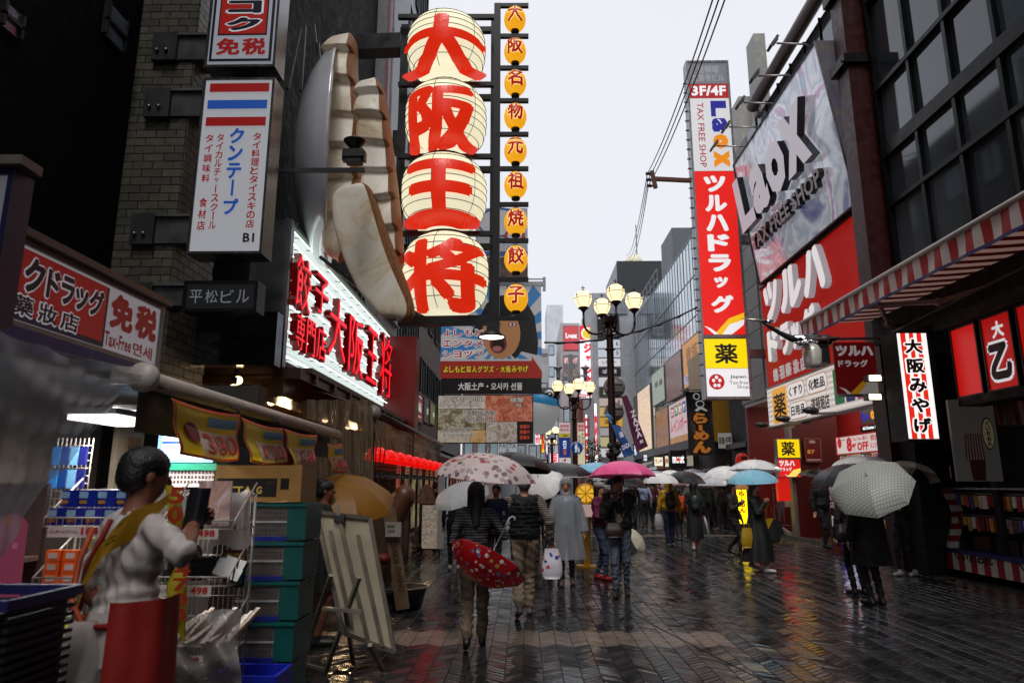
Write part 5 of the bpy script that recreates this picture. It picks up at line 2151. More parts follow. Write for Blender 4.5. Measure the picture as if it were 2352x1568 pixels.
# ---- souvenir sign, red box signs
sv = FC(11.2, 2074, 765, 2142, 1007)
t_ = thing('souvenir_sign', 'vertical red and white striped lit sign 大阪みやげ in black brush letters', 'sign', sv.p(0, 0))
q = B()
q.frame(sv, -.02, sv.W + .02, -.03, sv.H + .03, -.5, -.01, BLACK)
q.obj('cabinet', t_)
q = B()
q.frame(sv, 0, sv.W, 0, sv.H, -.01, 0, mat('f6f2f0', .35, emit=1.0, var=0))
q.obj('panel', t_)
q = B()
RR_ = mat('e02818', .35, emit=.95, var=0)
for a, c_ in ((.10, .26), (.40, .53), (.66, .80)):
 rect(q, sv, a, 0, c_ - a + .02, 1, RR_, .003)
q.obj('stripe', t_)
q = B()
for k, g_ in enumerate('大阪みやげ'):
 text(q, sv, g_, .15, .045 + .187 * k, .7, .165, mat('f6f2f0', .35, emit=1.0, var=0), bold=.10, c=.007)
 text(q, sv, g_, .2, .058 + .187 * k, .6, .14, BLACK, bold=.045, c=.011)
q.obj('lettering', t_)
RX = 7.0
for k, (xa, xb, g_) in enumerate(((2192, 2252, None), (2262, 2334, '大'), (2345, 2440, None))):
 ya, yb = [atX(x_, 1110 - .27 * (x_ - 1202), RX).y for x_ in (xa, xb)]
 f_ = F((RX, ya, HC + RX * .19), (0, -1, 0), (0, 0, 1), ya - yb, RX * (.352 - .19))
 t_ = thing('red_lightbox', ['plain glowing red light box nearest the souvenir sign', 'glowing red light box with a white character and a big black brush stroke', 'glowing red light box cut by the right edge of the photo'][k], 'light box', f_.p(0, 0), 'row of red light boxes')
 signbox(t_, f_, .12, mat('b80c08', .35, emit=.8 if k == 0 else .55, var=0), BLACK, .03)
 if g_:
  q = B()
  text(q, f_, '大', .36, .1, .38, .22, mat('e0dce0', .35, emit=.7), bold=.05, c=.006)
  text(q, f_, '乙', .12, .34, .78, .56, mat('e0dce0', .35, emit=.7), bold=.13, c=.006)
  text(q, f_, '乙', .17, .38, .68, .48, BLACK, bold=.07, c=.012)
  q.obj('lettering', t_)
q = B()
q.bx(6.9, 7.3, 2, 11.2, HC + RX * .19 - .14, HC + RX * .19 - .01, MATT)
q.bx(6.9, 7.3, 2, 11.3, HC + RX * .355, HC + RX * .355 + .2, MATT)
q.bx(7.02, 7.3, 2, 13.5, HC + RX * .355 + .2, 5.4, MATT)
q.bar((6.88, 12.5, 4.35), (6.88, 3, 4.75), .04, .04, mat('4a4a4c', .4, .4))
tag(q.obj('storefront_beam'), 'black storefront beams framing the red light boxes under the awning', 'beam')
q = B()
q.bx(7.75, 9.2, 11.55, 11.7, .1, 5.2, MATT)
q.bx(7.3, 7.9, 13.0, 13.5, .0, 5.3, MATT)
q.obj('storefront_pier')
o_ = bpy.data.objects['storefront_pier']
tag(o_, 'black storefront piers behind the souvenir sign', 'pier')
# poster wall with drum
pw = FC(10.9, 2188, 918, 2292, 1105)
t_ = thing('poster_wall', 'dim pale poster panel with a round drum face under the red light boxes', 'poster', pw.p(0, 0))
q = B()
q.frame(pw, 0, pw.W, 0, pw.H, -.05, 0, mat('6f6a66', .5, emit=.10, var=.0))
q.obj('panel', t_)
q = B()
disc(q, pw, .8, .42, pw.W * .14, pw.H * .2, mat('3a2c20', .5), .006, 28)
disc(q, pw, .8, .42, pw.W * .12, pw.H * .18, mat('a39876', .5, emit=.12), .012, 28)
vtext(q, pw, 'くいだおれ', .75, .26, .1, .32, BLACK, bold=.05, c=.018)
q.obj('drum', t_)
q = B()
for k in range(7):
 x_ = .28 + k * .055
 poly(q, pw, [(x_, .42), (x_ + .028, .42), (x_ + .02 + .012 * (k - 3), .74), (x_ - .012 + .012 * (k - 3), .74)], mat('6a2a24', .5, emit=.04), .006)
poly(q, pw, [(.3, .74), (.66, .74), (.62, .99), (.34, .99)], mat('5a2020', .5, emit=.03), .006)
q.obj('striped_print', t_)
cf = FC(10.4, 2284, 914, 2420, 976)
t_ = thing('striped_curtain', 'short red and white striped curtain hanging below the red light boxes', 'curtain', cf.p(0, 0))
for k in range(12):
 q = B()
 a0, a1 = k / 12, (k + 1) / 12
 q.grid(lambda a, c_: cf.p((a0 + (a1 - a0) * a) * cf.W + .02 * (1 - c_), c_ * cf.H, .02 * math.sin((a0 + (a1 - a0) * a) * 30)), 3, 3, mat('7a1a1e', .6) if k % 2 == 0 else mat('a59f98', .6))
 q.obj('stripe', t_)
# ---- drug store front
t_ = thing('shop_sign_stack', 'lit yellow 薬 sign above a red katakana sign at the drug store entrance', 'sign', (8, 20.5, 0))
f1 = FC(20.4, 1784, 1007, 1838, 1052)
f2 = FC(20.4, 1786, 1053, 1840, 1096)
signbox(t_, f1, .2, mat('f4cc00', .35, emit=.95, var=0), STEEL, .02)
signbox(t_, f2, .2, mat('d8201a', .35, emit=.9, var=0), STEEL, .02)
q = B()
text(q, f1, '薬', .18, .14, .6, .74, BLACK, bold=.03, c=.006)
text(q, f2, 'ツルハ', .08, .08, .66, .32, WHS, bold=.06, c=.006)
text(q, f2, 'ドラッグ', .1, .45, .5, .22, WHS, bold=.04, c=.006)
poly(q, f2, [(.35, 1.0), (.66, .6), (.98, .5), (.96, .75), (.7, 1.0)], mat('f0d060', .35, emit=1.0, var=0), .006)
poly(q, f2, [(.28, .8), (.4, .9), (.5, 1.0), (.42, 1.0)], WHS, .009)
q.obj('lettering', t_)
q = B()
f3 = FC(20.45, 1788, 1097, 1815, 1150)
q.frame(f3, 0, f3.W, 0, f3.H, -.2, 0, mat('d01c10', .35, emit=.75, var=0))
q.obj('lower_panel', t_)
q = B()
q.bx(8.0, 9.4, 20.7, 20.85, .1, 4.2, mat('5a0c10', .5))
q.bx(7.9, 8.0, 20.6, 20.9, .1, 4.2, mat('8a8684', .4, .4))
o_ = tag(q.obj('entrance_pier'), 'dark red pier behind the lit 薬 sign at the drug store entrance', 'pier')
f4 = FC(20.6, 1848, 1006, 1886, 1061)
t_ = thing('poster', 'red opening hours poster on the dark red pier', 'poster', f4.p(0, 0))
signbox(t_, f4, .03, mat('6a1416', .4, emit=.28, var=0), mat('9a6a60', .4), .02)
q = B()
text(q, f4, '薬', .3, .08, .4, .14, mat('c09a8a', .4, emit=.4), c=.004)
text(q, f4, '87', .15, .48, .45, .17, mat('d0883a', .4, emit=.5), bold=.03, c=.004)
text(q, f4, '10:00-04:00', .1, .86, .8, .08, mat('c8b8b0', .4, emit=.4), bold=.02, c=.004)
q.obj('lettering', t_)
f5 = F((8.0, 17.75, 2.3), (0, -1, 0), (0, 0, 1), 2.85, .46)
t_ = thing('banner_sign', 'white banner reading 8%OFF over the drug store entrance', 'banner', f5.p(0, 0))
signbox(t_, f5, .04, mat('d8cac6', .4, emit=.75, var=0), mat('b01418', .4, emit=.5), .03)
q = B()
rq = mat('c41820', .4, emit=.7, var=0)
text(q, f5, 'Japan.', .11, .16, .08, .1, BLACK, c=.006)
disc(q, f5, .07, .35, .11, .13, rq, .006)
text(q, f5, '8', .2, .1, .1, .78, rq, bold=.06, c=.006)
text(q, f5, '%', .3, .45, .08, .4, rq, bold=.05, c=.006)
text(q, f5, 'OFF', .39, .42, .19, .44, rq, bold=.05, c=.006)
text(q, f5, 'Tax Free 最大', .31, .12, .27, .22, rq, bold=.02, c=.006)
text(q, f5, '税別', .62, .12, .14, .3, rq, bold=.03, c=.006)
text(q, f5, '以上お買上', .61, .5, .18, .28, rq, bold=.02, c=.006)
for i in range(3):
 for j in range(2):
  rect(q, f5, .83 + i * .055, .2 + j * .4, .04, .2, mat(['2040a0', 'd07020', '3a3a3a'][i], .4, emit=.4), .006)
q.obj('lettering', t_)
f6 = F((8.05, 16.4, 2.98), (0, -1, 0), (0, 0, 1), 1.45, .32)
t_ = thing('shop_name_sign', 'small grey sign with blue and orange letters over the drug store entrance', 'sign', f6.p(0, 0))
signbox(t_, f6, .06, mat('6a6664', .4, emit=.2), STEEL, .015)
q = B()
text(q, f6, 'La', .03, .15, .24, .65, mat('3428b0', .4, emit=.8), bold=.08, c=.006)
text(q, f6, 'ox', .3, .15, .27, .65, mat('e89a10', .4, emit=.9), bold=.08, c=.006)
text(q, f6, '楽購仕', .62, .15, .33, .6, mat('a02018', .4, emit=.5), bold=.02, c=.006)
q.obj('lettering', t_)
f7 = F((8.0, 16.35, 2.78), (0, -1, 0), (0, 0, 1), 1.45, .14)
t_ = thing('led_ticker', 'black LED ticker with white running letters above the 8%OFF banner', 'display', f7.p(0, 0))
signbox(t_, f7, .06, BLACK, BLACK, .01)
q = B()
text(q, f7, 'All Duties Paid. Passport', .04, .15, .9, .65, E_('f0f4f4', 1.5), bold=.02, c=.006)
q.obj('lettering', t_)
# blue screens inside
for k, (ya, yb) in enumerate(((17.6, 16.6), (16.2, 14.9))):
 f_ = F((8.4, ya, 1.7), (0, -1, 0), (0, 0, 1), ya - yb, .5)
 o_ = thing('blue_screen', ['farther', 'nearer'][k] + ' blue display screen inside the drug store under the banner', 'screen', f_.p(0, 0))
 signbox(o_, f_, .06, photo(['0c1850', '1c3a90', '3a68c0', '90b0d8'], 4, .6, k), BLACK, .02)
# snack shelf
def goods_box(q, c, d, m_):
 q.box(c, d, m_)
gcol = ['b04a28', 'c88a30', '8a2c20', 'd8c8a0', '6a3a20', 'b8a070', 'a02828', '3a5a38', 'e0d8c8', '28406a']
gm_ = [mat(c_, .35, var=.25, sc=20) for c_ in gcol]
sh = thing('snack_shelf', 'wire shelf rack filled with packed snacks in front of the drug store', 'shelf', atZ(1850, 1213, .1))
base = atZ(1850, 1213, .1)
ORr = base
q = B()
for z in (.05, .42, .8, 1.15, 1.48):
 q.bx(base.x - .32, base.x + .32, base.y - .2, base.y + .25, .1 + z, .12 + z, mat('9a9488', .35, .5))
for sx in (-.32, .32):
 for sy in (-.2, .25):
  q.bar(base + V((sx, sy, 0)), base + V((sx, sy, 1.62)), .02, .02, STEEL)
q.obj('rack', sh)
random.seed(5)
for z in (.05, .42, .8, 1.15):
 for k in range(6):
  for r_ in range(2):
   q = B()
   q.box(base + V((-.27 + k * .107, -.12 + .1 * r_, z + .11 + .09 * r_)), (.09, .08, .15), random.choice(gm_), Matrix.Rotation(random.uniform(-.2, .2), 3, 'Y'))
   q.obj('snack_pack', sh)
# umbrella rack
ur = thing('umbrella_rack', 'rack packed with grey folded umbrellas beside the snack shelf', 'rack', atZ(1808, 1216, .1))
base = atZ(1808, 1216, .1)
q = B()
for z in (.15, .75, 1.35):
 for a, c_ in (((-.3, -.2), (.3, -.2)), ((-.3, .2), (.3, .2)), ((-.3, -.2), (-.3, .2)), ((.3, -.2), (.3, .2))):
  q.bar(base + V((a[0], a[1], z)), base + V((c_[0], c_[1], z)), .02, .02, mat('b0b0b4', .3, .6))
for sx in (-.3, .3):
 for sy in (-.2, .2):
  q.bar(base + V((sx, sy, 0)), base + V((sx, sy, 1.4)), .02, .02, mat('b0b0b4', .3, .6))
q.bx(base.x - .1, base.x + .25, base.y - .24, base.y - .22, .85, 1.1, mat('c8c0bc', .5))
q.obj('rack', ur)
for k in range(22):
 q = B()
 x_, y_ = random.uniform(-.26, .26), random.uniform(-.16, .16)
 z0 = .12 + (.55 if k % 2 else 0)
 m_ = mat(random.choice(['5a5a60', '7c7c84', '48484e', '8e8e98']), .4)
 q.tube([base + V((x_, y_, z0)), base + V((x_, y_, z0 + .1)), base + V((x_, y_ - .01, z0 + .62)), base + V((x_, y_ - .01, z0 + .68))], [.008, .014, .035, .012], m_, 7)
 q.tube([base + V((x_, y_, z0 + .68)), base + V((x_, y_, z0 + .78)), base + V((x_ + .03, y_, z0 + .81)), base + V((x_ + .05, y_, z0 + .76))], .007, mat('c0c0c4', .3), 5)
 q.obj('folded_umbrella', ur)
q = B()
a = atZ(1790, 1218, .1)
q.bar(atZ(1788, 1208, .14), atZ(1875, 1205, .14), .06, .1, mat('b8b0aa', .4))
q.bar(atZ(1788, 1208, .14), atZ(1815, 1226, .14), .06, .1, mat('b8b0aa', .4))
q.bar(atZ(1815, 1226, .14), atZ(1875, 1205, .14), .06, .1, mat('b8b0aa', .4))
tag(q.obj('shelf_base_frame'), 'white low frame on the apron under the snack shelf and umbrella rack', 'frame')
# lit tax free floor sign
tf = FC(16.6, 1928, 1110, 1953, 1262)
t_ = thing('floor_lightbox', 'standing light box with red and blue lit face and red side lettering 免税店', 'light box', atZ(1935, 1268))
q = B()
q.bx(tf.o.x - .02, tf.o.x + tf.W + .12, 16.6, 17.1, .12, tf.o.z + tf.H, mat('5a0a10', .4))
q.bx(tf.o.x - .12, tf.o.x + tf.W + .2, 16.4, 17.2, 0, .12, mat('6a0c14', .4))
q.obj('cabinet', t_)
q = B()
q.frame(tf, .0, tf.W + .1, tf.H * .62, tf.H, 0, .01, mat('d0181a', .35, emit=.9, var=0))
q.frame(tf, .0, tf.W + .1, tf.H * .3, tf.H * .62, 0, .01, mat('e0e0f0', .35, emit=1.1, var=0))
q.frame(tf, .0, tf.W + .1, 0, tf.H * .3, 0, .01, mat('2420b8', .35, emit=1.2, var=0))
q.obj('panel', t_)
q = B()
text(q, tf, '免', .1, .03, 1.0, .16, WHS, bold=.04, c=.02)
text(q, tf, '税', .1, .22, 1.0, .13, WHS, bold=.04, c=.02)
text(q, tf, '5', .3, .78, .9, .16, WHS, bold=.05, c=.02)
q.obj('lettering', t_)
sf_ = F((tf.o.x - .022, 17.08, .15), (0, -1, 0), (0, 0, 1), .46, tf.o.z + tf.H - .15)
q = B()
vtext(q, sf_, '免税店', .2, .04, .6, .36, mat('b89a9c', .4, emit=.4), bold=.03, c=.004)
text(q, sf_, 'Laox', .25, .52, .5, .42, mat('c8b8b8', .4, emit=.45), bold=.06, c=.004, rot=-90)
q.obj('side_lettering', t_)
# yellow wet floor sign
q = B()
p = atZ(1878, 1212, .1)
for s__ in (-1, 1):
 q.add([p + V((-.15, s__ * .02, .62)), p + V((.15, s__ * .02, .62)), p + V((.15, s__ * .2, 0)), p + V((-.15, s__ * .2, 0)), p + V((-.15, s__ * .02 + .012, .62)), p + V((.15, s__ * .02 + .012, .62)), p + V((.15, s__ * .2 + .012, 0)), p + V((-.15, s__ * .2 + .012, 0))],
   [(0, 1, 2, 3), (7, 6, 5, 4), (0, 4, 5, 1), (1, 5, 6, 2), (3, 2, 6, 7), (0, 3, 7, 4)], mat('c8981c', .4))
tag(q.obj('wet_floor_sign'), 'yellow folding floor sign standing beside the snack shelf', 'sign')
# ---- ramen shop signs
bn = FC(24.2, 1578, 899, 1638, 1045)
t_ = thing('ramen_banner', 'black hanging banner with orange brush letters らーめん', 'banner', bn.p(0, 0))
q = B()
q.grid(lambda a, c_: bn.p(a * bn.W, c_ * bn.H, .04 * math.sin(a * 7 + c_ * 3)), 16, 8, mat('0e0e10', .35, bump=.2, bsc=8))
q.bar(bn.p(-.2, bn.H + .03), bn.p(bn.W + .3, bn.H + .1), .04, .04, STEEL)
q.obj('cloth', t_)
q = B()
og = mat('c87828', .4, emit=.35)
text(q, bn, 'ら', .22, .34, .56, .17, og, bold=.06, c=.07)
text(q, bn, 'l', .42, .53, .14, .09, og, bold=.05, c=.07)
text(q, bn, 'め', .2, .62, .6, .15, og, bold=.06, c=.07)
text(q, bn, 'ん', .15, .78, .7, .19, og, bold=.08, c=.07)
disc(q, bn, .4, .08, bn.W * .13, bn.W * .13, mat('c8c8c8', .4, emit=.3), .06)
disc(q, bn, .4, .08, bn.W * .09, bn.W * .09, BLACK, .065)
disc(q, bn, .52, .2, bn.W * .17, bn.W * .14, mat('c8c8c8', .4, emit=.3), .06)
disc(q, bn, .52, .2, bn.W * .13, bn.W * .10, BLACK, .065)
poly(q, bn, [(.3, .3), (.45, .25), (.62, .25), (.8, .3), (.74, .32), (.55, .28), (.4, .32)], mat('c8c8c8', .4, emit=.3), .06)
q.obj('lettering', t_)
yb = FC(27.5, 1650, 994, 1681, 1029)
t_ = thing('cloth_sign', 'white cloth sign 創業47年 on the ochre yellow wall', 'sign', yb.p(0, 0))
q = B()
q.frame(yb, 0, yb.W, 0, yb.H, -.03, 0, mat('c4bcb4', .5, emit=.25))
q.obj('cloth', t_)
q = B()
text(q, yb, '創業', .04, .25, .42, .5, BLACK, bold=.03, c=.01)
text(q, yb, '47年', .5, .2, .46, .5, BLACK, bold=.04, c=.01)
q.obj('lettering', t_)
t_ = thing('paper_lantern', 'red paper lantern marked ラ under the ochre yellow building', 'lantern', atY(1705, 1060, 23.5))
q = B()
c = atY(1705, 1062, 23.5)
q.lathe([(.22 * math.sqrt(max(0, 1 - abs(z) ** 3)), z * .33) for z in np.linspace(-.96, .96, 11)], c, mat('c02418', .4, emit=.45), 18)
q.obj('shade', t_)
q = B()
cf_ = F((c.x - .13, c.y - .24, c.z - .2), (1, 0, 0), (0, 0, 1), .26, .46)
text(q, cf_, 'ラ', 0, .1, 1, .55, BLACK, bold=.08, c=.0)
text(q, cf_, 'l', .4, .75, .2, .25, BLACK, bold=.04, c=.0)
q.obj('lettering', t_)
tm = FC(22.5, 1693, 1124, 1716, 1180)
t_ = thing('ramen_lightbox', 'glowing yellow vertical ramen light box between the two women and the drug store', 'light box', atZ(1704, 1192))
q = B()
q.frame(tm, 0, tm.W, -.55, tm.H, -.2, -.01, BLACK)
q.obj('cabinet', t_)
q = B()
q.frame(tm, 0, tm.W, -.3, tm.H, -.01, 0, mat('ffe010', .35, emit=1.6, var=0))
q.obj('panel', t_)
q = B()
vtext(q, tm, 'らーめん', .2, .05, .6, .9, mat('c01818', .4, emit=.6), bold=.06, c=.004)
q.obj('lettering', t_)
for k, (px, py, e_) in enumerate(((1664, 1107, 3), (1724, 1106, 3), (1696, 1122, 3), (1678, 1136, 3))):
 q = B()
 q.ball(atY(px, py, 24), .06, E_('ffe2b0', e_), 8, 6)
 tag(q.obj('bulb'), ['bulb left of the red paper lantern', 'bulb right of the red paper lantern', 'upper bulb by the yellow light box', 'lower bulb by the yellow light box'][k], 'bulb', 'ramen shop bulbs')
# billboards on the glass building
GX = 7.78
def wallbill(xa, xb, yt, yb, m_, lab, fn=None, cat='billboard', e=.05):
 f_ = FS(GX, xa, xb, yt, yb, xa)
 o_ = thing('wall_billboard', lab, cat, f_.p(0, 0))
 signbox(o_, f_, .12, m_, mat('6a6c70', .4, .4), .06, .01)
 if fn:
  q = B()
  fn(q, f_)
  q.obj('lettering', o_)
 return f_
def f_or(q, f):
 text(q, f, '貴族', .2, .15, .65, .4, mat('9a6a38', .4, emit=.35), bold=.02, c=.01)
 rect(q, f, 0, .72, 1, .18, mat('c8c0d8', .4, emit=.45), .006)
 text(q, f, 'TORIKIZOKU', .1, .75, .8, .12, mat('5a3a70', .4, emit=.3), bold=.02, c=.01)
wallbill(1569, 1612, 790, 897, mat('d8913c', .4, emit=.55, var=0), 'orange billboard reading TORIKIZOKU behind the pole sign', f_or)
wallbill(1529, 1567, 830, 927, photo(['181418', '3a2c28', '7a4a38', 'a83a28', 'b8a8a0'], 2.2, .3, 11), 'dark red and black picture billboard, second from the pole sign')
def f_yz(q, f):
 for k in range(2):
  text(q, f, '柚', .25 + .35 * k, .3 + .02 * k, .25, .2, mat('3a4a44', .4), bold=.03, c=.01)
wallbill(1498, 1527, 859, 936, mat('a9b3a6', .4, emit=.5), 'pale green billboard with 柚柚 on the glass building', f_yz)
wallbill(1466, 1496, 900, 1040, photo(['402030', 'c83828', 'e8e0e8', 'e8b830', 'ffffff', '6a4a90'], 2.6, .8, 14, dist=3), 'bright crowded picture screen at the far end of the billboard row', None, 'screen')
wallbill(1440, 1464, 925, 1010, photo(['141214', '3a3438', '6a6468'], 3, .3, 17), 'dark picture board beyond the bright screen')
wallbill(1507, 1536, 944, 1041, photo(['4a2c24', '9a5a40', 'c88a68', '7a6a70'], 2.4, .35, 19), 'peach and brown picture billboard in the lower row')
def f_rb(q, f):
 for k, (g_, cc) in enumerate(zip('カラオケ', ('b02030', '206a40', 'b07a20', '2a4a9a'))):
  rect(q, f, .12 + .2 * k, .08, .16, .22, mat(cc, .4, emit=.5), .006)
  text(q, f, g_, .14 + .2 * k, .12, .12, .14, WHS, bold=.03, c=.01)
 text(q, f, 'レインボー', .1, .36, .8, .26, mat('c02838', .4, emit=.6), bold=.03, c=.01)
 rect(q, f, 0, .72, 1, .28, photo(['9a4a28', 'c8884a', 'd8b890'], 5, .45, 3), .006)
wallbill(1538, 1584, 929, 1038, mat('d0b8bc', .4, emit=.6), 'white and pink karaoke billboard レインボー in the lower row', f_rb)
q = B()
q.bx(7.7, 8.0, 30.5, 60, 3.2, 3.6, mat('5a5c60', .5))
q.bx(7.9, 8.05, 31.7, 60, 0, 3.2, mat('3a3836', .6))
tag(q.obj('arcade_fascia'), 'grey fascia over the dark shop fronts below the billboards', 'fascia')
for k, (x0, y0, x1, y1, m_, s__, lab) in enumerate(((1501, 1048, 1524, 1071, 'e8e0c0', 'ランチ', 'small white and yellow lit shop sign below the billboards'), (1526, 1045, 1537, 1073, 'd8d0b0', '丼', 'narrow cream lit shop sign next to the black one'), (1539, 1034, 1577, 1076, '101012', 'mout', 'black shop sign with white script below the karaoke billboard'))):
 f_ = FC(29.5, x0, y0, x1, y1)
 o_ = thing('shop_sign', lab, 'sign', f_.p(0, 0), 'lit shop signs under the billboards')
 signbox(o_, f_, .2, mat(m_, .4, emit=1.0 if k < 2 else .0), BLACK, .03)
 q = B()
 text(q, f_, s__, .15, .25, .7, .45, E_('f0f0f0', 1.2) if k == 2 else mat('b04030', .4, emit=.6), bold=.04, c=.006)
 if k == 2:
  disc(q, f_, .5, .5, .08, .08, E_('d83020', 1), .01)
 q.obj('lettering', o_)
# ---- kiosk of souvenirs at the right edge
KX = 7.62
ki = thing('souvenir_kiosk', 'souvenir kiosk with red and white striped base and blue counter at the right edge', 'kiosk', (8.3, 11.5, 0))
RK, WK = mat('981a22', .5), mat('d8d2cc', .5)
kz = atX(2200, 1264, KX).z
Y0k, Y1k = 8.6, 12.95
n_ = 26
for k in range(n_):
 a, c_ = Y0k + (Y1k - Y0k) * k / n_, Y0k + (Y1k - Y0k) * (k + 1) / n_
 q = B()
 q.bx(KX, KX + .05, a, c_, .12, kz - .04, RK if k % 2 else WK)
 q.obj('stripe', ki)
q = B()
q.bx(KX + .05, KX + 1.1, Y0k, Y1k, .12, kz - .04, mat('2a1614', .6))
for y_ in (Y0k + .2, (Y0k + Y1k) / 2, Y1k - .2):
 q.lathe([(.05, .0), (.06, .06), (.05, .12)], (KX + .15, y_, 0), BLACK, 10)
q.obj('base', ki)
q = B()
q.bx(KX - .04, KX + 1.15, Y0k - .03, Y1k + .03, kz - .04, kz + .03, mat('1c2c6a', .35))
q.obj('counter', ki)
q = B()
for s__, yc in (('くいだおれ', 12.2), ('くいだおれ', 10.6), ('くいだおれ', 9.2)):
 f_ = F((KX - .002, yc + .5, .28), (0, -1, 0), (0, 0, 1), 1.0, .2)
 text(q, f_, s__, 0, 0, 1, 1, BLACK, bold=.04, c=.002)
q.obj('lettering', ki)
# curved striped end panel
for k in range(10):
 q = B()
 z0, z1 = kz + .03 + (1.5 - kz) * k / 10, kz + .03 + (1.5 - kz) * (k + 1) / 10
 fx = lambda z: .16 * math.sin((z - kz) * 2.6) ** 2
 q.add([(KX + .02 + fx(z0), Y1k, z0), (KX + .2 + fx(z0), Y1k, z0), (KX + .2 + fx(z1), Y1k, z1), (KX + .02 + fx(z1), Y1k, z1),
   (KX + .02 + fx(z0), Y1k - .06, z0), (KX + .2 + fx(z0), Y1k - .06, z0), (KX + .2 + fx(z1), Y1k - .06, z1), (KX + .02 + fx(z1), Y1k - .06, z1)],
   [(0, 1, 2, 3), (7, 6, 5, 4), (0, 4, 5, 1), (1, 5, 6, 2), (2, 6, 7, 3), (3, 7, 4, 0)], RK if k % 2 else WK)
 q.obj('end_panel', ki)
q = B()
q.bx(KX + .1, KX + .14, Y0k, Y1k, 1.5, 1.53, mat('8a94a0', .3, .6))
q.bx(KX + .5, KX + .54, Y0k, Y1k, kz, 1.55, mat('1c1414', .6))
for z in (1.42, 1.05):
 q.bx(KX + .22, KX + .24, Y0k, Y1k - .1, z, z + .02, mat('7a7a80', .3, .6))
q.obj('rail', ki)
random.seed(9)
kc = ['c83a44', 'e8e0e0', '5a5ab0', 'b02a34', 'f0e4dc', 'c89aa0', 'e06068', '604048', 'e8c8c8', 'd0a848']
for z in (1.40, 1.03):
 y = 12.75
 while y > 8.9:
  q = B()
  h_ = random.uniform(.14, .24)
  q.box((KX + .22, y, z - h_ / 2), (.04, random.uniform(.06, .1), h_), mat(random.choice(kc), .25, var=.3, sc=30), Matrix.Rotation(random.uniform(-.25, .25), 3, 'Z'))
  q.obj('souvenir_pack', ki)
  y -= random.uniform(.1, .14)
for k, (y_, cc) in enumerate(((12.2, '3a1a1c'), (11.6, '241c24'), (11.0, '3a3030'), (10.3, '5a5654'), (9.9, '6a6664'))):
 q = B()
 q.box((KX + .3, y_, kz + .15), (.25, .4, .22), mat(cc, .5), Matrix.Rotation(.2 * k, 3, 'Z'))
 q.obj('goods_tray', ki)
# card rack
crk = thing('card_rack', 'tall dark rack of clear card pockets with a pink header beside the kiosk', 'rack', (8.2, 13.3, 0))
hf = FC(13.15, 2136, 1070, 2184, 1098)
q = B()
q.frame(hf, 0, hf.W, 0, hf.H, -.03, 0, mat('9a7076', .5, emit=.1))
q.obj('header', crk)
q = B()
text(q, hf, 'おみやげ', .15, .4, .7, .4, mat('2a1a2a', .5), bold=.05, c=.004)
q.obj('lettering', crk)
x0, x1 = hf.o.x + .01, hf.o.x + hf.W + .1
for k in range(10):
 z = 1.55 - k * .14
 q = B()
 q.bx(x0 + .015 * k, x1 + .015 * k, 13.05, 13.3, z - .1, z - .095, mat('6a706c', .2, .4))
 q.bx(x0 + .015 * k, x1 + .015 * k, 13.03, 13.045, z - .1, z - .02, mat('5a605c', .08, clear=.5))
 for j in range(5):
  q.bx(x0 + .015 * k + .03 + j * .085, x0 + .015 * k + .09 + j * .085, 13.08, 13.09, z - .09, z + .01, mat(random.choice(['3a4438', '5a5a48', '2c3434', '6a6a60']), .4))
 q.obj('pocket_row', crk)
q = B()
q.bx(x0 + .1, x1 + .1, 13.3, 13.34, 0, 1.6, MATT)
q.bx(x0, x1 + .2, 13.0, 13.5, 0, .06, MATT)
q.obj('stand', crk)
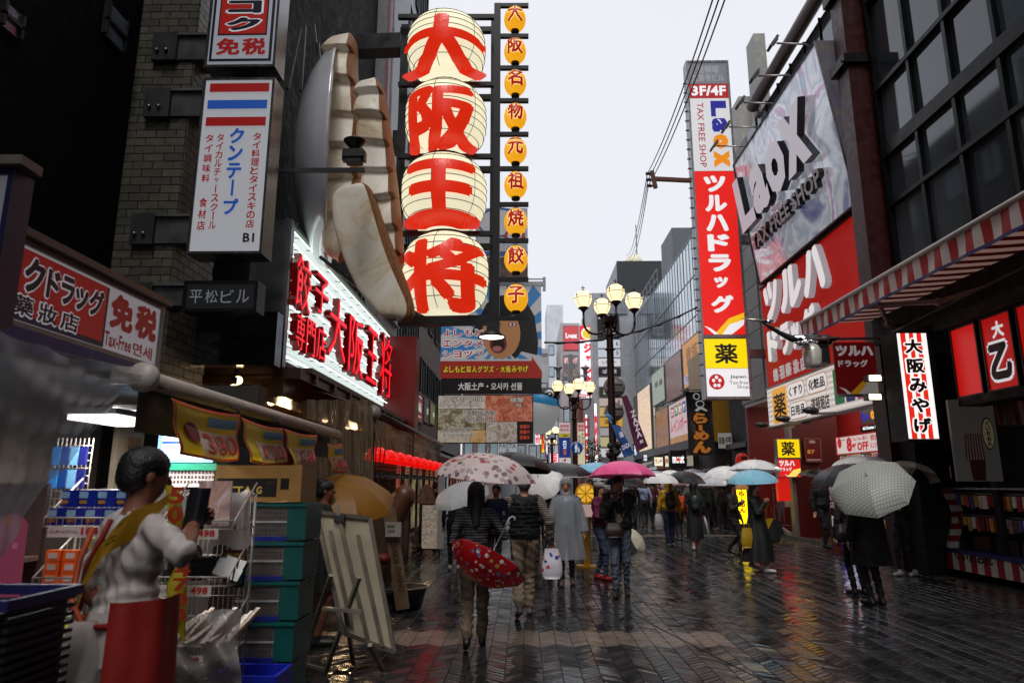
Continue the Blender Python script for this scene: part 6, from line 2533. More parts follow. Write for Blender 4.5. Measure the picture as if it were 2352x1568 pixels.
# ================================================================== DOWN THE STREET
GLOBE = mat('ffe7b0', .3, emit=1.35, var=0)
IRON = mat('23110e', .35, .4, var=.2)
def street_lamp(name, label, base, H, s=1.0, off=0.0, detail=True):
 """four globes on curved arms round a hub"""
 o_ = thing(name, label, 'street lamp', base, 'street lamps with round globes', rz=off)
 q = B()
 q.tube([(0, 0, 0), (0, 0, .5 * s), (0, 0, .55 * s), (0, 0, H - 1.3 * s), (0, 0, H - .6 * s)], [.14 * s, .12 * s, .1 * s, .085 * s, .075 * s], IRON, 14)
 for z in (H - 1.35 * s, H - 1.0 * s, 2.3):
  q.lathe([(.09 * s, -.03), (.14 * s, 0), (.09 * s, .03)], (0, 0, z), IRON, 14)
 q.box((0, 0, H - .62 * s), (.3 * s, .3 * s, .16 * s), IRON)
 q.obj('pole', o_, local=True)
 for k in range(4):
  a = PI / 2 * k
  dx, dy = math.cos(a), math.sin(a)
  P = [(dx * .06 * s, dy * .06 * s, H - .6 * s)]
  for i in range(11):
   t_ = PI + PI * i / 10
   P.append((dx * s * (.36 + .28 * math.cos(t_)), dy * s * (.36 + .28 * math.cos(t_)), H - .7 * s + .28 * s * math.sin(t_)))
  P.append((dx * .64 * s, dy * .64 * s, H - .42 * s))
  q = B()
  q.tube(P, .028 * s, IRON, 8)
  arm = q.obj('arm', o_, local=True)
  c = V((dx * .64 * s, dy * .64 * s, H - .12 * s))
  q = B()
  R0 = .215 * s
  prof = [(R0 * .45, -R0 * .98), (R0 * .62, -R0 * .8), (R0 * .88, -R0 * .35), (R0, .05 * R0), (R0 * .97, R0 * .35), (R0 * .78, R0 * .72), (R0 * .45, R0 * .96), (R0 * .2, R0 * 1.04)]
  q.lathe(prof, c, GLOBE, 20)
  q.obj('globe', arm, local=True)
  q = B()
  q.lathe([(.03 * s, -R0 * 1.5), (R0 * .3, -R0 * 1.25), (R0 * .62, -R0 * 1.02), (R0 * .5, -R0 * .85)], c, IRON, 16)
  q.lathe([(R0 * .24, R0 * 1.0), (R0 * .24, R0 * 1.1), (.012 * s, R0 * 1.16), (.012 * s, R0 * 1.6), (0, R0 * 1.62)], c, IRON, 10)
  q.bar(c + V((-.05 * s, 0, R0 * 1.4)), c + V((.05 * s, 0, R0 * 1.4)), .014 * s, .014 * s, IRON)
  if detail:
   q.tube([c + V((R0 * 1.02 * math.cos(t_), R0 * 1.02 * math.sin(t_), R0 * .12)) for t_ in np.linspace(0, 2 * PI, 21)], .008 * s, IRON, 5, cap=False)
   for m_ in range(4):
    b_ = PI / 2 * m_ + .6
    q.tube([c + V((r_ * 1.03 * math.cos(b_), r_ * 1.03 * math.sin(b_), z)) for r_, z in ((R0 * .62, -R0 * .8), (R0 * .88, -R0 * .35), (R0 * 1.02, .05 * R0), (R0 * 1.02, R0 * .4))], .007 * s, IRON, 5)
    q.ball(c + V((R0 * 1.04 * math.cos(b_), R0 * 1.04 * math.sin(b_), R0 * .4)), .018 * s, IRON, 6, 5, (1, 1, 2))
  q.obj('fitting', arm, local=True)
 return o_
b0 = atY(1409, 1060, 15)
zt_ = atY(1337, 691, 15).z
lampA = street_lamp('street_lamp', 'nearest street lamp, four lit globes on a dark pole in the middle of the photo', (b0.x, 15, 0), zt_ + .12, .92, R(8))
b1_ = atY(1321, 1060, 26)
lampB = street_lamp('street_lamp', 'second street lamp with four lit globes, just behind the blue walker sign', (b1_.x, 26, 0), atY(1290, 888, 26).z + .12, 1.0, R(12))
for k, (px, py, Y) in enumerate(((1268, 985, 44), (1258, 1012, 60))):
 p = atY(px, 1060, Y)
 street_lamp('street_lamp', ['third street lamp, small lit globes just left of the blue electronics banner', 'farthest street lamp, tiny lit globes low beside the seafood sign'][k], (p.x, Y, 0), atY(px, py, Y).z, 1.0, R(20), False)
# white modern lamp poles behind
for k, (x0, x1, y) in enumerate(((1282, 1344, 852),)):
 o_ = thing('twin_spotlight_pole', 'pale grey pole with two short spotlights above the second street lamp', 'lamp', atY(1311, 1090, 30))
 q = B()
 c = atY(1311, 860, 30)
 q.bx(c.x - .1, c.x + .1, 29.9, 30.1, 0, c.z + .9, mat('8d8a8c', .4, .3))
 q.bar(atY(x0, 863, 30), atY(x1, 863, 30), .08, .08, mat('b0b0b4', .4, .3))
 for x_ in (x0, x1):
  a = atY(x_, 850, 30)
  q.lathe([(.05, -.5), (.09, -.3), (.09, 0), (.2, .1), (.2, .14), (0, .15)], a, mat('9a9a9e', .4, .3), 10)
 q.obj('pole', o_)
# disc signs seen from behind on the lamp post, banners
for k, (cy, r_) in enumerate(((889, 25), (945, 22))):
 c = atY(1411, cy, 15.2)
 q = B()
 q.lathe([(0, -.01), (r_ * 15.2 / FPX, -.01), (r_ * 15.2 / FPX, .01), (0, .01)], c, mat('8d8686', .45, .3), 28, axis=(0, -1, 0))
 q.bar(c + V((-.18, -.03, .08)), c + V((.18, -.03, .08)), .02, .02, STEEL)
 q.bar(c + V((-.18, -.03, -.08)), c + V((.18, -.03, -.08)), .02, .02, STEEL)
 tag(q.obj('disc_sign'), ['upper', 'lower'][k] + ' grey back of a round sign on the nearest street lamp', 'sign', 'round signs on the lamp post')
def slant_banner(name, label, quad, Y, m_, txts, spot=None):
 P = [atY(x, y, Y) for x, y in quad]      # tl tr br bl
 o_ = thing(name, label, 'banner', P[3])
 q = B()
 q.grid(lambda a, c_: P[3].lerp(P[2], a).lerp(P[0].lerp(P[1], a), c_) + V((0, .03 * math.sin(6 * c_ + 2 * a), 0)), 6, 10, m_)
 q.obj('cloth', o_)
 q = B()
 fr = F(P[3] - V((0, .05, 0)), P[2] - P[3], P[0] - P[3], (P[2] - P[3]).length, (P[0] - P[3]).length)
 for s__, x, y, w, h, mm in txts:
  if len(s__) > 1 and h > w:
   vtext(q, fr, s__, x, y, w, h, mm, bold=.03, c=.0)
  else:
   text(q, fr, s__, x, y, w, h, mm, bold=.03, c=.0)
 q.obj('lettering', o_)
 q = B()
 q.tube([P[0] + V((0, .05, 0)), P[1] + V((0, .05, 0))], .02, IRON, 6)
 q.obj('rod', o_)
EMK = 1.35
LW = mat('d8ccd8', .4, emit=.35)
slant_banner('street_banner', 'purple ZAZA banner slanting right from the nearest street lamp', [(1428, 912), (1441, 908), (1489, 1024), (1462, 1038)], 14.8, mat('6a2048', .5, emit=.12, var=0), [('ZAZA', .3, .3, .42, .5, LW), ('館', .4, .84, .3, .06, LW)])
slant_banner('street_banner', 'blue ZAZA banner low on the nearest street lamp', [(1404, 974), (1424, 978), (1456, 1041), (1434, 1052)], 14.9, mat('2a5ca0', .5, emit=.15, var=0), [('湯', .3, .3, .4, .16, LW), ('ZAZA', .1, .66, .8, .12, LW)])
slant_banner('street_banner', 'short pale blue banner tip left of the nearest lamp post', [(1388, 950), (1396, 947), (1410, 962), (1404, 972)], 14.9, mat('5a8ac0', .5, emit=.2, var=0), [])
ed = FC(25.8, 1284, 970, 1310, 1066)
t_ = thing('street_banner', 'blue and orange electronics store banner reading EDION on the second street lamp', 'banner', ed.p(0, 0))
signbox(t_, ed, .03, mat('b8a4a4', .4, emit=.6, var=0), mat('b8b8b8'), .0)
q = B()
rect(q, ed, 0, .26, 1, .1, mat('a89c30', .4, emit=.5), .006)
rect(q, ed, 0, .36, 1, .48, mat('14307a', .4, emit=.45, var=0), .006)
text(q, ed, '道頓堀', .1, .05, .8, .07, mat('a03040', .4, emit=.4), bold=.03, c=.01)
text(q, ed, '商店会', .1, .14, .8, .07, mat('a03040', .4, emit=.4), bold=.03, c=.01)
text(q, ed, '200m', .35, .28, .5, .06, BLACK, c=.01)
text(q, ed, 'EDI', .36, .44, .28, .18, mat('d8e0f0', .4, emit=.7), bold=.02, c=.01, rot=-90)
text(q, ed, 'ON', .36, .63, .28, .14, mat('d06828', .4, emit=.6), bold=.02, c=.01, rot=-90)
rect(q, ed, 0, .86, 1, .13, mat('c8c8c8', .4, emit=.5), .006)
disc(q, ed, .5, .9, .05, .05, mat('b02020', .4, emit=.5), .01)
q.obj('lettering', t_)
ak = FC(25.8, 1327, 970, 1343, 1066)
t_ = thing('street_banner', 'cream banner with black vertical katakana アカンマン beside the blue walker sign', 'banner', ak.p(0, 0))
signbox(t_, ak, .03, mat('c8bc9c', .4, emit=.55, var=0), mat('b8b8b8'), .0)
q = B()
rect(q, ak, 0, 0, 1, .22, mat('c8a098', .4, emit=.5), .004)
text(q, ak, '頓堀', .1, .05, .8, .07, mat('a03040', .4, emit=.4), bold=.03, c=.008)
text(q, ak, '店会', .1, .14, .8, .07, mat('a03040', .4, emit=.4), bold=.03, c=.008)
vtext(q, ak, 'アカンマン', .5, .26, .42, .38, BLACK, bold=.03, c=.008)
vtext(q, ak, '営業中です', .08, .3, .32, .5, BLACK, bold=.01, c=.008)
q.obj('lettering', t_)
wk = atY(1325, 1028, 24.5)
t_ = thing('road_sign', 'round blue pedestrian sign with an adult and child walking', 'road sign', wk)
q = B()
rw = 14 * 24.5 / FPX
q.lathe([(0, 0), (rw, 0), (rw, .02), (0, .02)], wk, mat('d0d4dc', .35), 32, axis=(0, -1, 0))
q.lathe([(0, .02), (rw * .93, .02), (rw * .93, .026), (0, .026)], wk, mat('0c3c8c', .35, emit=.3), 32, axis=(0, -1, 0))
q.obj('plate', t_)
q = B()
wf3 = F((wk.x - rw, 24.47, wk.z - rw), (1, 0, 0), (0, 0, 1), 2 * rw, 2 * rw)
wh = mat('c8ccc8', .4, emit=.5)
disc(q, wf3, .44, .22, rw * .13, rw * .13, wh, .0, 12)
poly(q, wf3, [(.34, .32), (.54, .32), (.56, .6), (.5, .6), (.53, .86), (.46, .86), (.44, .64), (.40, .86), (.33, .86), (.37, .6), (.32, .58)], wh, .0)
disc(q, wf3, .64, .5, rw * .08, rw * .08, wh, .0, 12)
poly(q, wf3, [(.59, .57), (.70, .57), (.72, .72), (.68, .86), (.60, .86)], wh, .0)
q.obj('figures', t_)
# board with many shop names (building directory)
DY = 48
df = FC(DY, 1374, 720, 1428, 1052)
t_ = thing('directory_building', 'narrow building covered in a stack of shop name boards behind the lamp post', 'building', (df.o.x + 2, DY + 3, 0))
q = B()
q.bx(df.o.x - .3, df.o.x + df.W + 1.6, DY + .2, DY + 9, 0, df.o.z + df.H + 1.6, mat('9a9ca2', .5))
q.bx(df.o.x, df.o.x + df.W + .6, DY + .1, DY + .2, df.o.z + df.H, df.o.z + df.H + 1.2, mat('7a8088', .4))
q.obj('wall', t_)
ZD = lambda py: 1 - (atY(1400, py, DY).z - df.o.z) / df.H
rows_ = [(720, 778, '1c1e24', 'アコニック', .12, 1), (780, 800, 'c6ccd6', '6', .5, 0), (802, 821, 'c2c8d2', '5', .5, 0), (823, 842, 'd0ccd0', 'レインボー', .55, 0), (844, 864, '2a1a26', 'ぼて茶', .25, 1), (866, 888, 'c8c8cc', 'は', .5, 0), (890, 912, '3a3a30', 'まい', .3, 1),
   (914, 933, 'b8a8a0', '8', .5, 0), (935, 956, 'c0a868', 'どうとん', .5, 0), (958, 980, 'c89838', '温泉', .5, 0), (982, 1001, 'a8a8ac', '2', .4, 0), (1003, 1026, 'b8ac80', '柚', .5, 0), (1029, 1050, 'c8c8cc', 'ZAZA', .5, 0)]
for y0, y1, cc, s__, e_, dark in rows_:
 a, c_ = ZD(y0), ZD(y1)
 q = B()
 q.frame(df, .05, df.W - .05, (1 - c_) * df.H + .03, (1 - a) * df.H - .03, 0, .12, mat(cc, .4, emit=e_, var=0))
 bd = q.obj('name_board', t_)
 q = B()
 m2 = mat('c8c8cc', .4, emit=.5) if dark else mat('3a2a34', .4)
 if y0 == 720:
  text(q, df, '2F', .06, a + .01, .2, .03, m2, c=.13)
  vtext(q, df, s__, .35, a + .01, .2, c_ - a - .02, m2, bold=.03, c=.13)
  vtext(q, df, 'カラオケ', .65, a + .01, .14, c_ - a - .02, m2, bold=.0, c=.13)
 else:
  text(q, df, s__, .2 if len(s__) > 1 else .8, a + (c_ - a) * .22, .6 if len(s__) > 1 else .1, (c_ - a) * .5, m2, bold=.02, c=.13)
 q.obj('lettering', bd)
jf = FC(50, 1331, 747, 1371, 915)
t_ = thing('karaoke_sign', 'tall white sign with red vertical katakana ジャンカラ under a red emblem', 'sign', jf.p(0, 0))
signbox(t_, jf, .8, mat('e6e2e8', .4, emit=.85, var=0), mat('b0b0b4'), .05)
q = B()
rj = mat('d82030', .4, emit=.8, var=0)
rect(q, jf, .04, .01, .92, .195, rj, .03)
disc(q, jf, .5, .115, jf.W * .38, jf.W * .38, mat('e8dcc8', .4, emit=.8), .04)
disc(q, jf, .5, .12, jf.W * .3, jf.W * .28, mat('d8c040', .4, emit=.7), .05)
disc(q, jf, .58, .11, jf.W * .08, jf.W * .08, rj, .06)
vtext(q, jf, 'ジャンカラ', .25, .24, .5, .74, rj, bold=.07, c=.03)
q.obj('lettering', t_)
lb = FC(52, 1294, 748, 1328, 804)
t_ = thing('rooftop_sign', 'faded red rooftop sign left of the karaoke sign', 'sign', lb.p(0, 0))
signbox(t_, lb, .4, mat('b8444c', .4, emit=.7, var=0), mat('9a4a50'), .04)
q = B()
text(q, lb, 'Laox', .15, .3, .8, .22, WHS, bold=.08, c=.02)
q.obj('lettering', t_)
bwl = FC(52, 1294, 816, 1328, 872)
t_ = thing('bowling_sign', 'navy and brown bowling alley picture sign ボウリング under the red rooftop sign', 'sign', bwl.p(0, 0))
signbox(t_, bwl, .4, photo(['2a2c44', '5a5c78', '9a7868', 'c8c0c0'], 1.5, .5, 21), mat('6a6a70'), .04)
q = B()
text(q, bwl, 'ボウリング', .06, .08, .9, .26, WHS, bold=.08, c=.02)
text(q, bwl, 'ボウリング', .08, .11, .86, .2, rj, bold=.02, c=.03)
q.obj('lettering', t_)
# far buildings
far = [(1290, 1335, 742, 60, 'b0a8ac', 'pale building carrying the rooftop and bowling signs'), (1330, 1376, 905, 58, '7a4038', 'brown red building below the karaoke sign'),
  (1210, 1262, 800, 66, 'a4a6aa', 'pale grey building just right of the sunburst billboard'), (1258, 1296, 700, 92, 'cdd2da', 'very pale tall building at the far end of the street'),
  (1262, 1330, 950, 100, '8a6a64', 'low brown building closing the far end of the street'), (1376, 1440, 860, 70, '98989c', 'grey building behind the directory boards')]
for x0, x1, yt, Y, cc, lab in far:
 f_ = FC(Y, x0, yt, x1, 1108)
 o_ = thing('building', lab, 'building', (f_.o.x + f_.W / 2, Y + 4, 0))
 q = B()
 q.bx(f_.o.x, f_.o.x + f_.W, Y, Y + 8, 0, f_.o.z + f_.H, mat(cc, .5, var=.15, sc=.8))
 q.obj('wall', o_)
 nx_ = max(2, int(f_.W / 1.4))
 windows_y(o_, Y, [f_.o.x + f_.W * (i + .5) / nx_ for i in range(nx_)], [4.5 + 3 * k for k in range(int((f_.o.z + f_.H - 5) / 3))], min(1.0, f_.W / nx_ * .7), 1.4, GLASS_P, DKSTEEL)
# small far signs on both sides
random.seed(21)
fs_ = [(1243, 1251, 975, 1040, 46, 'd8a820', '焼', 'yellow'), (1252, 1259, 968, 1050, 45, '5a3060', '酒場', 'purple'), (1262, 1283, 1040, 1062, 47, 'f0c8d8', '居酒屋', 'pink white'), (1228, 1241, 985, 1022, 43, 'c8d0d8', '寿司', 'pale blue'),
  (1344, 1351, 950, 1066, 44, 'e8dce0', '日田', 'white'), (1365, 1373, 925, 1062, 46, 'f8e8f0', '肉', 'bright pink white'), (1352, 1364, 960, 1000, 52, '8a2a28', '串', 'dark red'), (1455, 1464, 1018, 1048, 33, '3a60a0', '茶', 'blue'),
  (1476, 1488, 1042, 1060, 32, '2a2a60', '珈琲', 'navy'), (1326, 1346, 905, 912, 49, 'd03038', '公式大阪土産', 'red strip'), (1440, 1450, 1026, 1046, 36, 'd8c8a0', '麺', 'cream')]
for x0, x1, y0, y1, Y, cc, s__, nm in fs_:
 f_ = FC(Y, x0, y0, x1, y1)
 o_ = thing('far_shop_sign', 'small %s lit shop sign reading %s far down the street' % (nm, s__), 'sign', f_.p(0, 0), 'small shop signs far down the street')
 signbox(o_, f_, .15, mat(cc, .4, emit=.95, var=0), BLACK, .03)
 q = B()
 dk = cc in ('5a3060', '3a60a0', '2a2a60', '8a2a28', 'd03038')
 if f_.H > f_.W:
  vtext(q, f_, s__, .15, .06, .7, .88, WHS if dk else rj, bold=.04, c=.02)
 else:
  text(q, f_, s__, .06, .15, .88, .7, WHS if dk else rj, bold=.04, c=.02)
 q.obj('lettering', o_)
# ground floor clutter at the far end: lit shop fronts
for k, (x0, x1, y0, Y, cc, lab) in enumerate(((1205, 1262, 1062, 62, 'ffd9a8', 'far lit shop front on the left under the fish lantern'), (1345, 1440, 1066, 50, 'ffe4c8', 'far lit shop front under the directory boards'), (1262, 1345, 1066, 98, 'f0e0d8', 'bright far end of the street at eye level'))):
 f_ = FC(Y, x0, y0, x1, 1112)
 o_ = thing('storefront', lab, 'shop front', f_.p(0, 0), 'far lit shop fronts')
 signbox(o_, f_, .3, photo(['2a1c18', '7a4a34', 'c89060', 'e8d0b0'], .8, .5, 30 + k), mat('4a3a34'), .1)
# potted tree far
tr = thing('street_tree', 'small dark green street tree far down the street behind the walker sign', 'tree', atY(1358, 1090, 42))
q = B()
c = atY(1358, 1050, 42)
q.tube([(c.x, 42, 0), (c.x, 42, c.z - .5), (c.x + .1, 42, c.z + .6)], [.08, .06, .03], mat('2a2018', .8), 6)
q.obj('trunk', tr)
q = B()
for k in range(420):
 d = V(rng.normal(0, 1, 3)).normalized() * (random.random() ** .4)
 p = c + V((d.x * .7, d.y * .7, d.z * 1.3))
 a = V(rng.normal(0, 1, 3)).normalized() * .09
 b2 = a.cross(V(rng.normal(0, 1, 3))).normalized() * .06
 q.add([p - a, p + b2, p + a, p - b2], [(0, 1, 2, 3)], random.choice([mat('2c4a22', .5), mat('1c3418', .5), mat('3c5a2c', .5)]))
o_ = q.obj('crown', tr)
q = B()
for k in range(8):
 c = atY(1409, 1032, 14.8)
 q.ball(c + V((random.uniform(-.2, .2), random.uniform(-.15, .15), random.uniform(-.12, .12))), .07, mat(['1a2a18', '3a1a1c'][k % 2], .6), 7, 5)
tag(q.obj('flower_basket'), 'dark flower basket tied low on the nearest lamp post', 'flower basket')
# yellow citrus slice sign stand (behind the old man)
cs_ = thing('round_menu_sign', 'round yellow slice shaped sign on a stand behind the man in the raincoat', 'sign', atZ(1345, 1215))
c = atY(1345, 1133, 14)
q = B()
q.lathe([(0, -.02), (.205, -.02), (.205, .03), (0, .03)], c, mat('b87c18', .4, emit=.35, var=0), 28, axis=(0, -1, 0))
q.obj('disc', cs_)
q = B()
for k in range(8):
 a = R(45 * k + 8)
 a2 = a + R(34)
 q.add([c + V((0.02 * math.cos(a + .3), -.035, .02 * math.sin(a + .3))), c + V((.17 * math.cos(a), -.035, .17 * math.sin(a))), c + V((.17 * math.cos(a2), -.035, .17 * math.sin(a2)))], [(0, 1, 2)], mat('e8b030', .4, emit=.6, var=0))
q.obj('slice', cs_)
q = B()
q.box(c + V((0, 0, -.33)), (.34, .03, .24), mat('c8a8a0', .4, emit=.4))
q.bx(c.x - .06, c.x + .06, 13.97, 14.03, 0, c.z - .45, mat('c89818', .4))
q.bx(c.x - .2, c.x + .2, 13.85, 14.15, 0, .04, mat('c89818', .4))
q.obj('stand', cs_)
EMK = 1.0
# ================================================================== SHOP FRONTS FARTHER DOWN, CLOSING BUILDINGS
for x0, x1, yt, Y, cc, lab in ((1062, 1150, 880, 78, '6a5a54', 'brown grey building far left behind the seafood sign'), (1140, 1216, 905, 84, '8d8f96', 'grey building far left above the brown umbrella'), (1425, 1450, 830, 66, 'a8acb4', 'slim pale building at the end of the glass building')):
 f_ = FC(Y, x0, yt, x1, 1109)
 o_ = thing('building', lab, 'building', (f_.o.x + f_.W / 2, Y + 4, 0))
 q = B()
 q.bx(f_.o.x, f_.o.x + f_.W, Y, Y + 8, 0, f_.o.z + f_.H, mat(cc, .5, var=.15, sc=.8))
 q.obj('wall', o_)
 n_ = max(2, int(f_.W / 1.4))
 windows_y(o_, Y, [f_.o.x + f_.W * (i + .5) / n_ for i in range(n_)], [5.5 + 3 * k for k in range(max(1, int((f_.o.z + f_.H - 5) / 3)))], min(1.0, f_.W / n_ * .7), 1.4, GLASS_P, DKSTEEL)
pal = [['1c1412', '6a3a24', 'd09a60', 'f0dcb8'], ['101418', '3a4a5a', 'a8b8c0', 'e8e8e0'], ['1a0e10', '7a2428', 'c85a40', 'e8c8a0'], ['141210', '4a4030', 'a89868', 'e0d8b8']]
names_r = ['first lit shop front past the ramen shop', 'second lit shop front past the ramen shop', 'third lit shop front on the right', 'fourth lit shop front on the right', 'fifth lit shop front on the right', 'last lit shop front on the right']
for k in range(6):
 y0 = 31.9 + k * 4.4
 f_ = F((7.86, y0 + 4.1, .12), (0, -1, 0), (0, 0, 1), 4.0, 2.75)
 o_ = thing('storefront', names_r[k] + ' under the grey fascia', 'shop front', (7.86, y0 + 2, 0), 'lit shop fronts on the right')
 q = B()
 q.frame(f_, .1, f_.W - .1, 0, f_.H - .1, -.3, -.1, photo(pal[k % 4], 1.6, .42, 60 + k, .4, 1))
 q.obj('interior', o_)
 for a in (0, 1.3, 2.6, 3.9):
  q = B()
  q.frame(f_, a, a + .09, 0, f_.H, -.12, .02, DKSTEEL)
  q.obj('door_frame', o_)
 q = B()
 q.frame(f_, .1, f_.W - .1, f_.H - .45, f_.H, -.05, .08, mat(['b8b0a0', '7a1c1c', 'c0c4c8', '1c3c6a', 'b88a28', '8a8a8c'][k], .4, emit=.5, var=0))
 sg = q.obj('sign_panel', o_)
 q = B()
 text(q, F(f_.p(.1, f_.H - .45), f_.u, f_.v, f_.W - .2, .45), ['たこ焼き', '串かつ', '薬局', 'かに道', '土産物', '喫茶店'][k], .2, .18, .6, .6, BLACK if k in (0, 2, 4, 5) else WHS, bold=.03, c=.085)
 q.obj('lettering', sg)
 q = B()
 q.grid(lambda a, c_: (7.72 - .75 * (1 - c_), y0 + 4 * a, 2.55 + .35 * c_ - .015 * math.sin(a * 40)), 20, 3, mat(['6a1c1c', '2a3a5a', 'a09888', '5a2a20', '20402c', '8a8078'][k], .6, trans=.2))
 q.obj('awning', o_)
for k in range(6):
 y0 = 17.2 + k * 4.6
 f_ = F((-3.75, y0, .12), (0, 1, 0), (0, 0, 1), 4.4, 2.6)
 o_ = thing('storefront', ['nearest', 'second', 'third', 'fourth', 'fifth', 'farthest'][k] + ' lit shop front on the left past the gyoza restaurant', 'shop front', (-3.75, y0 + 2, 0), 'lit shop fronts on the left')
 q = B()
 q.bx(-5.2, -3.9, y0, y0 + 4.4, 0, 2.9, mat('1c1210', .7))
 q.obj('wall', o_)
 q = B()
 q.frame(f_, .1, f_.W - .1, 0, f_.H - .2, -.12, -.05, photo(pal[(k + 2) % 4], 1.4, .4, 80 + k, .4, 1))
 q.obj('interior', o_)
 for a in (0, 1.4, 2.8, 4.3):
  q = B()
  q.frame(f_, a, a + .09, 0, f_.H, -.12, .02, mat('2a1a14', .5))
  q.obj('door_frame', o_)
 q = B()
 q.grid(lambda a, c_: (-3.6 + 1.0 * (1 - c_), y0 + 4.4 * a, 2.45 + .45 * c_ - .02 * math.sin(a * 40)), 20, 3, mat(['3a1814', '4a1c18', '2a2a30', '5a3a1c', '3a1414', '28303a'][k], .6, trans=.2))
 q.obj('awning', o_)
 q = B()
 q.grid(lambda a, c_: (-2.6 + .02 * math.sin(a * 70), y0 + 4.4 * a, 2.25 + .2 * c_), 40, 1, mat(['5a2420', '6a2c24', '3a3a42', '6a4a24', '4a1c1c', '38424c'][k], .6, trans=.2))
 q.obj('valance', o_)
# ================================================================== PEOPLE AND UMBRELLAS
SKINM = mat('b98468', .5, var=.08, sc=12)
def rotm(yaw, pitch):
 return np.array(Matrix.Rotation(yaw, 3, 'Z') @ Matrix.Rotation(-pitch, 3, 'X'))
def ik(a, t, l1, l2, pole):
 a, t, pole = np.array(a, float), np.array(t, float), np.array(pole, float)
 d = t - a
 L = np.linalg.norm(d)
 L2 = min(L, (l1 + l2) * .995)
 t = a + d / L * L2
 u = d / L
 x = (l1 * l1 - l2 * l2 + L2 * L2) / (2 * L2)
 hgt = math.sqrt(max(0, l1 * l1 - x * x))
 p = pole - u * (pole @ u)
 p /= np.linalg.norm(p) + 1e-9
 return a + u * x + p * hgt, t
def hand_mesh(w, d, side_v, curl, h=.0065, s=1.0):
 """palm, four bent fingers of unequal length and a thumb; w wrist, d direction, side_v towards the thumb"""
 w, d, sv = [np.array(k, float) for k in (w, d, side_v)]
 d /= np.linalg.norm(d)
 sv = sv - d * (sv @ d)
 sv /= np.linalg.norm(sv)
 n = np.cross(d, sv)
 fd = Field(w - .17 * s, w + .17 * s, h, .008)
 fd.cone(w - d * .03 * s, w + d * .02 * s, .026 * s, .027 * s)
 fd.cone(w + d * .03 * s, w + d * .075 * s, .03 * s, .033 * s, flat=(n, 1.9))
 for i, L in enumerate((.95, 1.05, 1.0, .78)):
  p = w + d * .085 * s + sv * (.028 - .0185 * i) * s
  a = 0
  for seg, r0, r1 in ((.04, .0098, .009), (.026, .009, .0083), (.02, .0083, .0072)):
   a += curl
   q_ = p + (d * math.cos(a) + n * math.sin(a)) * seg * L * s
   fd.cone(p, q_, r0 * s, r1 * s, k=.004)
   p = q_
 p = w + d * .03 * s + sv * .026 * s
 q1 = p + (d * .6 + sv * .7 + n * .25) * .04 * s
 q2 = q1 + (d * .85 + sv * .1 + n * (.3 + .5 * (curl > .5))) * .032 * s
 fd.cone(p, q1, .0125 * s, .011 * s, k=.006)
 fd.cone(q1, q2, .011 * s, .0085 * s, k=.004)
 return fd.mesh()
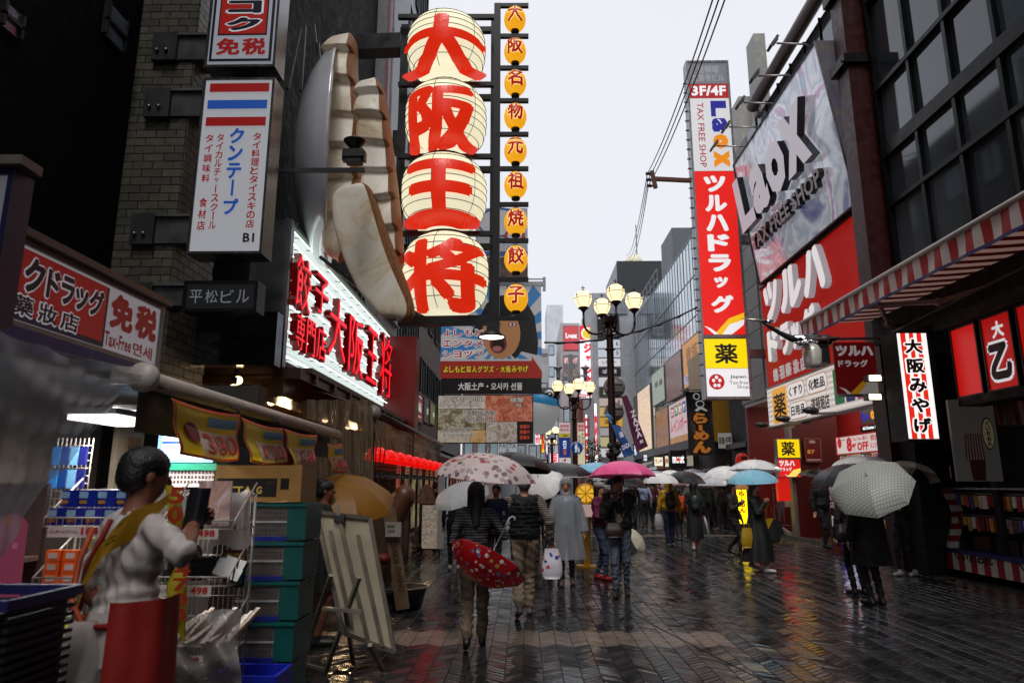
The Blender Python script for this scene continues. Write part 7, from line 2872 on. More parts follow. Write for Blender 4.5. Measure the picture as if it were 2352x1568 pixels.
def person(label, loc, h=1.68, face=0, top='202020', bottom='20242c', shoes='181818', hair=('short', '0c0a09'), stride=.0, L=None, Rr=None, fem=False, sleeve=None, inner=None, jack=.0,
   head=(0, 0), vox=.014, longs=True, legs='trousers', group=None, hemr=.0, grip=(0, 0), skin=None, hat=None, tmat=None, hands=True, glasses=False, z0=0.0):
 s = h / 1.7
 loc = V((loc[0], loc[1], z0))
 o_ = thing('person', label, 'person', loc, group, rz=R(face))
 sk = skin or SKINM
 tm = tmat or mat(top, .75, var=.2, sc=9, bump=.5, bsc=14)
 bm = mat(bottom, .8, var=.2, sc=10, bump=.5, bsc=12)
 shm = mat(shoes, .5, var=.15)
 sm = sleeve if sleeve else tm
 im = mat(inner, .8, var=.1, bump=.3, bsc=10) if inner else tm
 mats = [sk, tm, bm, shm, sm, im]
 v = vox / s
 fw = .98 if fem else 1.07
 lo, hi = [-.62, -.62, -.02], [.62, .62, 1.78]
 f = Field(lo, hi, v, .03)
 dz = -.02 * (stride > .15)
 # pelvis, trunk
 f.ell((0, 0, .95 + dz), (.158 * (1.06 if fem else 1), .11, .125), 2)
 f.ell((0, 0, 1.11 + dz), (.132 * fw + jack, .098 + jack, .17), 1)
 f.ell((0, 0, 1.29 + dz), (.163 * fw + jack, .108 + jack, .165), 1)
 if jack:
  f.ell((0, 0, 1.02 + dz), (.155 * fw + jack, .115 + jack, .13), 1)
 sw = .165 * fw
 f.cone((-sw + .03, 0, 1.4 + dz), (sw - .03, 0, 1.4 + dz), .052 + jack * .5, .052 + jack * .5, 1)
 if inner:
  f.ell((0, .062 + jack, 1.2 + dz), (.07, .08, .22), 5, k=.01)
 # legs
 for sd_ in (-1, 1):
  hip = (sd_ * .085, 0, .9 + dz)
  fwd_ = stride if sd_ > 0 else -stride
  ank = (sd_ * (.08), fwd_, .085 + (.07 if fwd_ < -.12 else 0))
  kn, ank = ik(hip, ank, .425, .41, (0, 1, 0))
  lb = 2 if legs == 'trousers' else (2 if legs == 'short' else 0)
  f.cone(hip, kn, .086, .06 + hemr * .5, lb if legs != 'bare' else 0, k=.02)
  f.cone(kn, np.array(ank) + [0, 0, .04], .056 + hemr * .5, .041 + hemr, 2 if legs == 'trousers' else 0, k=.012)
  if legs != 'trousers':
   f.ell(np.array(kn) * .45 + np.array(ank) * .55 + [0, -.012, .04], (.05, .056, .12), 0)
  up = .09 if fwd_ < -.12 else 0
  toe = (ank[0] + sd_ * .012, ank[1] + .155, .035 + (0 if up else .0))
  f.cone((ank[0], ank[1] - .035, ank[2] - .045), toe, .041, .034, 3, k=.012)
  f.cone((ank[0], ank[1] - .01, ank[2] - .03), (ank[0], ank[1], ank[2] + .02), .041, .04, 3, k=.008)
 # arms
 parts = []
 for sd_, tg, gr in ((-1, L, grip[0]), (1, Rr, grip[1])):
  shd = (sd_ * (sw + .005), 0, 1.385 + dz)
  if tg is None:
   tg = (sd_ * (sw + .07 + jack), .04 - .12 * stride * sd_ * 2, .86)
  pole = (sd_ * .5, -.8, -.35)
  el, wr = ik(shd, tg, .29, .255, pole)
  f.cone(shd, el, .05 + jack * .7, .041 + jack * .6, 4, k=.03)
  lab = 4 if longs else 0
  f.cone(el, wr, (.041 if longs else .037) + jack * .5, (.034 if longs else .027) + jack * .4, lab, k=.015)
  if hands:
   d = np.array(wr) - np.array(el)
   sv = np.array((-sd_ * .5, .9, .2)) if abs(d[2]) > .2 else np.array((-sd_ * .3, .2, 1))
   parts.append((wr, d, sv, 1.15 if gr else .32))
 # neck and head
 Hm = rotm(R(head[0]), R(head[1]))
 nb = np.array((0, -.005, 1.47 + dz))
 hp = lambda p: nb + Hm @ (np.array(p, float) - np.array((0, -.005, 1.47)))
 f.cone((0, -.01, 1.40 + dz), hp((0, .005, 1.53)), .056, .05, 0, k=.015)
 f.ell(hp((0, .006, 1.615)), (.074, .09, .085), 0, rot=Hm)
 f.ell(hp((0, .028, 1.555)), (.055, .064, .062), 0, rot=Hm)
 f.cone(hp((0, .095, 1.607)), hp((0, .112, 1.578)), .009, .013, 0, k=.008)
 for sd_ in (-1, 1):
  f.ell(hp((sd_ * .075, 0, 1.592)), (.012, .02, .03), 0, rot=Hm, k=.006)
 ms = [f.mesh()]
 for wr, d, sv, cu_ in parts:
  hm = hand_mesh(wr, d, sv, cu_, max(.006, vox * .55) / s)
  ms.append(hm)
 bd = skinobj('body', ms, mats, o_, folds=(1, 2, 4))
 bd.scale = (s, s, s)
 bd.matrix_parent_inverse = Matrix.Identity(4)
 def child(nm, meshes, ml):
  c = skinobj(nm, meshes, ml, o_, noise=.0012 if nm == 'hair' else 0)
  c.scale = (s, s, s)
  return c
 if hair[0] != 'none':
  hf = Field((-.2, -.3, 1.1), (.2, .22, 1.85), max(.009, vox * .75) / s, .02)
  hf.ell(hp((0, -.006, 1.64)), (.088, .104, .084), 0, rot=Hm)
  hf.ell(hp((0, -.04, 1.59)), (.08, .07, .075), 0, rot=Hm)
  if hair[0] in ('long', 'bob', 'pony'):
   z1 = {'long': 1.27, 'bob': 1.5, 'pony': 1.56}[hair[0]]
   hf.cone(hp((0, -.05, 1.6)), hp((0, -.085, z1)), .075, .05, 0, flat=((0, 1, 0), 1.6))
   if hair[0] != 'pony':
    for sd_ in (-1, 1):
     hf.cone(hp((sd_ * .065, 0, 1.62)), hp((sd_ * .075, -.02 if hair[0] == 'bob' else .02, max(z1, 1.33))), .03, .022, 0)
   else:
    hf.cone(hp((0, -.1, 1.62)), hp((0, -.15, 1.36)), .03, .02, 0)
  if hair[0] == 'bun':
   hf.ell(hp((0, -.07, 1.715)), (.038, .038, .034), 0)
  hf.ell(hp((0, .108, 1.575)), (.066, .075, .078), 0, rot=Hm, cut=True)
  if hair[0] in ('short', 'bun'):
   hf.ell(hp((0, .02, 1.48)), (.12, .1, .05), 0, cut=True)
  child('hair', [hf.mesh()], [mat(hair[1], .5, var=.3, sc=30, bump=.3, bsc=120)])
 if hat:
  hf = Field((-.25, -.25, 1.45), (.25, .3, 1.85), .011 / s, .015)
  hf.ell(hp((0, 0, 1.665)), (.1, .115, .07), 0, rot=Hm)
  hf.cone(hp((0, .06, 1.65)), hp((0, .16, 1.635)), .06, .05, 0, flat=((0, 0, 1), 4))
  hf.ell(hp((0, .01, 1.58)), (.085, .1, .06), 0, cut=True, rot=Hm)
  child('hat', [hf.mesh()], [mat(hat, .7)])
 if 90 < face % 360 < 270 or abs(head[0]) > 60 or 40 < face % 360 < 320:
  b = B()
  dk = mat('1a100c', .4)
  for sd_ in (-1, 1):
   b.ball(V(hp((sd_ * .03, .087, 1.612))) * s, .0085 * s, mat('d8ccc4', .3), 8, 6, (1.5, .6, .7))
   b.ball(V(hp((sd_ * .03, .0935, 1.612))) * s, .0048 * s, dk, 6, 5)
  b.obj('eye', o_, local=True)
  b = B()
  for sd_ in (-1, 1):
   b.bar(V(hp((sd_ * .016, .096, 1.632))) * s, V(hp((sd_ * .048, .084, 1.632))) * s, .005 * s, .006 * s, dk)
  b.obj('eyebrow', o_, local=True)
  b = B()
  b.ball(V(hp((0, .090, 1.546))) * s, .01 * s, mat('7a3a34', .4), 8, 5, (2.2, .6, .55))
  b.obj('mouth', o_, local=True)
  if glasses:
   b = B()
   for sd_ in (-1, 1):
    b.tube([V(hp((sd_ * .031 + .02 * math.cos(a), .102, 1.612 + .016 * math.sin(a)))) * s for a in np.linspace(0, 2 * PI, 13)], .002 * s, dk, 4)
   b.obj('glasses', o_, local=True)
 Rz = Matrix.Rotation(R(face), 3, 'Z')
 tow = lambda p: loc + Rz @ (V(p) * s)
 tol = lambda w: tuple((Rz.inverted() @ (V(w) - loc)) / s)
 return o_, tow, s
def wloc2(loc, face, h, w):
 Rz = Matrix.Rotation(R(face), 3, 'Z')
 return tuple((Rz.inverted() @ (V(w) - V((loc[0], loc[1], 0)))) / (h / 1.7))
def shell(o_, nm, s, rings, m, folds=7, amp=.02, n=36, seed=0, closed_top=False, op=0):
 """cloth hanging round the body: rings (z, rx, ry, y offset) in the figure's own space"""
 b = B()
 vs = []
 for i, (z, rx, ry, yo) in enumerate(rings):
  u = i / (len(rings) - 1)
  for k in range(n):
   a = 2 * PI * k / n
   if op:
    a = PI / 2 + op + (2 * PI - 2 * op) * k / (n - 1)
   w = 1 + amp * u / max(rx, .05) * math.sin(folds * a + seed + 1.3 * math.sin(3 * u + seed))
   vs.append((rx * w * math.cos(a) * s, (ry * w * math.sin(a) + yo) * s, z * s))
 m_n = n if not op else n - 1
 fs = [(i * n + k, i * n + (k + 1) % n, (i + 1) * n + (k + 1) % n, (i + 1) * n + k) for i in range(len(rings) - 1) for k in range(m_n)]
 b.add(vs, fs, m, True)
 return b.obj(nm, o_, local=True)
def umbrella(label, apex, axis, Rr, m_out, depth=None, shaft=.78, rib='3a3a3e', n=8, scal=.03, handle='2a2a2c', group='open umbrellas', cut=None, m2=None, hem=None):
 axis = V(axis).normalized()
 depth = depth or Rr * .42
 apex = V(apex)
 o_ = thing('umbrella', label, 'umbrella', apex, group)
 ref = V((1, .3, 0)) if abs(axis.x) < .8 else V((0, 1, 0))
 x = (ref - axis * ref.dot(axis)).normalized()
 y = axis.cross(x)
 def P(a, t, k=1.0):
  r_ = Rr * math.sin(t * 1.25) / math.sin(1.25)
  z = -depth * (1 - math.cos(t * 1.35)) / (1 - math.cos(1.35))
  return apex + (x * math.cos(a) + y * math.sin(a)) * r_ * k + axis * z
 NT, NG = 9, 6
 for g in range(n):
  a0, a1 = 2 * PI * g / n + .2, 2 * PI * (g + 1) / n + .2
  if g == 0:
   q = B()
   q2 = B()
  def fn(u, t):
   if t < .02:
    t = .02
   p = P(a0, t).lerp(P(a1, t), u)
   c = P((a0 + a1) / 2 + (u - .5) * (a1 - a0), t)
   p = p.lerp(c, .35 + .1 * (1 - t))
   p += (apex - p) * (scal * 4 * u * (1 - u) * t ** 3) - axis * (.0 + .02 * Rr * math.sin(PI * u) * t * t)
   return p
  m_ = m2 if (cut and g in cut) else m_out
  q.grid(fn, NG, NT, m_)
  if hem:
   q.grid(lambda u, t: fn(u, .965 + .035 * t) + axis * .002, NG, 1, hem)
 q.obj('canopy', o_)
 rm_ = mat(rib, .35, .5)
 for g in range(n):
  a0 = 2 * PI * g / n + .2
  q = B()
  q.tube([P(a0, t) - axis * .004 for t in (.03, .25, .5, .75, .9, 1.0)], .0035, rm_, 5)
  q.tube([apex - axis * (depth * .55 + .1), P(a0, .52)], .0025, rm_, 4)
  q.obj('rib', o_)
 q = B()
 q.tube([apex - axis * shaft, apex + axis * .055], .006, mat('8c8c90', .3, .7), 8)
 q.obj('shaft', o_)
 q = B()
 hb = apex - axis * shaft
 q.tube([hb, hb - axis * .08, hb - axis * .11 + x * .02, hb - axis * .11 + x * .045, hb - axis * .085 + x * .055], .011, mat(handle, .4), 8)
 q.obj('handle', o_)
 return o_
def bag(label, c, w, h, d, m, name='bag', cat='bag', hand=.16, sag=.3, group=None, hm=None, rz=0):
 o_ = thing(name, label, cat, c, group, rz)
 q = B()
 n, K = 24, 8
 vs = []
 for i in range(K + 1):
  u = i / K
  z = -h * u
  k_ = .62 + sag * math.sin(u * 2.4) + .08 * u
  k_ *= (1 if u < .9 else .8)
  for j in range(n):
   a = 2 * PI * j / n
   e = .6
   vs.append((math.copysign(abs(math.cos(a)) ** e, math.cos(a)) * w / 2 * k_ * (1 + .05 * math.sin(5 * a + 3 * u)), math.copysign(abs(math.sin(a)) ** e, math.sin(a)) * d / 2 * k_ * (.3 + .7 * min(1, u * 2)), z))
 fs = [(i * n + j, i * n + (j + 1) % n, (i + 1) * n + (j + 1) % n, (i + 1) * n + j) for i in range(K) for j in range(n)]
 fs.append([K * n + j for j in range(n)][::-1])
 q.add(vs, fs, m, True)
 q.obj('pouch', o_, local=True)
 if hand:
  q = B()
  for s_ in (-1, 1):
   q.tube([(-w * .22, s_ * .012, -.01), (-w * .15, s_ * .008, hand * .6), (0, 0, hand), (w * .15, s_ * .008, hand * .6), (w * .22, s_ * .012, -.01)], .006, hm or m, 5)
  q.obj('strap', o_, local=True)
 return o_
def backpack(o_, s, m, nm='backpack', y=-.19, w=.15, h=.24, d=.085, z=1.2, patch=None):
 f = Field((-.3, -.45, .8), (.3, .1, 1.6), .016, .03)
 f.ell((0, y, z), (w, d, h), 0)
 f.ell((0, y - .02, z - .12), (w * .85, d * .9, h * .5), 0)
 for sd_ in (-1, 1):
  f.cone((sd_ * .11, -.1, 1.42), (sd_ * .1, .1, 1.42), .018, .018, 0)
  f.cone((sd_ * .1, -.12, 1.40), (sd_ * .1, -.16, 1.15), .018, .018, 0)
 c = skinobj(nm, [f.mesh()], [m], o_)
 c.scale = (s, s, s)
 if patch:
  q = B()
  q.box(V((0, y - d - .02, z - .05)) * s, (.05 * s, .03, .04 * s), mat(patch, .5))
  q.obj('patch', c, local=True)
# ---------------------------------------------------------------- cloths
def vinyl(c, cl=.35, tr=.35):
 return mat(c, .18, trans=tr, clear=cl, var=.1, sc=5, coat=.3)
FLORAL = spots('f2e2e0', ['a8707a', 'c0a0a0', '8a7078', 'c84a50', 'b89498', 'd0b4b0'], 13, .42, .35, .3)
UMB = dict(brown=mat('1c1210', .4, trans=.1), black=mat('0b0b0d', .35, var=.3), blue=mat('98dcff', .35, trans=.15), pink=mat('ff64a4', .4, trans=.1, var=.08), white=vinyl('ffffff', .03, .15),
   clear=vinyl('f0f4fa', .3, .25), grey=mat('24262c', .35, trans=.15), sky=mat('a0e4ff', .3, trans=.3, var=.05), cream=mat('e8e2c8', .45, trans=.3), mustard=mat('96661a', .5, trans=.3, var=.12))
# ---- foreground pair: woman with child, man in quilted vest
pA = atZ(1090, 1490)
hA = 1.62
hnd = atY(1139, 1200, pA.y - .05)
STW = stripes('16161a', '5a5a5e', 11, 'Z', thr=.78)
wA, tA, sA = person('woman seen from behind in a striped dark top and khaki trousers, red umbrella in hand', pA, hA, 4, top='18181c', tmat=STW, bottom='6a5a48', shoes='1a1412', hair=('long', '0a0808'), stride=.2, fem=True, vox=.011,
     L=(-.12, .22, 1.12), Rr=(.2, .12, 1.16), grip=(0, 1), hemr=.018)
childw = pA + V((.2, .18, 0))
wC, tC, sC = person('small child in a denim jacket carried by the woman in the striped top', childw, .92, 160, top='1c2c50', bottom='2a2a30', hair=('short', '0a0808'), vox=.009, L=(-.12, .2, 1.1), Rr=(.3, .15, 1.1), z0=.66, head=(10, 0))
umbrella('open floral pink and white umbrella over the woman and child', atY(1120, 1040, 7.35), (.1, -.1, 1), .56, FLORAL, .25, .8, '1c1c20')
KIT = spots('b01018', ['e0dcd8', 'd8b050', '5078b0', 'e4e0dc', 'c84a80', 'e8e4e0'], 17, .34, .35, .2)
umbrella('small red patterned umbrella with one clear panel hanging upside down from her hand', atY(1098, 1335, 6.85), (-.42, -.38, -.82), .40, KIT, .22, .62, 'b01820', scal=.02, handle='c8c0c4', cut=[5], m2=mat('7a7c80', .1, clear=.55), hem=mat('b01018', .4))
bag('grey and brown slouchy handbag at the hip of the woman in the striped top', atY(1162, 1285, 7.0), .30, .24, .2, mat('4a4846', .7, bump=.3), 'handbag', 'handbag', .3, .35, hm=mat('2a2624', .6))
pB = atZ(1205, 1418)
SLV = stripes('8a7c74', '3c302c', 12, 'Z', thr=.5)
wB, tB, sB = person('man seen from behind in a black quilted vest, striped sleeves and beige trousers', pB, 1.72, 6, top='0e0e10', bottom='8a7864', shoes='5a5654', hair=('short', '5a5450'), stride=.19, jack=.035, sleeve=SLV, vox=.012, hemr=.025,
     L=(-.16, .25, 1.2), Rr=(.33, .02, .88), grip=(1, 1))
q = B()
for k in range(9):
 z = .98 + k * .052
 rx, ry = (.205 - .02 * abs(k - 4) / 4), (.15)
 q.tube([(rx * math.cos(a) * sB, ry * math.sin(a) * sB, z * sB) for a in np.linspace(PI, 2 * PI, 19)], .007, mat('08080a', .7), 6, cap=True)
q.obj('quilting', wB, local=True)
bag('white shopping bag with red and blue print held by the man in the vest', tB((.34, .02, .80)), .26, .36, .14, spots('d0ccd4', ['b02028', 'c84050', 'd0ccd4', '202a90'], 14, .35, .3), 'shopping_bag', 'shopping bag', .1)
# ---- old man in a clear raincoat
pO = atZ(1303, 1343)
wO, tO, sO = person('elderly man in a clear hooded raincoat walking towards the camera with a cane', pO, 1.66, 176, top='5a6470', bottom='14161a', shoes='5a4438', hair=('short', '77756f'), stride=.1, vox=.011, Rr=(.3, .12, .86), L=(-.3, .02, .84), grip=(0, 1), head=(0, 8), jack=.01)
RC = mat('d4dae2', .16, clear=.62, trans=.25, var=.1, bump=.6, bsc=10, coat=.5)
shell(wO, 'raincoat', sO, [(1.44, .1, .09, 0), (1.4, .2, .13, 0), (1.3, .215, .16, 0), (1.1, .215, .17, 0), (.9, .24, .19, .0), (.65, .28, .22, 0), (.42, .31, .25, 0)], RC, 9, .03)
q = B()
for sd_, tg in ((-1, (-.3, .02, .84)), (1, (.3, .12, .86))):
 el, wr = ik((sd_ * .175, 0, 1.385), tg, .29, .255, (sd_ * .5, -.8, -.35))
 q.tube([V((sd_ * .16, 0, 1.40)) * sO, V(el) * sO, V(wr) * sO], [.075 * sO, .08 * sO, .085 * sO], RC, 14, cap=False)
q.obj('raincoat_sleeve', wO, local=True)
hf = Field((-.2, -.25, 1.35), (.2, .25, 1.85), .012, .02)
hf.ell((0, -.01, 1.62), (.115, .13, .135), 0)
hf.cone((0, -.01, 1.58), (0, 0, 1.44), .1, .1, 0)
hf.ell((0, -.01, 1.62), (.105, .12, .125), 0, cut=True)
hf.ell((0, .13, 1.58), (.085, .09, .11), 0, cut=True)
skinobj('raincoat_hood', [hf.mesh()], [RC], wO).scale = (sO, sO, sO)
q = B()
hn = tO((.3, .13, .80))
q.tube([hn + V((0, -.06, .02)), hn + V((0, .05, .02)), hn + V((0, .04, -.03)), hn + V((0, .02, -.75))], .011, mat('3a1c12', .4), 8)
tag(q.obj('cane'), 'dark brown walking cane held by the elderly man in the raincoat', 'cane')
# ---- man in black jacket under the pink umbrella
pM = atZ(1428, 1368)
ap = atY(1427, 1058, 10.35)
ax = V((.0, .05, 1))
wM, tM, sM = person('man in an open black jacket and beige shirt under the pink umbrella, hands raised', pM, 1.7, 172, top='0b0b0c', bottom='4a5260', shoes='2a2422', hair=('short', '0a0908'), stride=.12, jack=.04, inner='8a7866', vox=.012, L=(.02, .26, 1.36), Rr=(.1, .24, 1.34), grip=(1, 1), head=(5, 12))
umbrella('bright pink umbrella with scalloped black lined hem held by the man in the black jacket', ap, ax, .5, UMB['pink'], .24, .75, scal=.08, hem=mat('1a0810', .5))
bag('brown leather shoulder bag at the front of the man in the black jacket', tM((.08, .22, 1.04)), .28, .2, .1, mat('2a1512', .45), 'shoulder_bag', 'bag', .0)
q = B()
q.box(tM((.05, .36, 1.42)), (.07, .012, .14), BLACK)
tag(q.obj('phone'), 'black phone held up by the man in the black jacket', 'phone')
pG = atZ(1382, 1331)
wG, tG, sG = person('woman in a magenta down jacket, grey hat, jeans and red shoes', pG, 1.6, -120, top='5a0c3c', bottom='2a3a52', shoes='8a1018', hair=('bob', '2a1c18'), stride=.12, jack=.035, fem=True, hat='8a8480', vox=.013, Rr=(.12, .25, 1.2), L=(-.12, .28, 1.22))
pH = atY(1274, 1200, 13)
wH, tH, sH = person('man in a black polo shirt with a teal stripe photographing beside the elderly man', pH, 1.78, 170, top='101214', tmat=stripes('0c0e10', '1a6a66', 2.2, 'Z', thr=.88), bottom='14161a', hair=('short', '0a0808'), vox=.014, Rr=(.05, .28, 1.42), L=(-.05, .28, 1.42), grip=(1, 1), longs=False, glasses=True)
q = B()
cc = tH((0, .38, 1.47))
q.box(cc, (.11, .05, .07), BLACK)
q.lathe([(.03, 0), (.03, .06), (0, .06)], cc, BLACK, 12, axis=(0, -1, 0))
tag(q.obj('camera_body'), 'small black camera held by the man in the teal striped polo', 'camera')
umbrella('wide black umbrella with a pale patterned rim over the man with the camera', atY(1292, 1062, 12.6), (.05, -.12, 1), .56, UMB['black'], .2, .8, hem=mat('c8b8b4', .4))
umbrella('dark brown umbrella behind the floral one', atY(1195, 1040, 10.6), (.12, .1, 1), .52, UMB['brown'], .24, .8)
umbrella('white umbrella with small dots tucked under the floral umbrella', atY(1052, 1112, 9.6), (-.25, -.3, .9), .42, spots('c8ccd0', ['4a4c54'], 30, .16, .4, .3), .2, .7)
umbrella('white vinyl umbrella tilted open behind the man in the quilted vest', atY(1236, 1095, 11.8), (-.3, -.55, .75), .42, UMB['white'], .2, .7)
umbrella('light blue umbrella just behind the pink one', atY(1366, 1062, 13.2), (-.05, .05, 1), .46, UMB['blue'], .2, .8)
umbrella('black umbrella half hidden below the pink umbrella', atY(1436, 1087, 13.4), (.1, .0, 1), .44, UMB['black'], .24, .7)
umbrella('cream umbrella lying open on the wet pavement behind the man in black', atZ(1476, 1262) + V((0, 0, .26)), (.75, -.35, .45), .36, UMB['cream'], .16, .3)
# ---- background walkers, left to right
rows = [
 ('woman dressed in black with white soled sneakers behind the woman carrying the child', (1043, 1308), 1.6, 10, dict(top='0c0c0e', bottom='0c0c0e', shoes='b0b0b0', hair=('bob', '0a0808'), fem=True)),
 ('person in dark clothes standing in a doorway left of the floral umbrella', (1000, 1262), 1.64, -70, dict(top='0a0a0b', bottom='0b0b0d', hair=('short', '0a0808'))),
 ('person in black and white horizontal stripes behind the man in the vest', (1243, 1290), 1.6, 0, dict(tmat=stripes('b0acb0', '18181c', 16), bottom='24242a', hair=('bob', '0a0808'), fem=True)),
 ('person in a pale blue shirt walking away with a strap bag', (1482, 1214), 1.72, 0, dict(top='8a93b4', bottom='1a1a1c', shoes='101010', stride=.15, sleeve=None)),
 ('woman in pale pink and white facing the camera, left of the yellow raincoat', (1514, 1195), 1.6, 180, dict(top='b88a8c', bottom='3a1c20', hair=('long', '1c1210'), fem=True, Rr=(.1, .25, 1.1), L=(-.1, .25, 1.1))),
 ('person in a yellow hooded raincoat and jeans wearing a black backpack', (1541, 1254), 1.66, 2, dict(top='b08414', bottom='1c2c4a', shoes='6a6a6c', hair=('none', ''), stride=.1, jack=.045, hemr=.02)),
 ('child sized walker with an orange backpack beside the yellow raincoat', (1562, 1240), 1.45, 5, dict(top='b8300c', bottom='141416', hair=('short', '0a0808'), jack=.03)),
 ('woman with long black hair in a black calf length dress holding a closed white umbrella', (1599, 1262), 1.62, 0, dict(top='0d0f10', bottom='0c0c0e', shoes='a89a98', hair=('long', '060606'), fem=True, stride=.08, legs='bare')),
 ('woman in a grey cardigan taking a photo behind the two young women', (1643, 1217), 1.6, 130, dict(top='4c4448', bottom='101012', shoes='8a7c70', hair=('bob', '140e0c'), fem=True, Rr=(.02, .3, 1.38), L=(-.06, .3, 1.38))),
 ('young woman with long brown hair in an olive jacket and black trousers', (1690, 1276), 1.62, -130, dict(top='2a241c', bottom='0a0a0c', shoes='0c0c0c', hair=('long', '22120c'), fem=True, stride=.16, jack=.02, Rr=(.08, .24, 1.22), grip=(0, 1))),
 ('young woman in a long black coat looking right with a yellow tote bag', (1745, 1312), 1.62, -125, dict(top='08080a', bottom='08080a', shoes='b8b4b0', hair=('bob', '3a1e14'), fem=True, stride=.16, jack=.02, legs='bare', Rr=(.1, .22, 1.30), grip=(0, 1), head=(-15, 0))),
 ('man in black standing in front of the snack shelf under a black umbrella', (1897, 1258), 1.7, -160, dict(top='0a0a0c', bottom='0a0b0e', shoes='141414', hair=('short', '080808'), stride=.08, jack=.03)),
 ('person in a long black coat standing behind the tilted grey checked umbrella', (2014, 1390), 1.72, 12, dict(top='070708', bottom='060608', shoes='0c0a0a', hair=('short', '080808'), jack=.04, Rr=(.1, .26, 1.26), grip=(0, 1))),
 ('person in black with a black bag, left of the grey checked umbrella', (1975, 1366), 1.66, 8, dict(top='08080a', bottom='0b0c14', shoes='0e0e10', hair=('short', '080808'), jack=.03)),
 ('young woman in black with white high top sneakers holding the cream umbrella', (2086, 1322), 1.62, 120, dict(top='08080a', bottom='0b0b0e', shoes='b0aca8', hair=('bob', '080808'), fem=True, stride=.1, Rr=(.1, .26, 1.24), L=(-.16, .26, 1.2), grip=(1, 1))),
]
ref_ = {}
for lab, (px, py), h_, face, kw in rows:
 z0 = .1 if 'snack' in lab else 0
 p = atZ(px, py, z0)
 kw.setdefault('vox', .014 if p.y < 15 else .018)
 ref_[lab] = (person(lab, p, h_, face, z0=z0, **kw), p)
def G(k):
 for a, b_ in ref_.items():
  if k in a:
   return b_
(yo, ty, sy), py_ = G('yellow hooded')
hf = Field((-.2, -.25, 1.4), (.2, .2, 1.85), .016, .03)
hf.ell((0, -.01, 1.63), (.11, .13, .13), 0)
hf.cone((0, -.01, 1.6), (0, 0, 1.44), .1, .11, 0)
skinobj('hood', [hf.mesh()], [mat('b08414', .6)], yo).scale = (sy,) * 3
backpack(yo, sy, mat('0b0b0d', .5), patch='b02030')
bag('white plastic bag carried by the person in the yellow raincoat', ty((-.3, 0, .84)), .24, .38, .2, mat('c8c8cc', .25, trans=.3, clear=.1, bump=.5, bsc=12), 'plastic_bag', 'plastic bag', .1)
(oo, to, so_), _ = G('child sized')
backpack(oo, so_, mat('c03a10', .5), w=.13, h=.18)
(bo, tb, sb), _ = G('person in a pale blue')
q = B()
q.bar(tb((-.14, -.13, 1.4)) - wl(bo), tb((.16, -.14, 1.0)) - wl(bo), .03, .01, BLACK)
q.obj('bag_strap', bo, local=True)
(lo_, tl, sl_), _ = G('woman with long black ha')
shell(lo_, 'dress', sl_, [(1.05, .16, .12, 0), (.9, .19, .14, 0), (.6, .2, .16, 0), (.28, .22, .18, 0)], mat('0a0a0c', .7), 8, .02)
backpack(lo_, sl_, mat('14241e', .5), w=.14, h=.2)
q = B()
hn = tl((.27, .05, .86))
q.tube([hn, hn + V((.03, -.03, -.2)), hn + V((.1, -.08, -.75))], [.012, .035, .006], mat('b8bcc0', .3), 8)
tag(q.obj('closed_umbrella'), 'closed white umbrella held point down by the woman in the black dress', 'umbrella')
(wo2, tw2, sw2), _ = G('young woman in a long bl')
shell(wo2, 'coat', sw2, [(1.3, .17, .14, 0), (1.05, .19, .15, 0), (.8, .25, .2, 0), (.5, .31, .26, 0), (.2, .36, .3, -.03)], mat('08080a', .7), 7, .03)
bag('yellow tote bag on the arm of the woman in the long black coat', tw2((-.3, .18, 1.0)), .42, .46, .12, mat('b08a10', .6), 'tote_bag', 'tote bag', .3, .28, rz=R(20))
q = B()
c = tw2((-.3, .18, .84)) + V((.03, -.1, 0))
q.add([c + V((-.17, -.01, -.14)), c + V((.0, -.03, -.27)), c + V((.19, -.01, -.12)), c + V((.12, -.02, .1)), c + V((0, -.03, .16)), c + V((-.05, .03, -.1))], [(0, 1, 4), (1, 2, 3), (1, 3, 4), (0, 4, 5), (2, 5, 3)], mat('060606', .7))
tag(q.obj('black_cloth'), 'black cloth draped over the yellow tote bag', 'cloth')
bag('yellow plastic carrier bag behind the woman in the long black coat', tw2((.3, -.1, .84)), .26, .36, .12, mat('b89020', .4, trans=.3), 'carrier_bag', 'carrier bag', .1)
(ck, tk, sk_), _ = G('person in a long black c')
shell(ck, 'coat', sk_, [(1.35, .18, .14, 0), (1.05, .22, .17, 0), (.8, .24, .19, 0), (.52, .27, .21, 0)], mat('060607', .75), 5, .02)
(bk2, tk2, _s), _ = G('person in black with a b')
bag('black shoulder bag hanging from the person left of the checked umbrella', tk2((-.2, -.12, 1.05)), .3, .28, .14, mat('0c0c0e', .4), 'shoulder_bag', 'bag', .25)
CHK, t, b_, v = nodes_mat('checked_cloth', .45)
geo_n = t.nodes.new('ShaderNodeTexBrick')
geo_n.inputs['Scale'].default_value = 16
geo_n.inputs['Color1'].default_value = geo_n.inputs['Color2'].default_value = (*lin('b8bdb6'), 1)
geo_n.inputs['Mortar'].default_value = (*lin('84867f'), 1)
geo_n.inputs['Mortar Size'].default_value = .06
geo_n.inputs['Brick Width'].default_value = .6
geo_n.inputs['Row Height'].default_value = .6
mp = t.nodes.new('ShaderNodeCombineXYZ')
_a = V((-.48, -.55, .72)).normalized()
_x = V((1, 0, 0)) - _a * _a.x
_x.normalize()
for _i, _d in enumerate((_x, _a.cross(_x))):
 vm = t.nodes.new('ShaderNodeVectorMath')
 vm.operation = 'DOT_PRODUCT'
 vm.inputs[1].default_value = _d
 t.links.new(v, vm.inputs[0])
 t.links.new(vm.outputs['Value'], mp.inputs[_i])
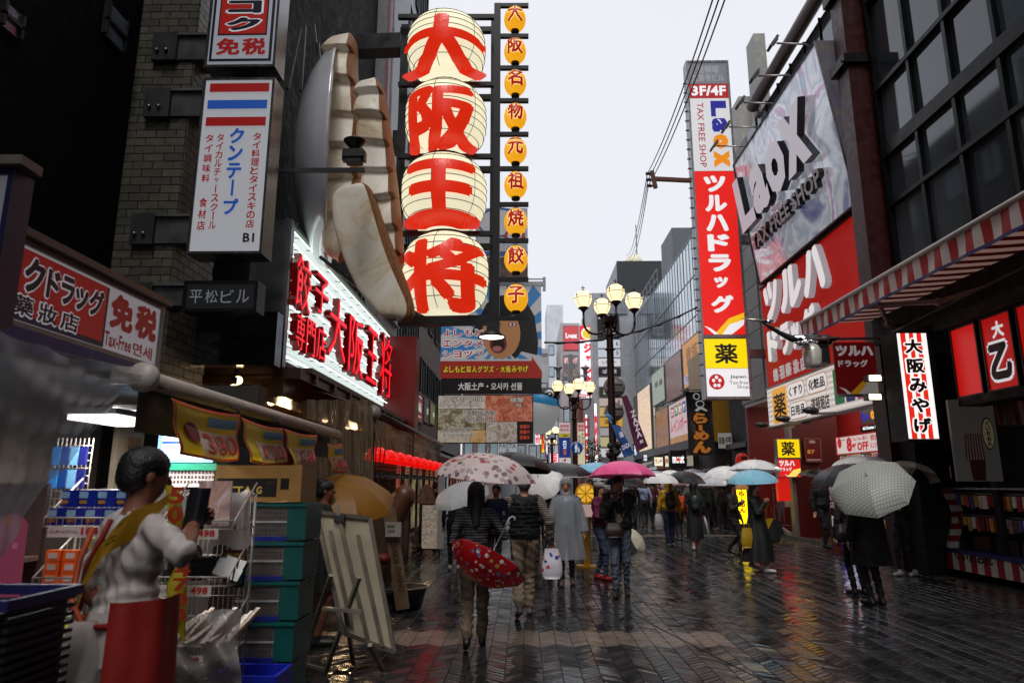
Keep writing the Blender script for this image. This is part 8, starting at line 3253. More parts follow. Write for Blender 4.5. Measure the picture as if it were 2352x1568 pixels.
t.links.new(mp.outputs[0], geo_n.inputs['Vector'])
plug(t, b_, geo_n.outputs[0], 0, .25)
umbrella('grey checked umbrella tilted towards the camera, nearest on the right', atY(1990, 1092, 9.15), (-.48, -.55, .72), .53, CHK, .23, .6)
umbrella('cream umbrella leaning back behind the grey checked one', atY(2092, 1064, 12.9), (.3, .15, .95), .5, mat('e4dacd', .4, trans=.25), .22, .85)
umbrella('black umbrella to the left of the grey checked one', atY(1938, 1066, 11.6), (-.1, -.1, 1), .55, UMB['grey'], .28, .8)
umbrella('white umbrella above the black one near the 8%OFF banner', atY(1978, 1046, 12.9), (.05, .1, 1), .52, UMB['white'], .2, .8)
umbrella('small black umbrella of the man by the snack shelf', atY(1880, 1077, 18.6), (.1, -.1, 1), .5, UMB['black'], .2, .8)
umbrella('white umbrella on top of the sky blue one', atY(1734, 1055, 13.9), (.05, .05, 1), .5, UMB['white'], .22, .8)
umbrella('sky blue umbrella held by the young woman in the long black coat', atY(1726, 1078, 13.45), (-.05, -.08, 1), .48, UMB['sky'], .24, .8)
umbrella('white umbrella held by the young woman in the olive jacket', atY(1672, 1070, 16.4), (.12, -.05, 1), .52, UMB['white'], .3, .8)
umbrella('small orange umbrella low beside the yellow ramen light box', atY(1702, 1112, 20), (0, 0, 1), .3, mat('c88a50', .4, trans=.4), .14, .5)
umbrella('charcoal umbrella over the walkers beside the yellow raincoat', atY(1572, 1081, 18), (.03, -.05, 1), .53, UMB['grey'], .3, .8)
PLD = spots('b8a0a8', ['5a1024', 'b83050', 'd8c8cc', '7a1830'], 40, .4, .5, .3)
umbrella('red and white plaid umbrella under the charcoal one', atY(1549, 1098, 18.9), (-.1, -.1, 1), .44, PLD, .2, .7)
umbrella('clear white umbrella over the person in the pale blue shirt', atY(1516, 1085, 17.4), (0, 0, 1), .45, UMB['white'], .26, .8)
# ---- farther crowd: each one smaller
random.seed(33)
fc = [('0e0e10', '141418'), ('3a3c44', '18181c'), ('6a2a2c', '101012'), ('20304a', '16161a'), ('7a766e', '1c1c20'), ('1a2a24', '101010'), ('4a4048', '2a2a30'), ('8a8a90', '1a1a1e')]
far_p = [(1218, 19, 0), (1232, 24, 180), (1256, 30, 0), (1342, 18, 0), (1356, 25, 180), (1368, 34, 0), (1385, 21, 180), (1408, 28, 0), (1450, 22, 180), (1462, 30, 0), (1497, 26, 0), (1530, 24, 180), (1585, 25, 0), (1622, 24, 180), (1660, 26, 0), (1312, 40, 0), (1290, 46, 180), (1335, 52, 0)]
cn = ['black', 'grey', 'dark red', 'navy', 'beige', 'dark green', 'mauve', 'pale grey']
un = [('clear', 'clear'), ('black', 'black'), ('white', 'white'), ('blue', 'light blue'), ('clear', 'clear'), ('grey', 'charcoal')]
near_ = ['left of the elderly man', 'left of the second street lamp', 'below the fish lantern', 'between the elderly man and the magenta jacket', 'just left of the pink umbrella', 'far off behind the pink umbrella', 'behind the magenta jacket', 'behind the pink umbrella',
   'right of the nearest lamp post', 'beyond the pale blue shirt', 'left of the woman in pale pink', 'behind the clear white umbrella', 'behind the yellow raincoat', 'behind the woman in the black dress', 'behind the olive jacket', 'under the second street lamp', 'far off in the middle of the street', 'tiny at the end of the street']
for k, (px, Y, face) in enumerate(far_p):
 a, b_ = fc[k % 8]
 p = atY(px, 1108, Y)
 person('distant walker, %s, %s' % (cn[k % 8], near_[k]), p, random.uniform(1.55, 1.75), face + random.uniform(-20, 20), top=a, bottom=b_, vox=.026, hands=False, hair=(random.choice(['short', 'bob']), '0a0808'), stride=random.choice([0, .12, .16]), group='distant walkers')
 if k % 4 != 3 or k == 3:
  um, un_ = un[k % 6]
  umbrella('small distant %s umbrella %s' % (un_, near_[k]), V((p.x + .1, Y - .1, random.uniform(1.92, 2.12))), (random.uniform(-.15, .15), random.uniform(-.1, .1), 1), random.uniform(.45, .52), UMB[um], .22, .75, group='distant umbrellas')
for k, (px, py, Y, m_, nm_) in enumerate(((1539, 1079, 21, 'white', 'between the clear one and the charcoal one'), (1608, 1084, 21.5, 'clear', 'right behind the charcoal one'), (1627, 1090, 23, 'white', 'beside the photographing woman'), (1643, 1094, 19, 'clear', 'just left of the olive jacket umbrella'))):
 umbrella('white umbrella in the crowd, ' + nm_, atY(px, py, Y), (0, 0, 1), .48, UMB[m_], .24, .75, group='distant umbrellas')
# ================================================================== LEFT FOREGROUND: DRUG STORE
# lit sign over the store
DX = -3.1
ds_ = thing('drug_store_sign', 'long red and white lit sign of the drug store with navy katakana and 免税 Tax-Free', 'sign', (DX, 4.7, 2.5))
zt_, zb_ = atX(372, 704, DX).z, atX(361, 851, DX).z
y1_ = atX(367, 777, DX).y
df_ = F((DX, 3.2, zb_), (0, 1, 0), (0, 0, 1), y1_ - 3.2, zt_ - zb_)
signbox(ds_, df_, .3, mat('b4b0b6', .35, emit=.32), mat('8f8a80', .4, .2), .035, .02)
YF = lambda px: (atX(px, 780, DX).y - 3.2) / df_.W
q = B()
xa = YF(237)
rect(q, df_, 0, .1, xa, .82, mat('10123a', .4, emit=.15), .004)
rect(q, df_, 0, .1, xa - .012, .75, mat('8e1410', .4, emit=.33, var=0), .008)
wo_, nv = mat('c4c0c8', .4, emit=.35), mat('0a0c26', .4)
for g_, a, c_, y_, h_ in (('ク', 28, 78, .16, .42), ('ド', 84, 116, .2, .36), ('ラ', 119, 152, .2, .36), ('ッ', 154, 186, .27, .29), ('グ', 189, 224, .2, .36)):
 a, c_ = YF(a), YF(c_)
 text(q, df_, g_, a - .004, y_ - .02, c_ - a + .008, h_ + .04, wo_, bold=.1, c=.010)
 text(q, df_, g_, a, y_, c_ - a, h_, nv, bold=.05, c=.014)
for g_, a, c_ in (('藥', 10, 62), ('妝', 74, 120), ('店', 128, 172)):
 a, c_ = YF(a), YF(c_)
 text(q, df_, g_, a - .004, .61, c_ - a + .008, .27, wo_, bold=.07, c=.010)
 text(q, df_, g_, a, .63, c_ - a, .23, nv, bold=.03, c=.014)
rm_ = mat('7e0e10', .4, emit=.3)
for g_, a, c_ in (('免', 242, 298), ('税', 303, 354)):
 text(q, df_, g_, YF(a), .12, YF(c_) - YF(a), .5, rm_, bold=.06, c=.010)
text(q, df_, 'Tax-Free', YF(236), .68, YF(300) - YF(236), .2, rm_, bold=.03, c=.010)
text(q, df_, '면세', YF(304), .7, YF(350) - YF(304), .19, rm_, bold=.03, c=.010)
q.obj('lettering', ds_)
q = B()
q.frame(df_, 0, df_.W, -.1, -.001, -.25, .03, mat('1c2a7a', .4))
q.frame(df_, 0, df_.W, df_.H + .001, df_.H + .05, -.25, .08, mat('5a544c', .4, .3))
q.obj('trim', ds_)
vf = FC(3.3, -90, 392, 12, 742)
t_ = thing('vertical_sign', 'pale vertical sign with a navy edge cut by the left edge of the photo', 'sign', vf.p(0, 0))
signbox(t_, vf, .12, mat('83838c', .4, emit=.25), mat('0c1038', .4), .03)
q = B()
q.frame(vf, 0, vf.W + .06, vf.H + .01, vf.H + .06, -.1, .06, mat('6a645c', .4, .3))
q.obj('cap', t_)
# store shell
BE = mat('8a7c68', .5)
sw_ = thing('store_wall', 'dim beige shutters and back wall of the drug store', 'shop front', (-4, 5, 0))
q = B()
q.bx(-4.6, -4.3, -4, 7.2, 0, 3.3, mat('4a443c', .6))
q.bx(-4.3, -2.75, 7.0, 7.2, 0, 2.6, mat('3a3630', .6))
q.bx(-4.3, -3.1, -4, 7.2, 2.3, 2.36, mat('8a8a8c', .6))
q.obj('wall', sw_)
for k in range(9):
 q = B()
 q.bx(-4.28, -4.24, 3.9 + .33 * k, 4.2 + .33 * k, 0, 2.4, [BE, mat('6f6252', .5), mat('9a8c78', .5)][k % 3])
 q.obj('shutter_panel', sw_)
q = B()
q.bx(-3.55, -3.5, 5.9, 6.3, 0, 2.4, mat('a09684', .5))
for i in range(9):
 q.bx(-3.49, -3.47, 6.0, 6.2, 1.2 + i * .09, 1.28 + i * .09, mat('8a6a50', .5))
q.obj('door_frame', sw_)
# lit cabinet
lf2 = FC(5.6, 368, 933, 497, 1062)
t_ = thing('lit_cabinet', 'glaring white and blue lit cabinet behind the shop assistant', 'cabinet', lf2.p(0, -1))
signbox(t_, lf2, .3, mat('c8e2ff', .35, emit=2.3, var=0), mat('6a8ac0', .4), .03)
q = B()
rect(q, lf2, 0, .62, 1, .05, mat('3a62b0', .4, emit=.6), .01)
rect(q, lf2, .5, .72, .45, .02, mat('5a82c0', .4, emit=.6), .01)
q.obj('rail', t_)
gf = FC(5.3, 372, 1064, 492, 1118)
t_ = thing('storage_crate', 'white perforated crate with a green rim under the lit cabinet', 'crate', gf.p(0, 0))
q = B()
q.frame(gf, 0, gf.W, 0, gf.H, -.4, 0, mat('b8b4b0', .5))
q.frame(gf, -.02, gf.W + .02, gf.H - .05, gf.H, -.42, .02, mat('1a8a6a', .4))
for i in range(14):
 for j in range(3):
  q.frame(gf, .04 + i * gf.W / 15, .055 + i * gf.W / 15, .03 + j * .035, .05 + j * .035, 0, .004, mat('4a3a3a', .5))
q.obj('body', t_)
q = B()
q.bx(-3.6, -2.3, 5.2, 6.6, 0, gf.o.z - .02, mat('3a3632', .6))
tag(q.obj('store_counter'), 'dark counter block under the white perforated crate', 'counter')
# tube lights
for k, (px, py, w_) in enumerate(((267, 966, .28), (348, 957, .2))):
 c = atY(px, py, 4.2 + .4 * k)
 t_ = thing('tube_lamp', ['larger', 'smaller'][k] + ' lit white tube lamp under the store awning', 'lamp', c, 'lamps under the store awning')
 q = B()
 q.box(c, (w_, .5, .03), mat('fff4f0', .4, emit=4 if k == 0 else 5))
 q.obj('tube', t_)
 q = B()
 q.box(c + V((0, 0, .035)), (w_ * 1.1, .54, .035), mat('8a8a8c', .4))
 q.obj('housing', t_)
# awning roller, cloth, plastic sheet
TX = -2.2
rt = thing('store_awning', 'white awning roller with dark cloth over the drug store goods', 'awning', (TX, 4, 2.2))
z0, z1 = atX(330, 870, TX).z, atX(780, 1010, TX).z
q = B()
q.tube([(TX, 3.95, z0), (TX, 8.1, z0 - .03)], .055, mat('b8a89c', .35, var=.2), 14)
q.obj('roller', rt)
q = B()
q.lathe([(0, 0), (.085, 0), (.085, .05), (0, .05)], (TX, 3.86, z0 + .01), mat('b0aaa2', .4), 18, axis=(0, 1, 0))
q.box((TX - .1, 3.88, z0 + .02), (.16, .03, .1), mat('9a948c', .4))
q.obj('end_plate', rt)
q = B()
q.grid(lambda a, c_: (TX - .95 * c_, 3.9 + 4.2 * a, z0 + .05 + .2 * c_ + .02 * math.sin(a * 20) * c_), 20, 5, mat('2e3034', .6, var=.3))
q.grid(lambda a, c_: (TX - .06 - .05 * math.sin(a * 3), 3.95 + 4.1 * a, z0 - .02 - .28 * (1 - c_)), 20, 3, mat('10142e', .6))
q.obj('cloth', rt)
PLA = mat('c4cad2', .14, clear=.52, var=.12, sc=4, bump=.3, bsc=60, trans=.4, coat=.3)
tl_ = [(-120, 728), (0, 766), (160, 815), (325, 862)]
bl_ = [(-120, 1420), (0, 1285), (130, 1092), (250, 938)]
def lerp_pts(L, u):
 k = min(len(L) - 2, int(u * (len(L) - 1)))
 f = u * (len(L) - 1) - k
 return (L[k][0] * (1 - f) + L[k + 1][0] * f, L[k][1] * (1 - f) + L[k + 1][1] * f)
q = B()
def psheet(a, c_):
 t0, b0_ = lerp_pts(tl_, a), lerp_pts(bl_, a)
 p = (b0_[0] * (1 - c_) + t0[0] * c_, b0_[1] * (1 - c_) + t0[1] * c_)
 w = atX(p[0], p[1], -2.12)
 return w + V((.018 * math.sin(a * 9 + c_ * 5) + .008 * math.sin(c_ * 23 + a * 19) + .005 * math.sin(a * 47 - c_ * 31), 0, .006 * math.sin(a * 25)))
q.grid(psheet, 40, 26, PLA)
tag(q.obj('plastic_sheet'), 'big crumpled clear plastic rain sheet hanging at the left edge of the photo', 'plastic sheet')
ll_ = bpy.data.lights.new('store_tube', 'AREA')
ll_.energy = 42
ll_.color = (1, .95, .92)
ll_.shape = 'RECTANGLE'
ll_.size, ll_.size_y = .3, 1.6
lo = bpy.data.objects.new('store_tube', ll_)
lo.location = (-2.75, 4.9, 2.08)
COL.objects.link(lo)
# price banners
bd_ = [((392, 914), (548, 952), (554, 1058), (412, 1043), '380', 'first price banner from the left reading 380'),
  ((553, 958), (646, 983), (662, 1063), (567, 1060), '4700', 'second price banner reading 4700, next to the 380 one'),
  ((651, 984), (726, 998), (716, 1070), (668, 1068), '158', 'third price banner reading 158, twisted by the wind'),
  ((750, 1018), (782, 1018), (792, 1084), (761, 1078), '548', 'last small price banner at the far end of the roller')]
for k, (a, b_, c_, d, num, lab) in enumerate(bd_):
 P = [atX(x, y, -2.08) for x, y in (a, b_, c_, d)]
 t_ = thing('price_banner', lab, 'banner', P[3], 'price banners hanging from the roller')
 q = B()
 wv_ = lambda u, v_: V((.03 * math.sin(u * 5 + k) * (1 - v_) + .012 * math.sin(v_ * 9), 0, -.02 * math.sin(PI * u)))
 q.grid(lambda u, v_: P[3].lerp(P[2], u).lerp(P[0].lerp(P[1], u), v_) + wv_(u, v_), 12, 8, mat('ffd818', .5, trans=.2, var=.06))
 q.obj('cloth', t_)
 def bil(u, v_, o=.006):
  return P[3].lerp(P[2], u).lerp(P[0].lerp(P[1], u), v_) + wv_(u, v_) + V((o, -o * .3, 0))
 q = B()
 orr = mat('d84818', .5)
 for u0, u1, v0, v1 in ((0, 1, 0, .05), (0, 1, .95, 1), (0, .03, 0, 1), (.97, 1, 0, 1)):
  q.grid(lambda u, v_: bil(u0 + (u1 - u0) * u, v0 + (v1 - v0) * v_), 12, 6, orr)
 q.grid(lambda u, v_: bil(.26 + .71 * u, .06 + .5 * v_, .008), 8, 5, mat('ece6e4', .5, trans=.4))
 q.grid(lambda u, v_: bil(.45 + .5 * u, .66 + .2 * v_, .008), 8, 3, mat('6aa0dc', .5, trans=.3))
 if k == 0:
  q.add([bil(.2 + .1 * math.cos(t), .48 + .19 * math.sin(t), .01) for t in np.linspace(0, 2 * PI, 14)[:-1]], [tuple(range(13))], mat('7a1810', .5))
 q.obj('border', t_)
 q = B()
 co, fs, edge, mn, mxx = glyphs(num, .012)
 for bold_, m_ in ((.04, mat('d01c20', .5)),):
  uv = (co - mn) / (mxx - mn)
  q.add([bil(.33 + .62 * x_, .1 + .42 * y_, .014) for x_, y_ in uv], fs, m_)
 uv = None
 q.obj('digits', t_)
 q = B()
 for p_ in (P[0], P[1]):
  q.tube([p_, p_ + V((-.02, 0, .06)), p_ + V((-.08, 0, .07)), (TX, p_.y, z0)], .006, BLACK, 5)
 q.obj('hook', t_)
# wire display racks
WIRE = mat('a8a098', .35, .3, var=.1)
def wire_rack(name, label, X, Y, w, d, tiers, goods):
 o_ = thing(name, label, 'display rack', (X, Y, 0))
 q = B()
 ztop = tiers[0] + .2
 for sx in (-w / 2, w / 2):
  q.tube([(X + sx, Y + d, 0), (X + sx, Y + d, ztop)], .008, WIRE, 6)
 q.tube([(X - w / 2, Y + d, ztop), (X + w / 2, Y + d, ztop)], .008, WIRE, 6)
 for k in range(15):
  x_ = X - w / 2 + w * k / 14
  q.tube([(x_, Y + d, .1), (x_, Y + d, ztop)], .0025, WIRE, 4)
 for z in np.arange(.2, ztop, .12):
  q.tube([(X - w / 2, Y + d, z), (X + w / 2, Y + d, z)], .0025, WIRE, 4)
 q.obj('back_grid', o_)
 for ti, z in enumerate(tiers):
  q = B()
  yf = Y - .03 * ti
  for sx in (-w / 2, w / 2):
   q.tube([(X + sx, yf, z), (X + sx, yf, z + .05), (X + sx, Y + d, z + .27)], .006, WIRE, 5)
   q.tube([(X + sx, yf, z), (X + sx, Y + d, z)], .005, WIRE, 5)
  for zz in (z, z + .05):
   q.tube([(X - w / 2, yf, zz), (X + w / 2, yf, zz)], .005, WIRE, 5)
  for k in range(13):
   x_ = X - w / 2 + w * k / 12
   q.tube([(x_, yf, z + .05), (x_, yf, z), (x_, Y + d, z)], .0022, WIRE, 4)
  for k in range(5):
   for sx in (-w / 2, w / 2):
    q.tube([(X + sx, yf + .02 + k * d / 5, z), (X + sx, yf + .02 + k * d / 5, z + .06 + k * .045)], .0022, WIRE, 4)
  q.obj('basket', o_)
  kind, price = goods[ti]
  cf_ = F((X - w * .42, yf - .012, z - .055), (1, 0, 0), (0, 0, 1), w * .72, .06)
  q = B()
  q.frame(cf_, 0, cf_.W, 0, cf_.H, -.003, 0, mat('c4bcb8', .5))
  card = q.obj('price_card', o_)
  q = B()
  text(q, cf_, price, .62, .1, .32, .7, mat('b01820', .5), bold=.04, c=.002)
  text(q, cf_, 'メンタームクリーム', .04, .3, .52, .35, BLACK, bold=.01, c=.002)
  q.obj('lettering', card)
  if kind == 'blue':
   for j in range(2):
    for i in range(4):
     q = B()
     bx_ = X - w / 2 + .06 + i * .11 + .01 * j
     c = V((bx_, Y + .05 + .08 * j, z + .055 + .1 * j))
     q.box(c, (.098, .07, .095), mat('142a8a', .3, var=.2))
     q.box(c + V((-.03, -.037, .02)), (.06 * w / .5, .003, .035), mat('8ab0c8', .4))
     q.box(c + V((-.03, -.037, -.02)), (.05 * w / .5, .003, .02), mat('b07a20', .4))
     q.obj('blue_carton', o_)
  elif kind == 'orange':
   for i in range(4):
    for j in range(3 if i < 2 else 4):
     q = B()
     c = V((X - w / 2 + .07 + i * .1, Y + .04 + .06 * (i > 1), z + .04 + .062 * j))
     q.box(c, (.085, .06, .058), mat('e86424' if i < 2 or (i == 3 and j < 2) else ('e0d828' if j % 2 else '4ac8b0'), .35))
     q.box(c + V((0, -.032, .0)), (.05, .003, .03), mat('c8b8b0', .4))
     q.obj('small_carton', o_)
  elif kind == 'bottle':
   for i in range(8):
    q = B()
    c = V((X - w / 2 + .1 + (i % 4) * .08, Y + .04 + .09 * (i // 4), z + .01))
    q.lathe([(.035, 0), (.037, .02), (.035, .12), (.02, .15), (.012, .155), (.012, .18)], c, mat('c8cc20', .2, coat=.4), 12)
    q.lathe([(.016, .18), (.016, .2), (.02, .2), (.02, .21), (0, .21)], c, mat('b8b8b0', .3), 8)
    q.obj('bottle', o_)
  elif kind == 'black':
   for i in range(7):
    q = B()
    c = V((X - w / 2 + .1 + (i % 3) * .15, Y + .06 + .05 * (i // 3), z + .06 + .045 * (i // 3)))
    q.box(c, (.16, .05, .07), mat('0e0e10', .12, var=.2), Matrix.Rotation(.3 * (i % 3 - 1), 3, 'Y') @ Matrix.Rotation(-.5, 3, 'X'))
    q.obj('black_pouch', o_)
  elif kind == 'poster':
   q = B()
   q.box((X + .08, Y + .02, z + .15), (.2, .01, .26), photo(['3a6ab0', 'c8a090', 'e0d0d8', '8090c0'], 6, 0, 8))
   q.obj('picture_card', o_)
   for i in range(4):
    q = B()
    q.box((X - w / 2 + .05 + i * .045, Y + .08, z + .1), (.035, .05, .2), mat(['101010', 'b0b0b0', '1a1a20', '8a8a90'][i], .3))
    q.obj('slim_carton', o_)
  elif kind == 'sticks':
   for i in range(12):
    q = B()
    x_ = X - w / 2 + .06 + i * .035
    q.bar((x_, Y + .02, z + .03 + .012 * (i % 3)), (x_ + .08, Y + d - .04, z + .14 + .02 * (i % 4)), .03, .02, mat(['b89a78', 'c8b8a8', '8a6a48'][i % 3], .4))
    q.obj('wrapped_stick', o_)
 return o_
wire_rack('wire_rack', 'white wire rack of blue and orange goods priced 184 and 398', -2.5, 3.95, .43, .3, [1.36, 1.04, .66], [('blue', '184'), ('orange', '398'), ('bottle', '570')])
wire_rack('wire_rack', 'white wire rack right of the shop assistant priced 498 and 538', -1.93, 4.15, .44, .3, [1.335, 1.02, .65], [('poster', '498'), ('black', '498'), ('sticks', '538')])
# pink shelf at far left
pk = thing('pink_goods_shelf', 'low shelf of pink and red pouches at far left behind the plastic sheet', 'shelf', (-3.0, 3.75, 0))
q = B()
for z in (1.18, .82, .5):
 q.bx(-3.2, -2.72, 3.7, 3.95, z, z + .025, mat('a8a090', .5))
 q.bx(-3.15, -2.78, 3.69, 3.7, z - .01, z + .03, mat('a89a30', .5))
q.bx(-3.2, -2.72, 3.95, 3.98, .1, 1.6, mat('5a4a48', .6))
q.obj('frame', pk)
random.seed(2)
for z in (1.205, .845, .525):
 for i in range(5):
  q = B()
  q.box((-3.14 + i * .088, 3.78, z + .1), (.08, .05, .19), mat(['8a1838', 'b83a68', 'a8a018', '6a1430', 'c05a78'][(i + int(z * 9)) % 5], .3, var=.3, sc=20), Matrix.Rotation(random.uniform(-.1, .1), 3, 'Y'))
  q.obj('pouch', pk)
q = B()
q.grid(lambda a, c_: (-2.72 + .17 * a - .02 * c_, 3.62, .62 + .78 * c_ + .05 * math.sin(a * PI)), 6, 12, spots('b05070', ['c8b0a8', 'a02848', 'c87a90', 'b05070', 'c86a40'], 12, .25, .5))
tag(q.obj('pink_banner'), 'tall pink patterned promotional strip at the left of the first wire rack', 'banner')
gp_ = thing('mesh_panel', 'white wire mesh panel with blue packets behind the first rack', 'panel', (-2.95, 4.6, 0))
q = B()
for k in range(9):
 q.tube([(-3.14 + k * .03, 4.6, 1.3), (-3.14 + k * .03, 4.6, 1.9)], .004, WIRE, 4)
for k in range(12):
 q.tube([(-3.14, 4.6, 1.3 + k * .05), (-2.9, 4.6, 1.3 + k * .05)], .004, WIRE, 4)
q.obj('mesh', gp_)
for k in range(8):
 q = B()
 q.box((-3.11 + (k % 4) * .06, 4.56, 1.78 - (k // 4) * .15), (.05, .02, .12), mat(['2a6aa8', '1a3a7a', '6aa0c8', '20246a'][k % 4], .3))
 q.obj('packet', gp_)
# blue basket and black bag at the bottom left
q = B()
c = atY(60, 1470, 2.5)
for i in range(12):
 for s_ in (0, 1):
  pass
o_ = thing('shopping_basket', 'dark blue plastic shopping basket at the bottom left corner', 'basket', (c.x, 2.5, .6))
q = B()
bz1 = atY(170, 1365, 2.5).z
xr = atY(178, 1365, 2.5).x - .14
BL = mat('0c1048', .5)
q.frame(F((xr - .5, 2.35, bz1 - .42), (1, 0, 0), (0, 0, 1), .5, .42), .02, .48, 0, .38, -.35, 0, mat('05071c', .6))
for k in range(13):
 z = bz1 - .40 + k * .03
 q.bx(xr - .01, xr + .012, 2.36, 2.7, z, z + .014, mat('05071c', .6))
q.obj('body', o_)
q = B()
q.bx(xr - .52, xr + .02, 2.33, 2.36, bz1 - .03, bz1 + .005, BL)
q.bx(xr - .52, xr + .02, 2.7, 2.73, bz1 - .03, bz1 + .005, BL)
q.bx(xr, xr + .02, 2.36, 2.7, bz1 - .03, bz1 + .005, BL)
q.obj('rim', o_)
# cartons, crates
bx_ = FC(4.75, 494, 1068, 692, 1152)
t_ = thing('carton', 'brown cardboard carton with gold PITTA G lettering on top of the stacked crates', 'carton', bx_.p(0, 0))
q = B()
q.frame(bx_, 0, bx_.W, 0, bx_.H, -.35, 0, mat('9a7238', .6))
q.obj('box', t_)
q = B()
rect(q, bx_, .02, .36, .7, .5, mat('100d0a', .4), .002)
text(q, bx_, 'PITTA', .04, .58, .4, .22, mat('d0b050', .4), bold=.02, c=.005)
text(q, bx_, 'G', .49, .58, .06, .2, mat('d0b050', .4), bold=.02, c=.005)
text(q, bx_, '120个', .6, .42, .1, .1, mat('5a4a24', .4), bold=.0, c=.005)
rect(q, bx_, .76, .36, .1, .3, mat('100d0a', .4), .002)
q.obj('lettering', t_)
TEAL, CLR = mat('0c4a48', .35), mat('6a6462', .25, clear=.25, var=.1)
crate0 = None
zc = 1.545
lab_ = ['topmost crate of the teal and clear stack, right under the carton', 'second crate from the top of the teal stack', 'third crate from the top of the teal stack', 'fourth crate of the teal stack', 'fifth crate of the teal stack, just above the pavement', 'lowest crate of the teal stack on the pavement']
cx = (atY(627, 1300, 4.8)).x
for k in range(6):
 z = 1.22 - k * .255
 if crate0 is None:
  t_ = thing('plastic_crate', lab_[0], 'crate', (cx, 4.95, z), 'stack of teal and clear crates')
  q = B()
  q.box((.15, 0, .12), (.13, .36, .225), TEAL)
  q.box((-.06, -.181, .015), (.3, .015, .03), mat('14247a', .4))
  q.obj('end_panel', t_, local=True)
  q = B()
  q.box((-.06, 0, .12), (.29, .35, .21), CLR)
  q.box((0, 0, .238), (.44, .38, .022), mat('0e5654', .3))
  q.box((-.06, -.178, .125), (.29, .008, .012), mat('9a9a9c', .3))
  q.obj('body', t_, local=True)
  q = B()
  for i in range(12):
   for j in range(6):
    q.box((-.19 + i * .023, -.1785, .045 + j * .028), (.008, .004, .012), mat('3a2c2c', .5))
  o2 = q.obj('perforation', t_, local=True)
  o2['kind'] = 'stuff'
  crate0 = t_
 else:
  t_ = copy_tree(crate0, (cx - .012 * k + .004 * (k % 2), 4.95, z), .02 * (k % 3 - 1), lab_[k])
  t_['label'] = lab_[k]
bcf = atY(580, 1545, 4.5)
t_ = thing('blue_crate', 'bright blue open crate on the ground in front of the stacked crates', 'crate', (bcf.x, 4.5, .1))
q = B()
zz = atY(580, 1537, 4.5).z
for a0, a1, b0, b1 in ((-.2, .2, -.15, -.13), (-.2, .2, .13, .15), (-.2, -.18, -.13, .13), (.18, .2, -.13, .13)):
 q.bx(bcf.x + a0, bcf.x + a1, 4.5 + b0, 4.5 + b1, zz - .25, zz, mat('1624a0', .35))
q.bx(bcf.x - .18, bcf.x + .18, 4.37, 4.63, zz - .25, zz - .23, mat('0c1460', .4))
q.obj('body', t_)
# draped cloth, OFF sign, plastic wrap
q = B()
q.grid(lambda a, c_: atY(488 + 88 * a - 6 * c_ * a, 1256 - 6 * math.sin(a * 7) - (130) * c_, 4.3 + .02 * math.sin(a * 9) + .12 * max(0, c_ - .9) * 8), 14, 12, mat('8f8784', .6, trans=.2, var=.1))
tag(q.obj('white_cloth'), 'white paper cloth draped over the second wire rack', 'cloth')
of = FC(4.32, 512, 1262, 563, 1348)
t_ = thing('discount_sign', 'dark red and navy sign reading OFF beside the second wire rack', 'sign', of.p(0, 0))
signbox(t_, of, .01, mat('161c40', .5), BLACK, .0)
q = B()
rect(q, of, 0, 0, 1, .42, mat('4a0e12', .5), .003)
text(q, of, 'OFF', .06, .08, .88, .28, mat('a08030', .5), bold=.05, c=.006)
rect(q, of, .1, .7, .5, .06, mat('6a2030', .5), .003)
q.obj('lettering', t_)
q = B()
q.grid(lambda a, c_: atY(388 + 162 * a + 5 * math.sin(c_ * 8), 1600 - 195 * c_ + 8 * math.sin(a * 6), 4.05 + .05 * math.sin(a * 11 + c_ * 6) + .03 * math.sin(c_ * 13)), 22, 16, mat('8f8886', .12, clear=.3, trans=.2, bump=1, bsc=9))
tag(q.obj('plastic_wrap'), 'crumpled clear plastic wrapped round the foot of the second wire rack', 'plastic sheet')
for k, (pts_, lab) in enumerate((([(378, 1098), (412, 1130), (425, 1215), (410, 1290), (388, 1260), (384, 1160)], 'yellow and pink curled price poster just right of the assistant\'s head'), ([(382, 1340), (418, 1270), (428, 1350), (424, 1475), (400, 1440), (384, 1400)], 'yellow hanging poster with red digits below the raised arm'))):
 o_ = thing('price_poster', lab, 'poster', atY(400, pts_[3][1], 3.9), 'curled yellow posters')
 P = [atY(x, y, 3.9 + .03 * (i % 2)) for i, (x, y) in enumerate(pts_)]
 q = B()
 q.add(P + [p + V((.0, .008, 0)) for p in P], [tuple(range(6)), tuple(range(6, 12))[::-1]] + [(i, (i + 1) % 6, 6 + (i + 1) % 6, 6 + i) for i in range(6)], mat('a89a20', .5, var=.2, sc=9))
 q.obj('sheet', o_)
 fr_ = F(P[4] - V((0, .03, 0)), (1, 0, 0), (0, 0, 1), .1, .34)
 q = B()
 vtext(q, fr_, ['50%', '4700'][k], -.1, .0, .9, .9, mat('a03018', .5), bold=.04, c=.01)
 q.obj('digits', o_)
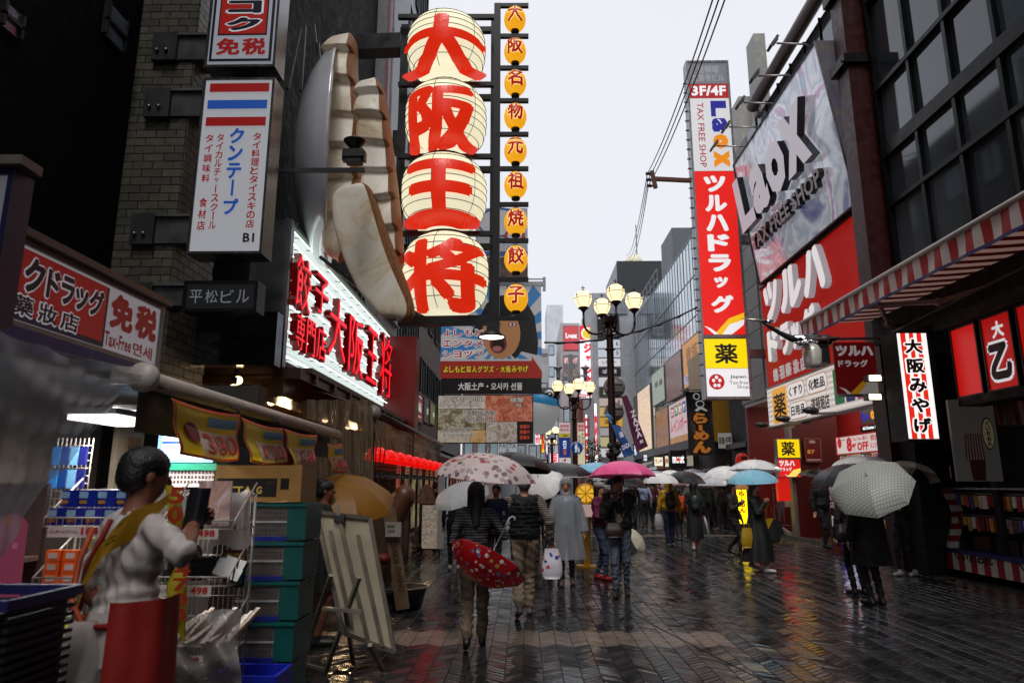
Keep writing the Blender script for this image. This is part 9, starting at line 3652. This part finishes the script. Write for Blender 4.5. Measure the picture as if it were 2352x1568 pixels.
# ---- shop assistant
SWH = mat('b0a8a4', .6, var=.1, bump=1.0, bsc=7)
face0 = -38
pS = V((atY(312, 1200, 3.05).x, 3.05, 0))
hS = 1.74
hw_ = wloc2(pS, face0, hS, atY(447, 1205, 2.98))
wS, tS, sS = person('shop assistant in white shirt, red apron and yellow sash with the right arm raised', pS, hS, face0, tmat=SWH, bottom='0c0c10', shoes='101010', hair=('short', '060505'), vox=.009, Rr=hw_, L=(-.22, .1, .95), grip=(0, 1), longs=False, jack=.006, head=(-4, 6), skin=mat('7a4a38', .5))
q = B()
def band_(u, v_):
 x = .19 - .30 * u + .07 * (v_ - .5)
 z = 1.44 - .42 * u + .17 * (v_ - .5)
 y = -.168 * math.sqrt(max(.05, 1 - (x / .205) ** 2)) + (.07 * max(0, .16 - u) / .16)
 return V((x, y - .004, z)) * sS
q.grid(lambda u, v_: band_(u, v_), 30, 4, mat('a87c14', .55, trans=.1))
sash = q.obj('sash', wS, local=True)
q = B()
for i, g_ in enumerate('中文免税店員'):
 for r_, gg in ((0, g_), (1, '中国語対応可'[i])):
  co, fs, edge, mn, mxx = glyphs(gg, .03)
  uv = (co - mn) / (mxx - mn)
  u0, v0 = .12 + i * .125, .52 - .42 * r_
  q.add([band_(u0 + .095 * x_, v0 + .38 * y_) + V((-.004, -.014 * sS, 0)) for x_, y_ in uv], fs, mat('0a0e0a', .5))
q.obj('lettering', sash, local=True)
q = B()
AP = mat('84140c', .6, var=.12, bump=.4, bsc=6)
n = 22
q.grid(lambda u, v_: V(((.222 + .02 * (1 - v_)) * (1 + .03 * math.sin(14 * u)) * math.cos(R(-45 + 100 * u)) * sS, (.185 + .02 * (1 - v_)) * (1 + .03 * math.sin(14 * u)) * math.sin(R(-45 + 100 * u)) * sS, (.45 + .66 * v_) * sS)), n, 10, AP)
q.tube([V((.19 * math.cos(a), .15 * math.sin(a), 1.04 + .03 * math.sin(a))) * sS for a in np.linspace(0, 2 * PI, 25)], .012, AP, 6)
q.tube([V((-.16, -.12, 1.05)) * sS, V((-.02, -.165, 1.22)) * sS, V((.1, -.14, 1.42)) * sS], .012, AP, 6)
q.tube([V((-.17, -.1, 1.38)) * sS, V((-.19, -.13, 1.25)) * sS, V((-.12, -.17, 1.1)) * sS, V((.02, -.17, 1.02)) * sS], .012, mat('a03c14', .6), 6)
q.obj('apron', wS, local=True)
shell(wS, 'shirt_tail', sS, [(1.06, .17, .13, 0), (.98, .185, .145, 0), (.86, .195, .155, 0)], SWH, 8, .02)
q = B()
ph = atY(438, 1165, 2.93)
q.grid(lambda a, c_: ph + V((-.03 + .085 * a + .02 * c_, .015 * math.sin(a * 3), -.09 + .17 * c_)), 4, 4, mat('0e0e14', .3))
q.grid(lambda a, c_: ph + V((-.03 + .085 * a + .02 * c_, .012 + .015 * math.sin(a * 3), -.09 + .17 * c_)), 4, 4, mat('0e0e14', .3))
tag(q.obj('handheld_board'), 'small dark flyer held up in the raised hand of the shop assistant', 'flyer')
bag('white plastic bag tied at the waist of the shop assistant', atY(192, 1425, 2.9), .17, .46, .18, mat('d0c8c4', .25, trans=.3, clear=.1, bump=1, bsc=8), 'plastic_bag', 'plastic bag', 0, .45)
# ---- woman in dark dress, mustard umbrella
pL = atZ(728, 1480)
wL, tL, sL = person('woman in a dark green dress with bare legs standing behind the easel, facing right', pL, 1.62, -75, top='10140f', bottom='10140f', shoes='1a1a14', hair=('bun', '080606'), fem=True, vox=.012, legs='bare', longs=False, L=(-.1, .25, 1.2), Rr=(.12, .28, 1.25), skin=mat('7a4a36', .5))
shell(wL, 'dress', sL, [(1.1, .15, .12, 0), (.95, .19, .14, 0), (.75, .21, .17, 0), (.56, .23, .19, 0)], mat('10140f', .75), 8, .02)
umbrella('mustard yellow umbrella tilted open behind the woman in the dark dress', atY(800, 1104, 7.75), (.16, -.38, .9), .56, UMB['mustard'], .24, .75, handle='3a2a18')
# ---- easel with white board, seen from behind
ez = thing('easel_board', 'aluminium easel carrying a leaning white board seen from behind', 'easel', atZ(760, 1500))
WB_ = mat('b4a890', .5, var=.12, sc=2)
AL = mat('8a8276', .35, .6, var=.12)
BC = [atY(727, 1175, 6.1), atY(850, 1190, 6.35), atY(907, 1496, 6.35), atY(790, 1452, 6.1)]
q = B()
q.add(BC + [p + V((.0, .03, .0)) for p in BC], [(0, 1, 2, 3), (7, 6, 5, 4), (0, 4, 5, 1), (1, 5, 6, 2), (2, 6, 7, 3), (3, 7, 4, 0)], WB_)
q.obj('board', ez)
q = B()
for i in range(4):
 q.bar(BC[i] + V((0, -.01, 0)), BC[(i + 1) % 4] + V((0, -.01, 0)), .03, .035, AL)
q.obj('board_frame', ez)
bl2_ = lambda u, v_: BC[0].lerp(BC[1], u).lerp(BC[3].lerp(BC[2], u), v_) + V((0, -.035, 0))
for u0, v0, u1, v1 in ((.42, -.08, .5, 1.0), (.2, .14, .22, .9), (.72, .14, .78, .98)):
 q = B()
 q.bar(bl2_(u0, v0), bl2_(u1, v1), .03, .02, AL)
 q.obj('slat', ez)
q = B()
q.box(bl2_(.43, .03), (.09, .05, .06), BLACK)
q.obj('clip', ez)
for a, c_ in (((760, 1320), (690, 1530)), ((825, 1325), (748, 1545)), ((850, 1480), (880, 1545)), ((793, 1400), (812, 1530))):
 pa = atY(a[0], a[1], 6.0)
 pc = atZ(c_[0], c_[1])
 pc.y = min(pc.y, 6.6)
 q = B()
 q.bar(pa, V((atY(c_[0], c_[1], pc.y).x, pc.y, .02)), .035, .03, AL)
 q.obj('leg', ez)
q = B()
q.bar(atY(740, 1396, 5.95), atY(832, 1404, 5.98), .05, .025, AL)
q.bar(atZ(692, 1528) + V((0, 0, .02)), atZ(750, 1545) + V((0, 0, .02)), .03, .03, AL)
q.bar(atZ(750, 1542) + V((0, 0, .05)), atZ(840, 1520) + V((0, 0, .05)), .025, .025, AL)
q.bar(atZ(715, 1525) + V((0, 0, .05)), atZ(800, 1505) + V((0, 0, .05)), .025, .025, AL)
q.obj('crossbar', ez)
# ---- tub of wooden signs, menu boards, statue
tb_ = atZ(925, 1396)
tu = thing('wooden_tub', 'low dark round tub with a metal rim in front of the restaurant', 'tub', tb_)
q = B()
q.lathe([(.24, 0), (.3, .22), (.31, .26), (.27, .26), (.25, .1), (0, .1)], tb_, mat('1a1010', .4), 28)
q.obj('body', tu)
q = B()
q.tube([tb_ + V((.31 * math.cos(a), .31 * math.sin(a), .27)) for a in np.linspace(0, 2 * PI, 29)], .012, mat('8a8078', .3, .6), 6)
q.obj('rim', tu)
WD = mat('5a341c', .45, var=.35, sc=3, stretch=(6, 6, .8))
p0, p1 = atY(893, 1165, 9.1), atY(927, 1360, 9.1)
q = B()
q.bar(p1 + V((0, 0, -.2)), p0, .17, .05, mat('6e5640', .5, var=.2))
wp = tag(q.obj('wooden_post_sign'), 'pale leaning wooden post carved OSAKA OHSHO standing in the tub', 'sign')
q = B()
dr_ = (p1 - p0)
fr_ = F(p1 + V((-.06, -.04, .0)), (1, 0, .08), p0 - p1, .1, (p0 - p1).length * .62)
text(q, fr_, 'OSAKA OHSHO', .1, .02, .8, .96, mat('1a1008', .5), bold=.0, c=.0, rot=-90)
q.obj('lettering', wp)
q = B()
q.bar(atY(868, 1150, 9.2) + V((0, 0, 0)), atY(880, 1350, 9.2), .2, .06, mat('4a3420', .55, var=.3))
q.bar(atY(895, 1130, 9.3), atY(908, 1330, 9.3), .12, .06, mat('3a2214', .55, var=.3))
tag(q.obj('dark_wooden_boards'), 'dark wooden boards standing behind the carved post in the tub', 'boards')
c = np.array(atY(925, 1148, 9.3))
f = Field(c - [.5, .4, .6], c + [.5, .4, .6], .016, .03)
f.cone(c + [-.12, 0, -.2], c + [.02, 0, .05], .17, .15, 0)
f.cone(c + [.02, 0, .05], c + [.06, 0, .24], .13, .03, 0)
f.cone(c + [-.12, 0, -.2], c + [-.2, -.02, .0], .12, .03, 0)
tag(skinobj('dumpling_carving', [f.mesh()], [WD]), 'big varnished wooden dumpling carving above the tub', 'carving')
q = B()
cf_ = FC(9.0, 885, 1198, 921, 1232)
q.frame(cf_, 0, cf_.W, 0, cf_.H, -.01, 0, mat('9a948a', .5))
text(q, cf_, 'CORONA', .1, .2, .5, .2, BLACK, bold=.03, c=.003)
text(q, cf_, 'JUICE', .2, .55, .4, .2, BLACK, bold=.03, c=.003)
tag(q.obj('paper_card'), 'white paper card taped to the wooden boards', 'card')
q = B()
q.ball(atY(880, 1283, 9.0), .09, mat('6a1410', .5), 12, 8, (1.1, 1, .8))
tag(q.obj('red_cap_ornament'), 'round red ornament beside the wooden boards', 'ornament')
mb = atZ(996, 1275)
mf = FC(mb.y, 966, 1156, 1013, 1262)
t_ = thing('menu_stand', 'standing menu board with food pictures beside the restaurant entrance', 'menu board', mb)
signbox(t_, mf, .06, mat('b0a8a4', .4, emit=.25), mat('2a1a14', .5), .03)
for k in range(3):
 q = B()
 rect(q, mf, .08, .05 + .32 * k, .84, .28, photo(['c8b8b0', 'a8583a', 'd8c8b8', '7a8a5a', 'b88a50'], 9, .3, 40 + k), .004)
 q.obj('picture', t_)
q = B()
for x_ in (mf.o.x + .03, mf.o.x + mf.W - .03):
 q.bar((x_, mb.y, 0), (x_, mb.y, mf.o.z + .05), .04, .04, mat('2a1a14', .5))
q.obj('leg', t_)
q = B()
af = FC(mb.y + .3, 958, 1112, 1000, 1156)
disc(q, af, .5, 1.0, af.W * .5, af.H, photo(['4a2a20', '8a5a48', 'b89a88'], 6, .1, 45), .0, 16, 0, 180)
q.frame(af, .06, af.W - .06, -.9, 0, -.04, -.01, mat('2a1a14', .5))
tag(q.obj('arched_menu_board'), 'arched menu board standing behind the picture menu', 'menu board')
sc2 = np.array(atZ(985, 1262)) + [-.25, 0, 0]
f = Field(sc2 + [-.35, -.35, -.05], sc2 + [.35, .35, .85], .02, .04)
f.ell(sc2 + [0, 0, .2], (.18, .16, .2), 0)
f.ell(sc2 + [0, -.03, .46], (.12, .11, .12), 0)
for s_ in (-1, 1):
 f.ell(sc2 + [s_ * .1, -.12, .08], (.07, .09, .07), 0)
 f.ell(sc2 + [s_ * .15, -.08, .28], (.05, .07, .09), 0)
tag(skinobj('stone_statue', [f.mesh()], [mat('8a827c', .5, var=.2, bump=.3)]), 'small round grey statue sitting beside the menu stand', 'statue')
q = B()
q.bx(-3.1, -2.6, 11, 16, 0, .9, mat('2a100c', .5))
for k in range(6):
 q.bx(-2.6, -2.58, 11.2 + k * .8, 11.9 + k * .8, .1, .8, mat('5a1c14', .5))
tag(q.obj('restaurant_counter'), 'dark red counter along the restaurant entrance', 'counter')
pw_ = FC(15.8, 1005, 1095, 1020, 1260)
q = B()
q.frame(pw_, 0, pw_.W, 0, pw_.H, -.03, 0, mat('8f888a', .5, emit=.2))
tag(q.obj('white_door_panel'), 'narrow white panel behind the menu stand under the floral umbrella', 'panel')
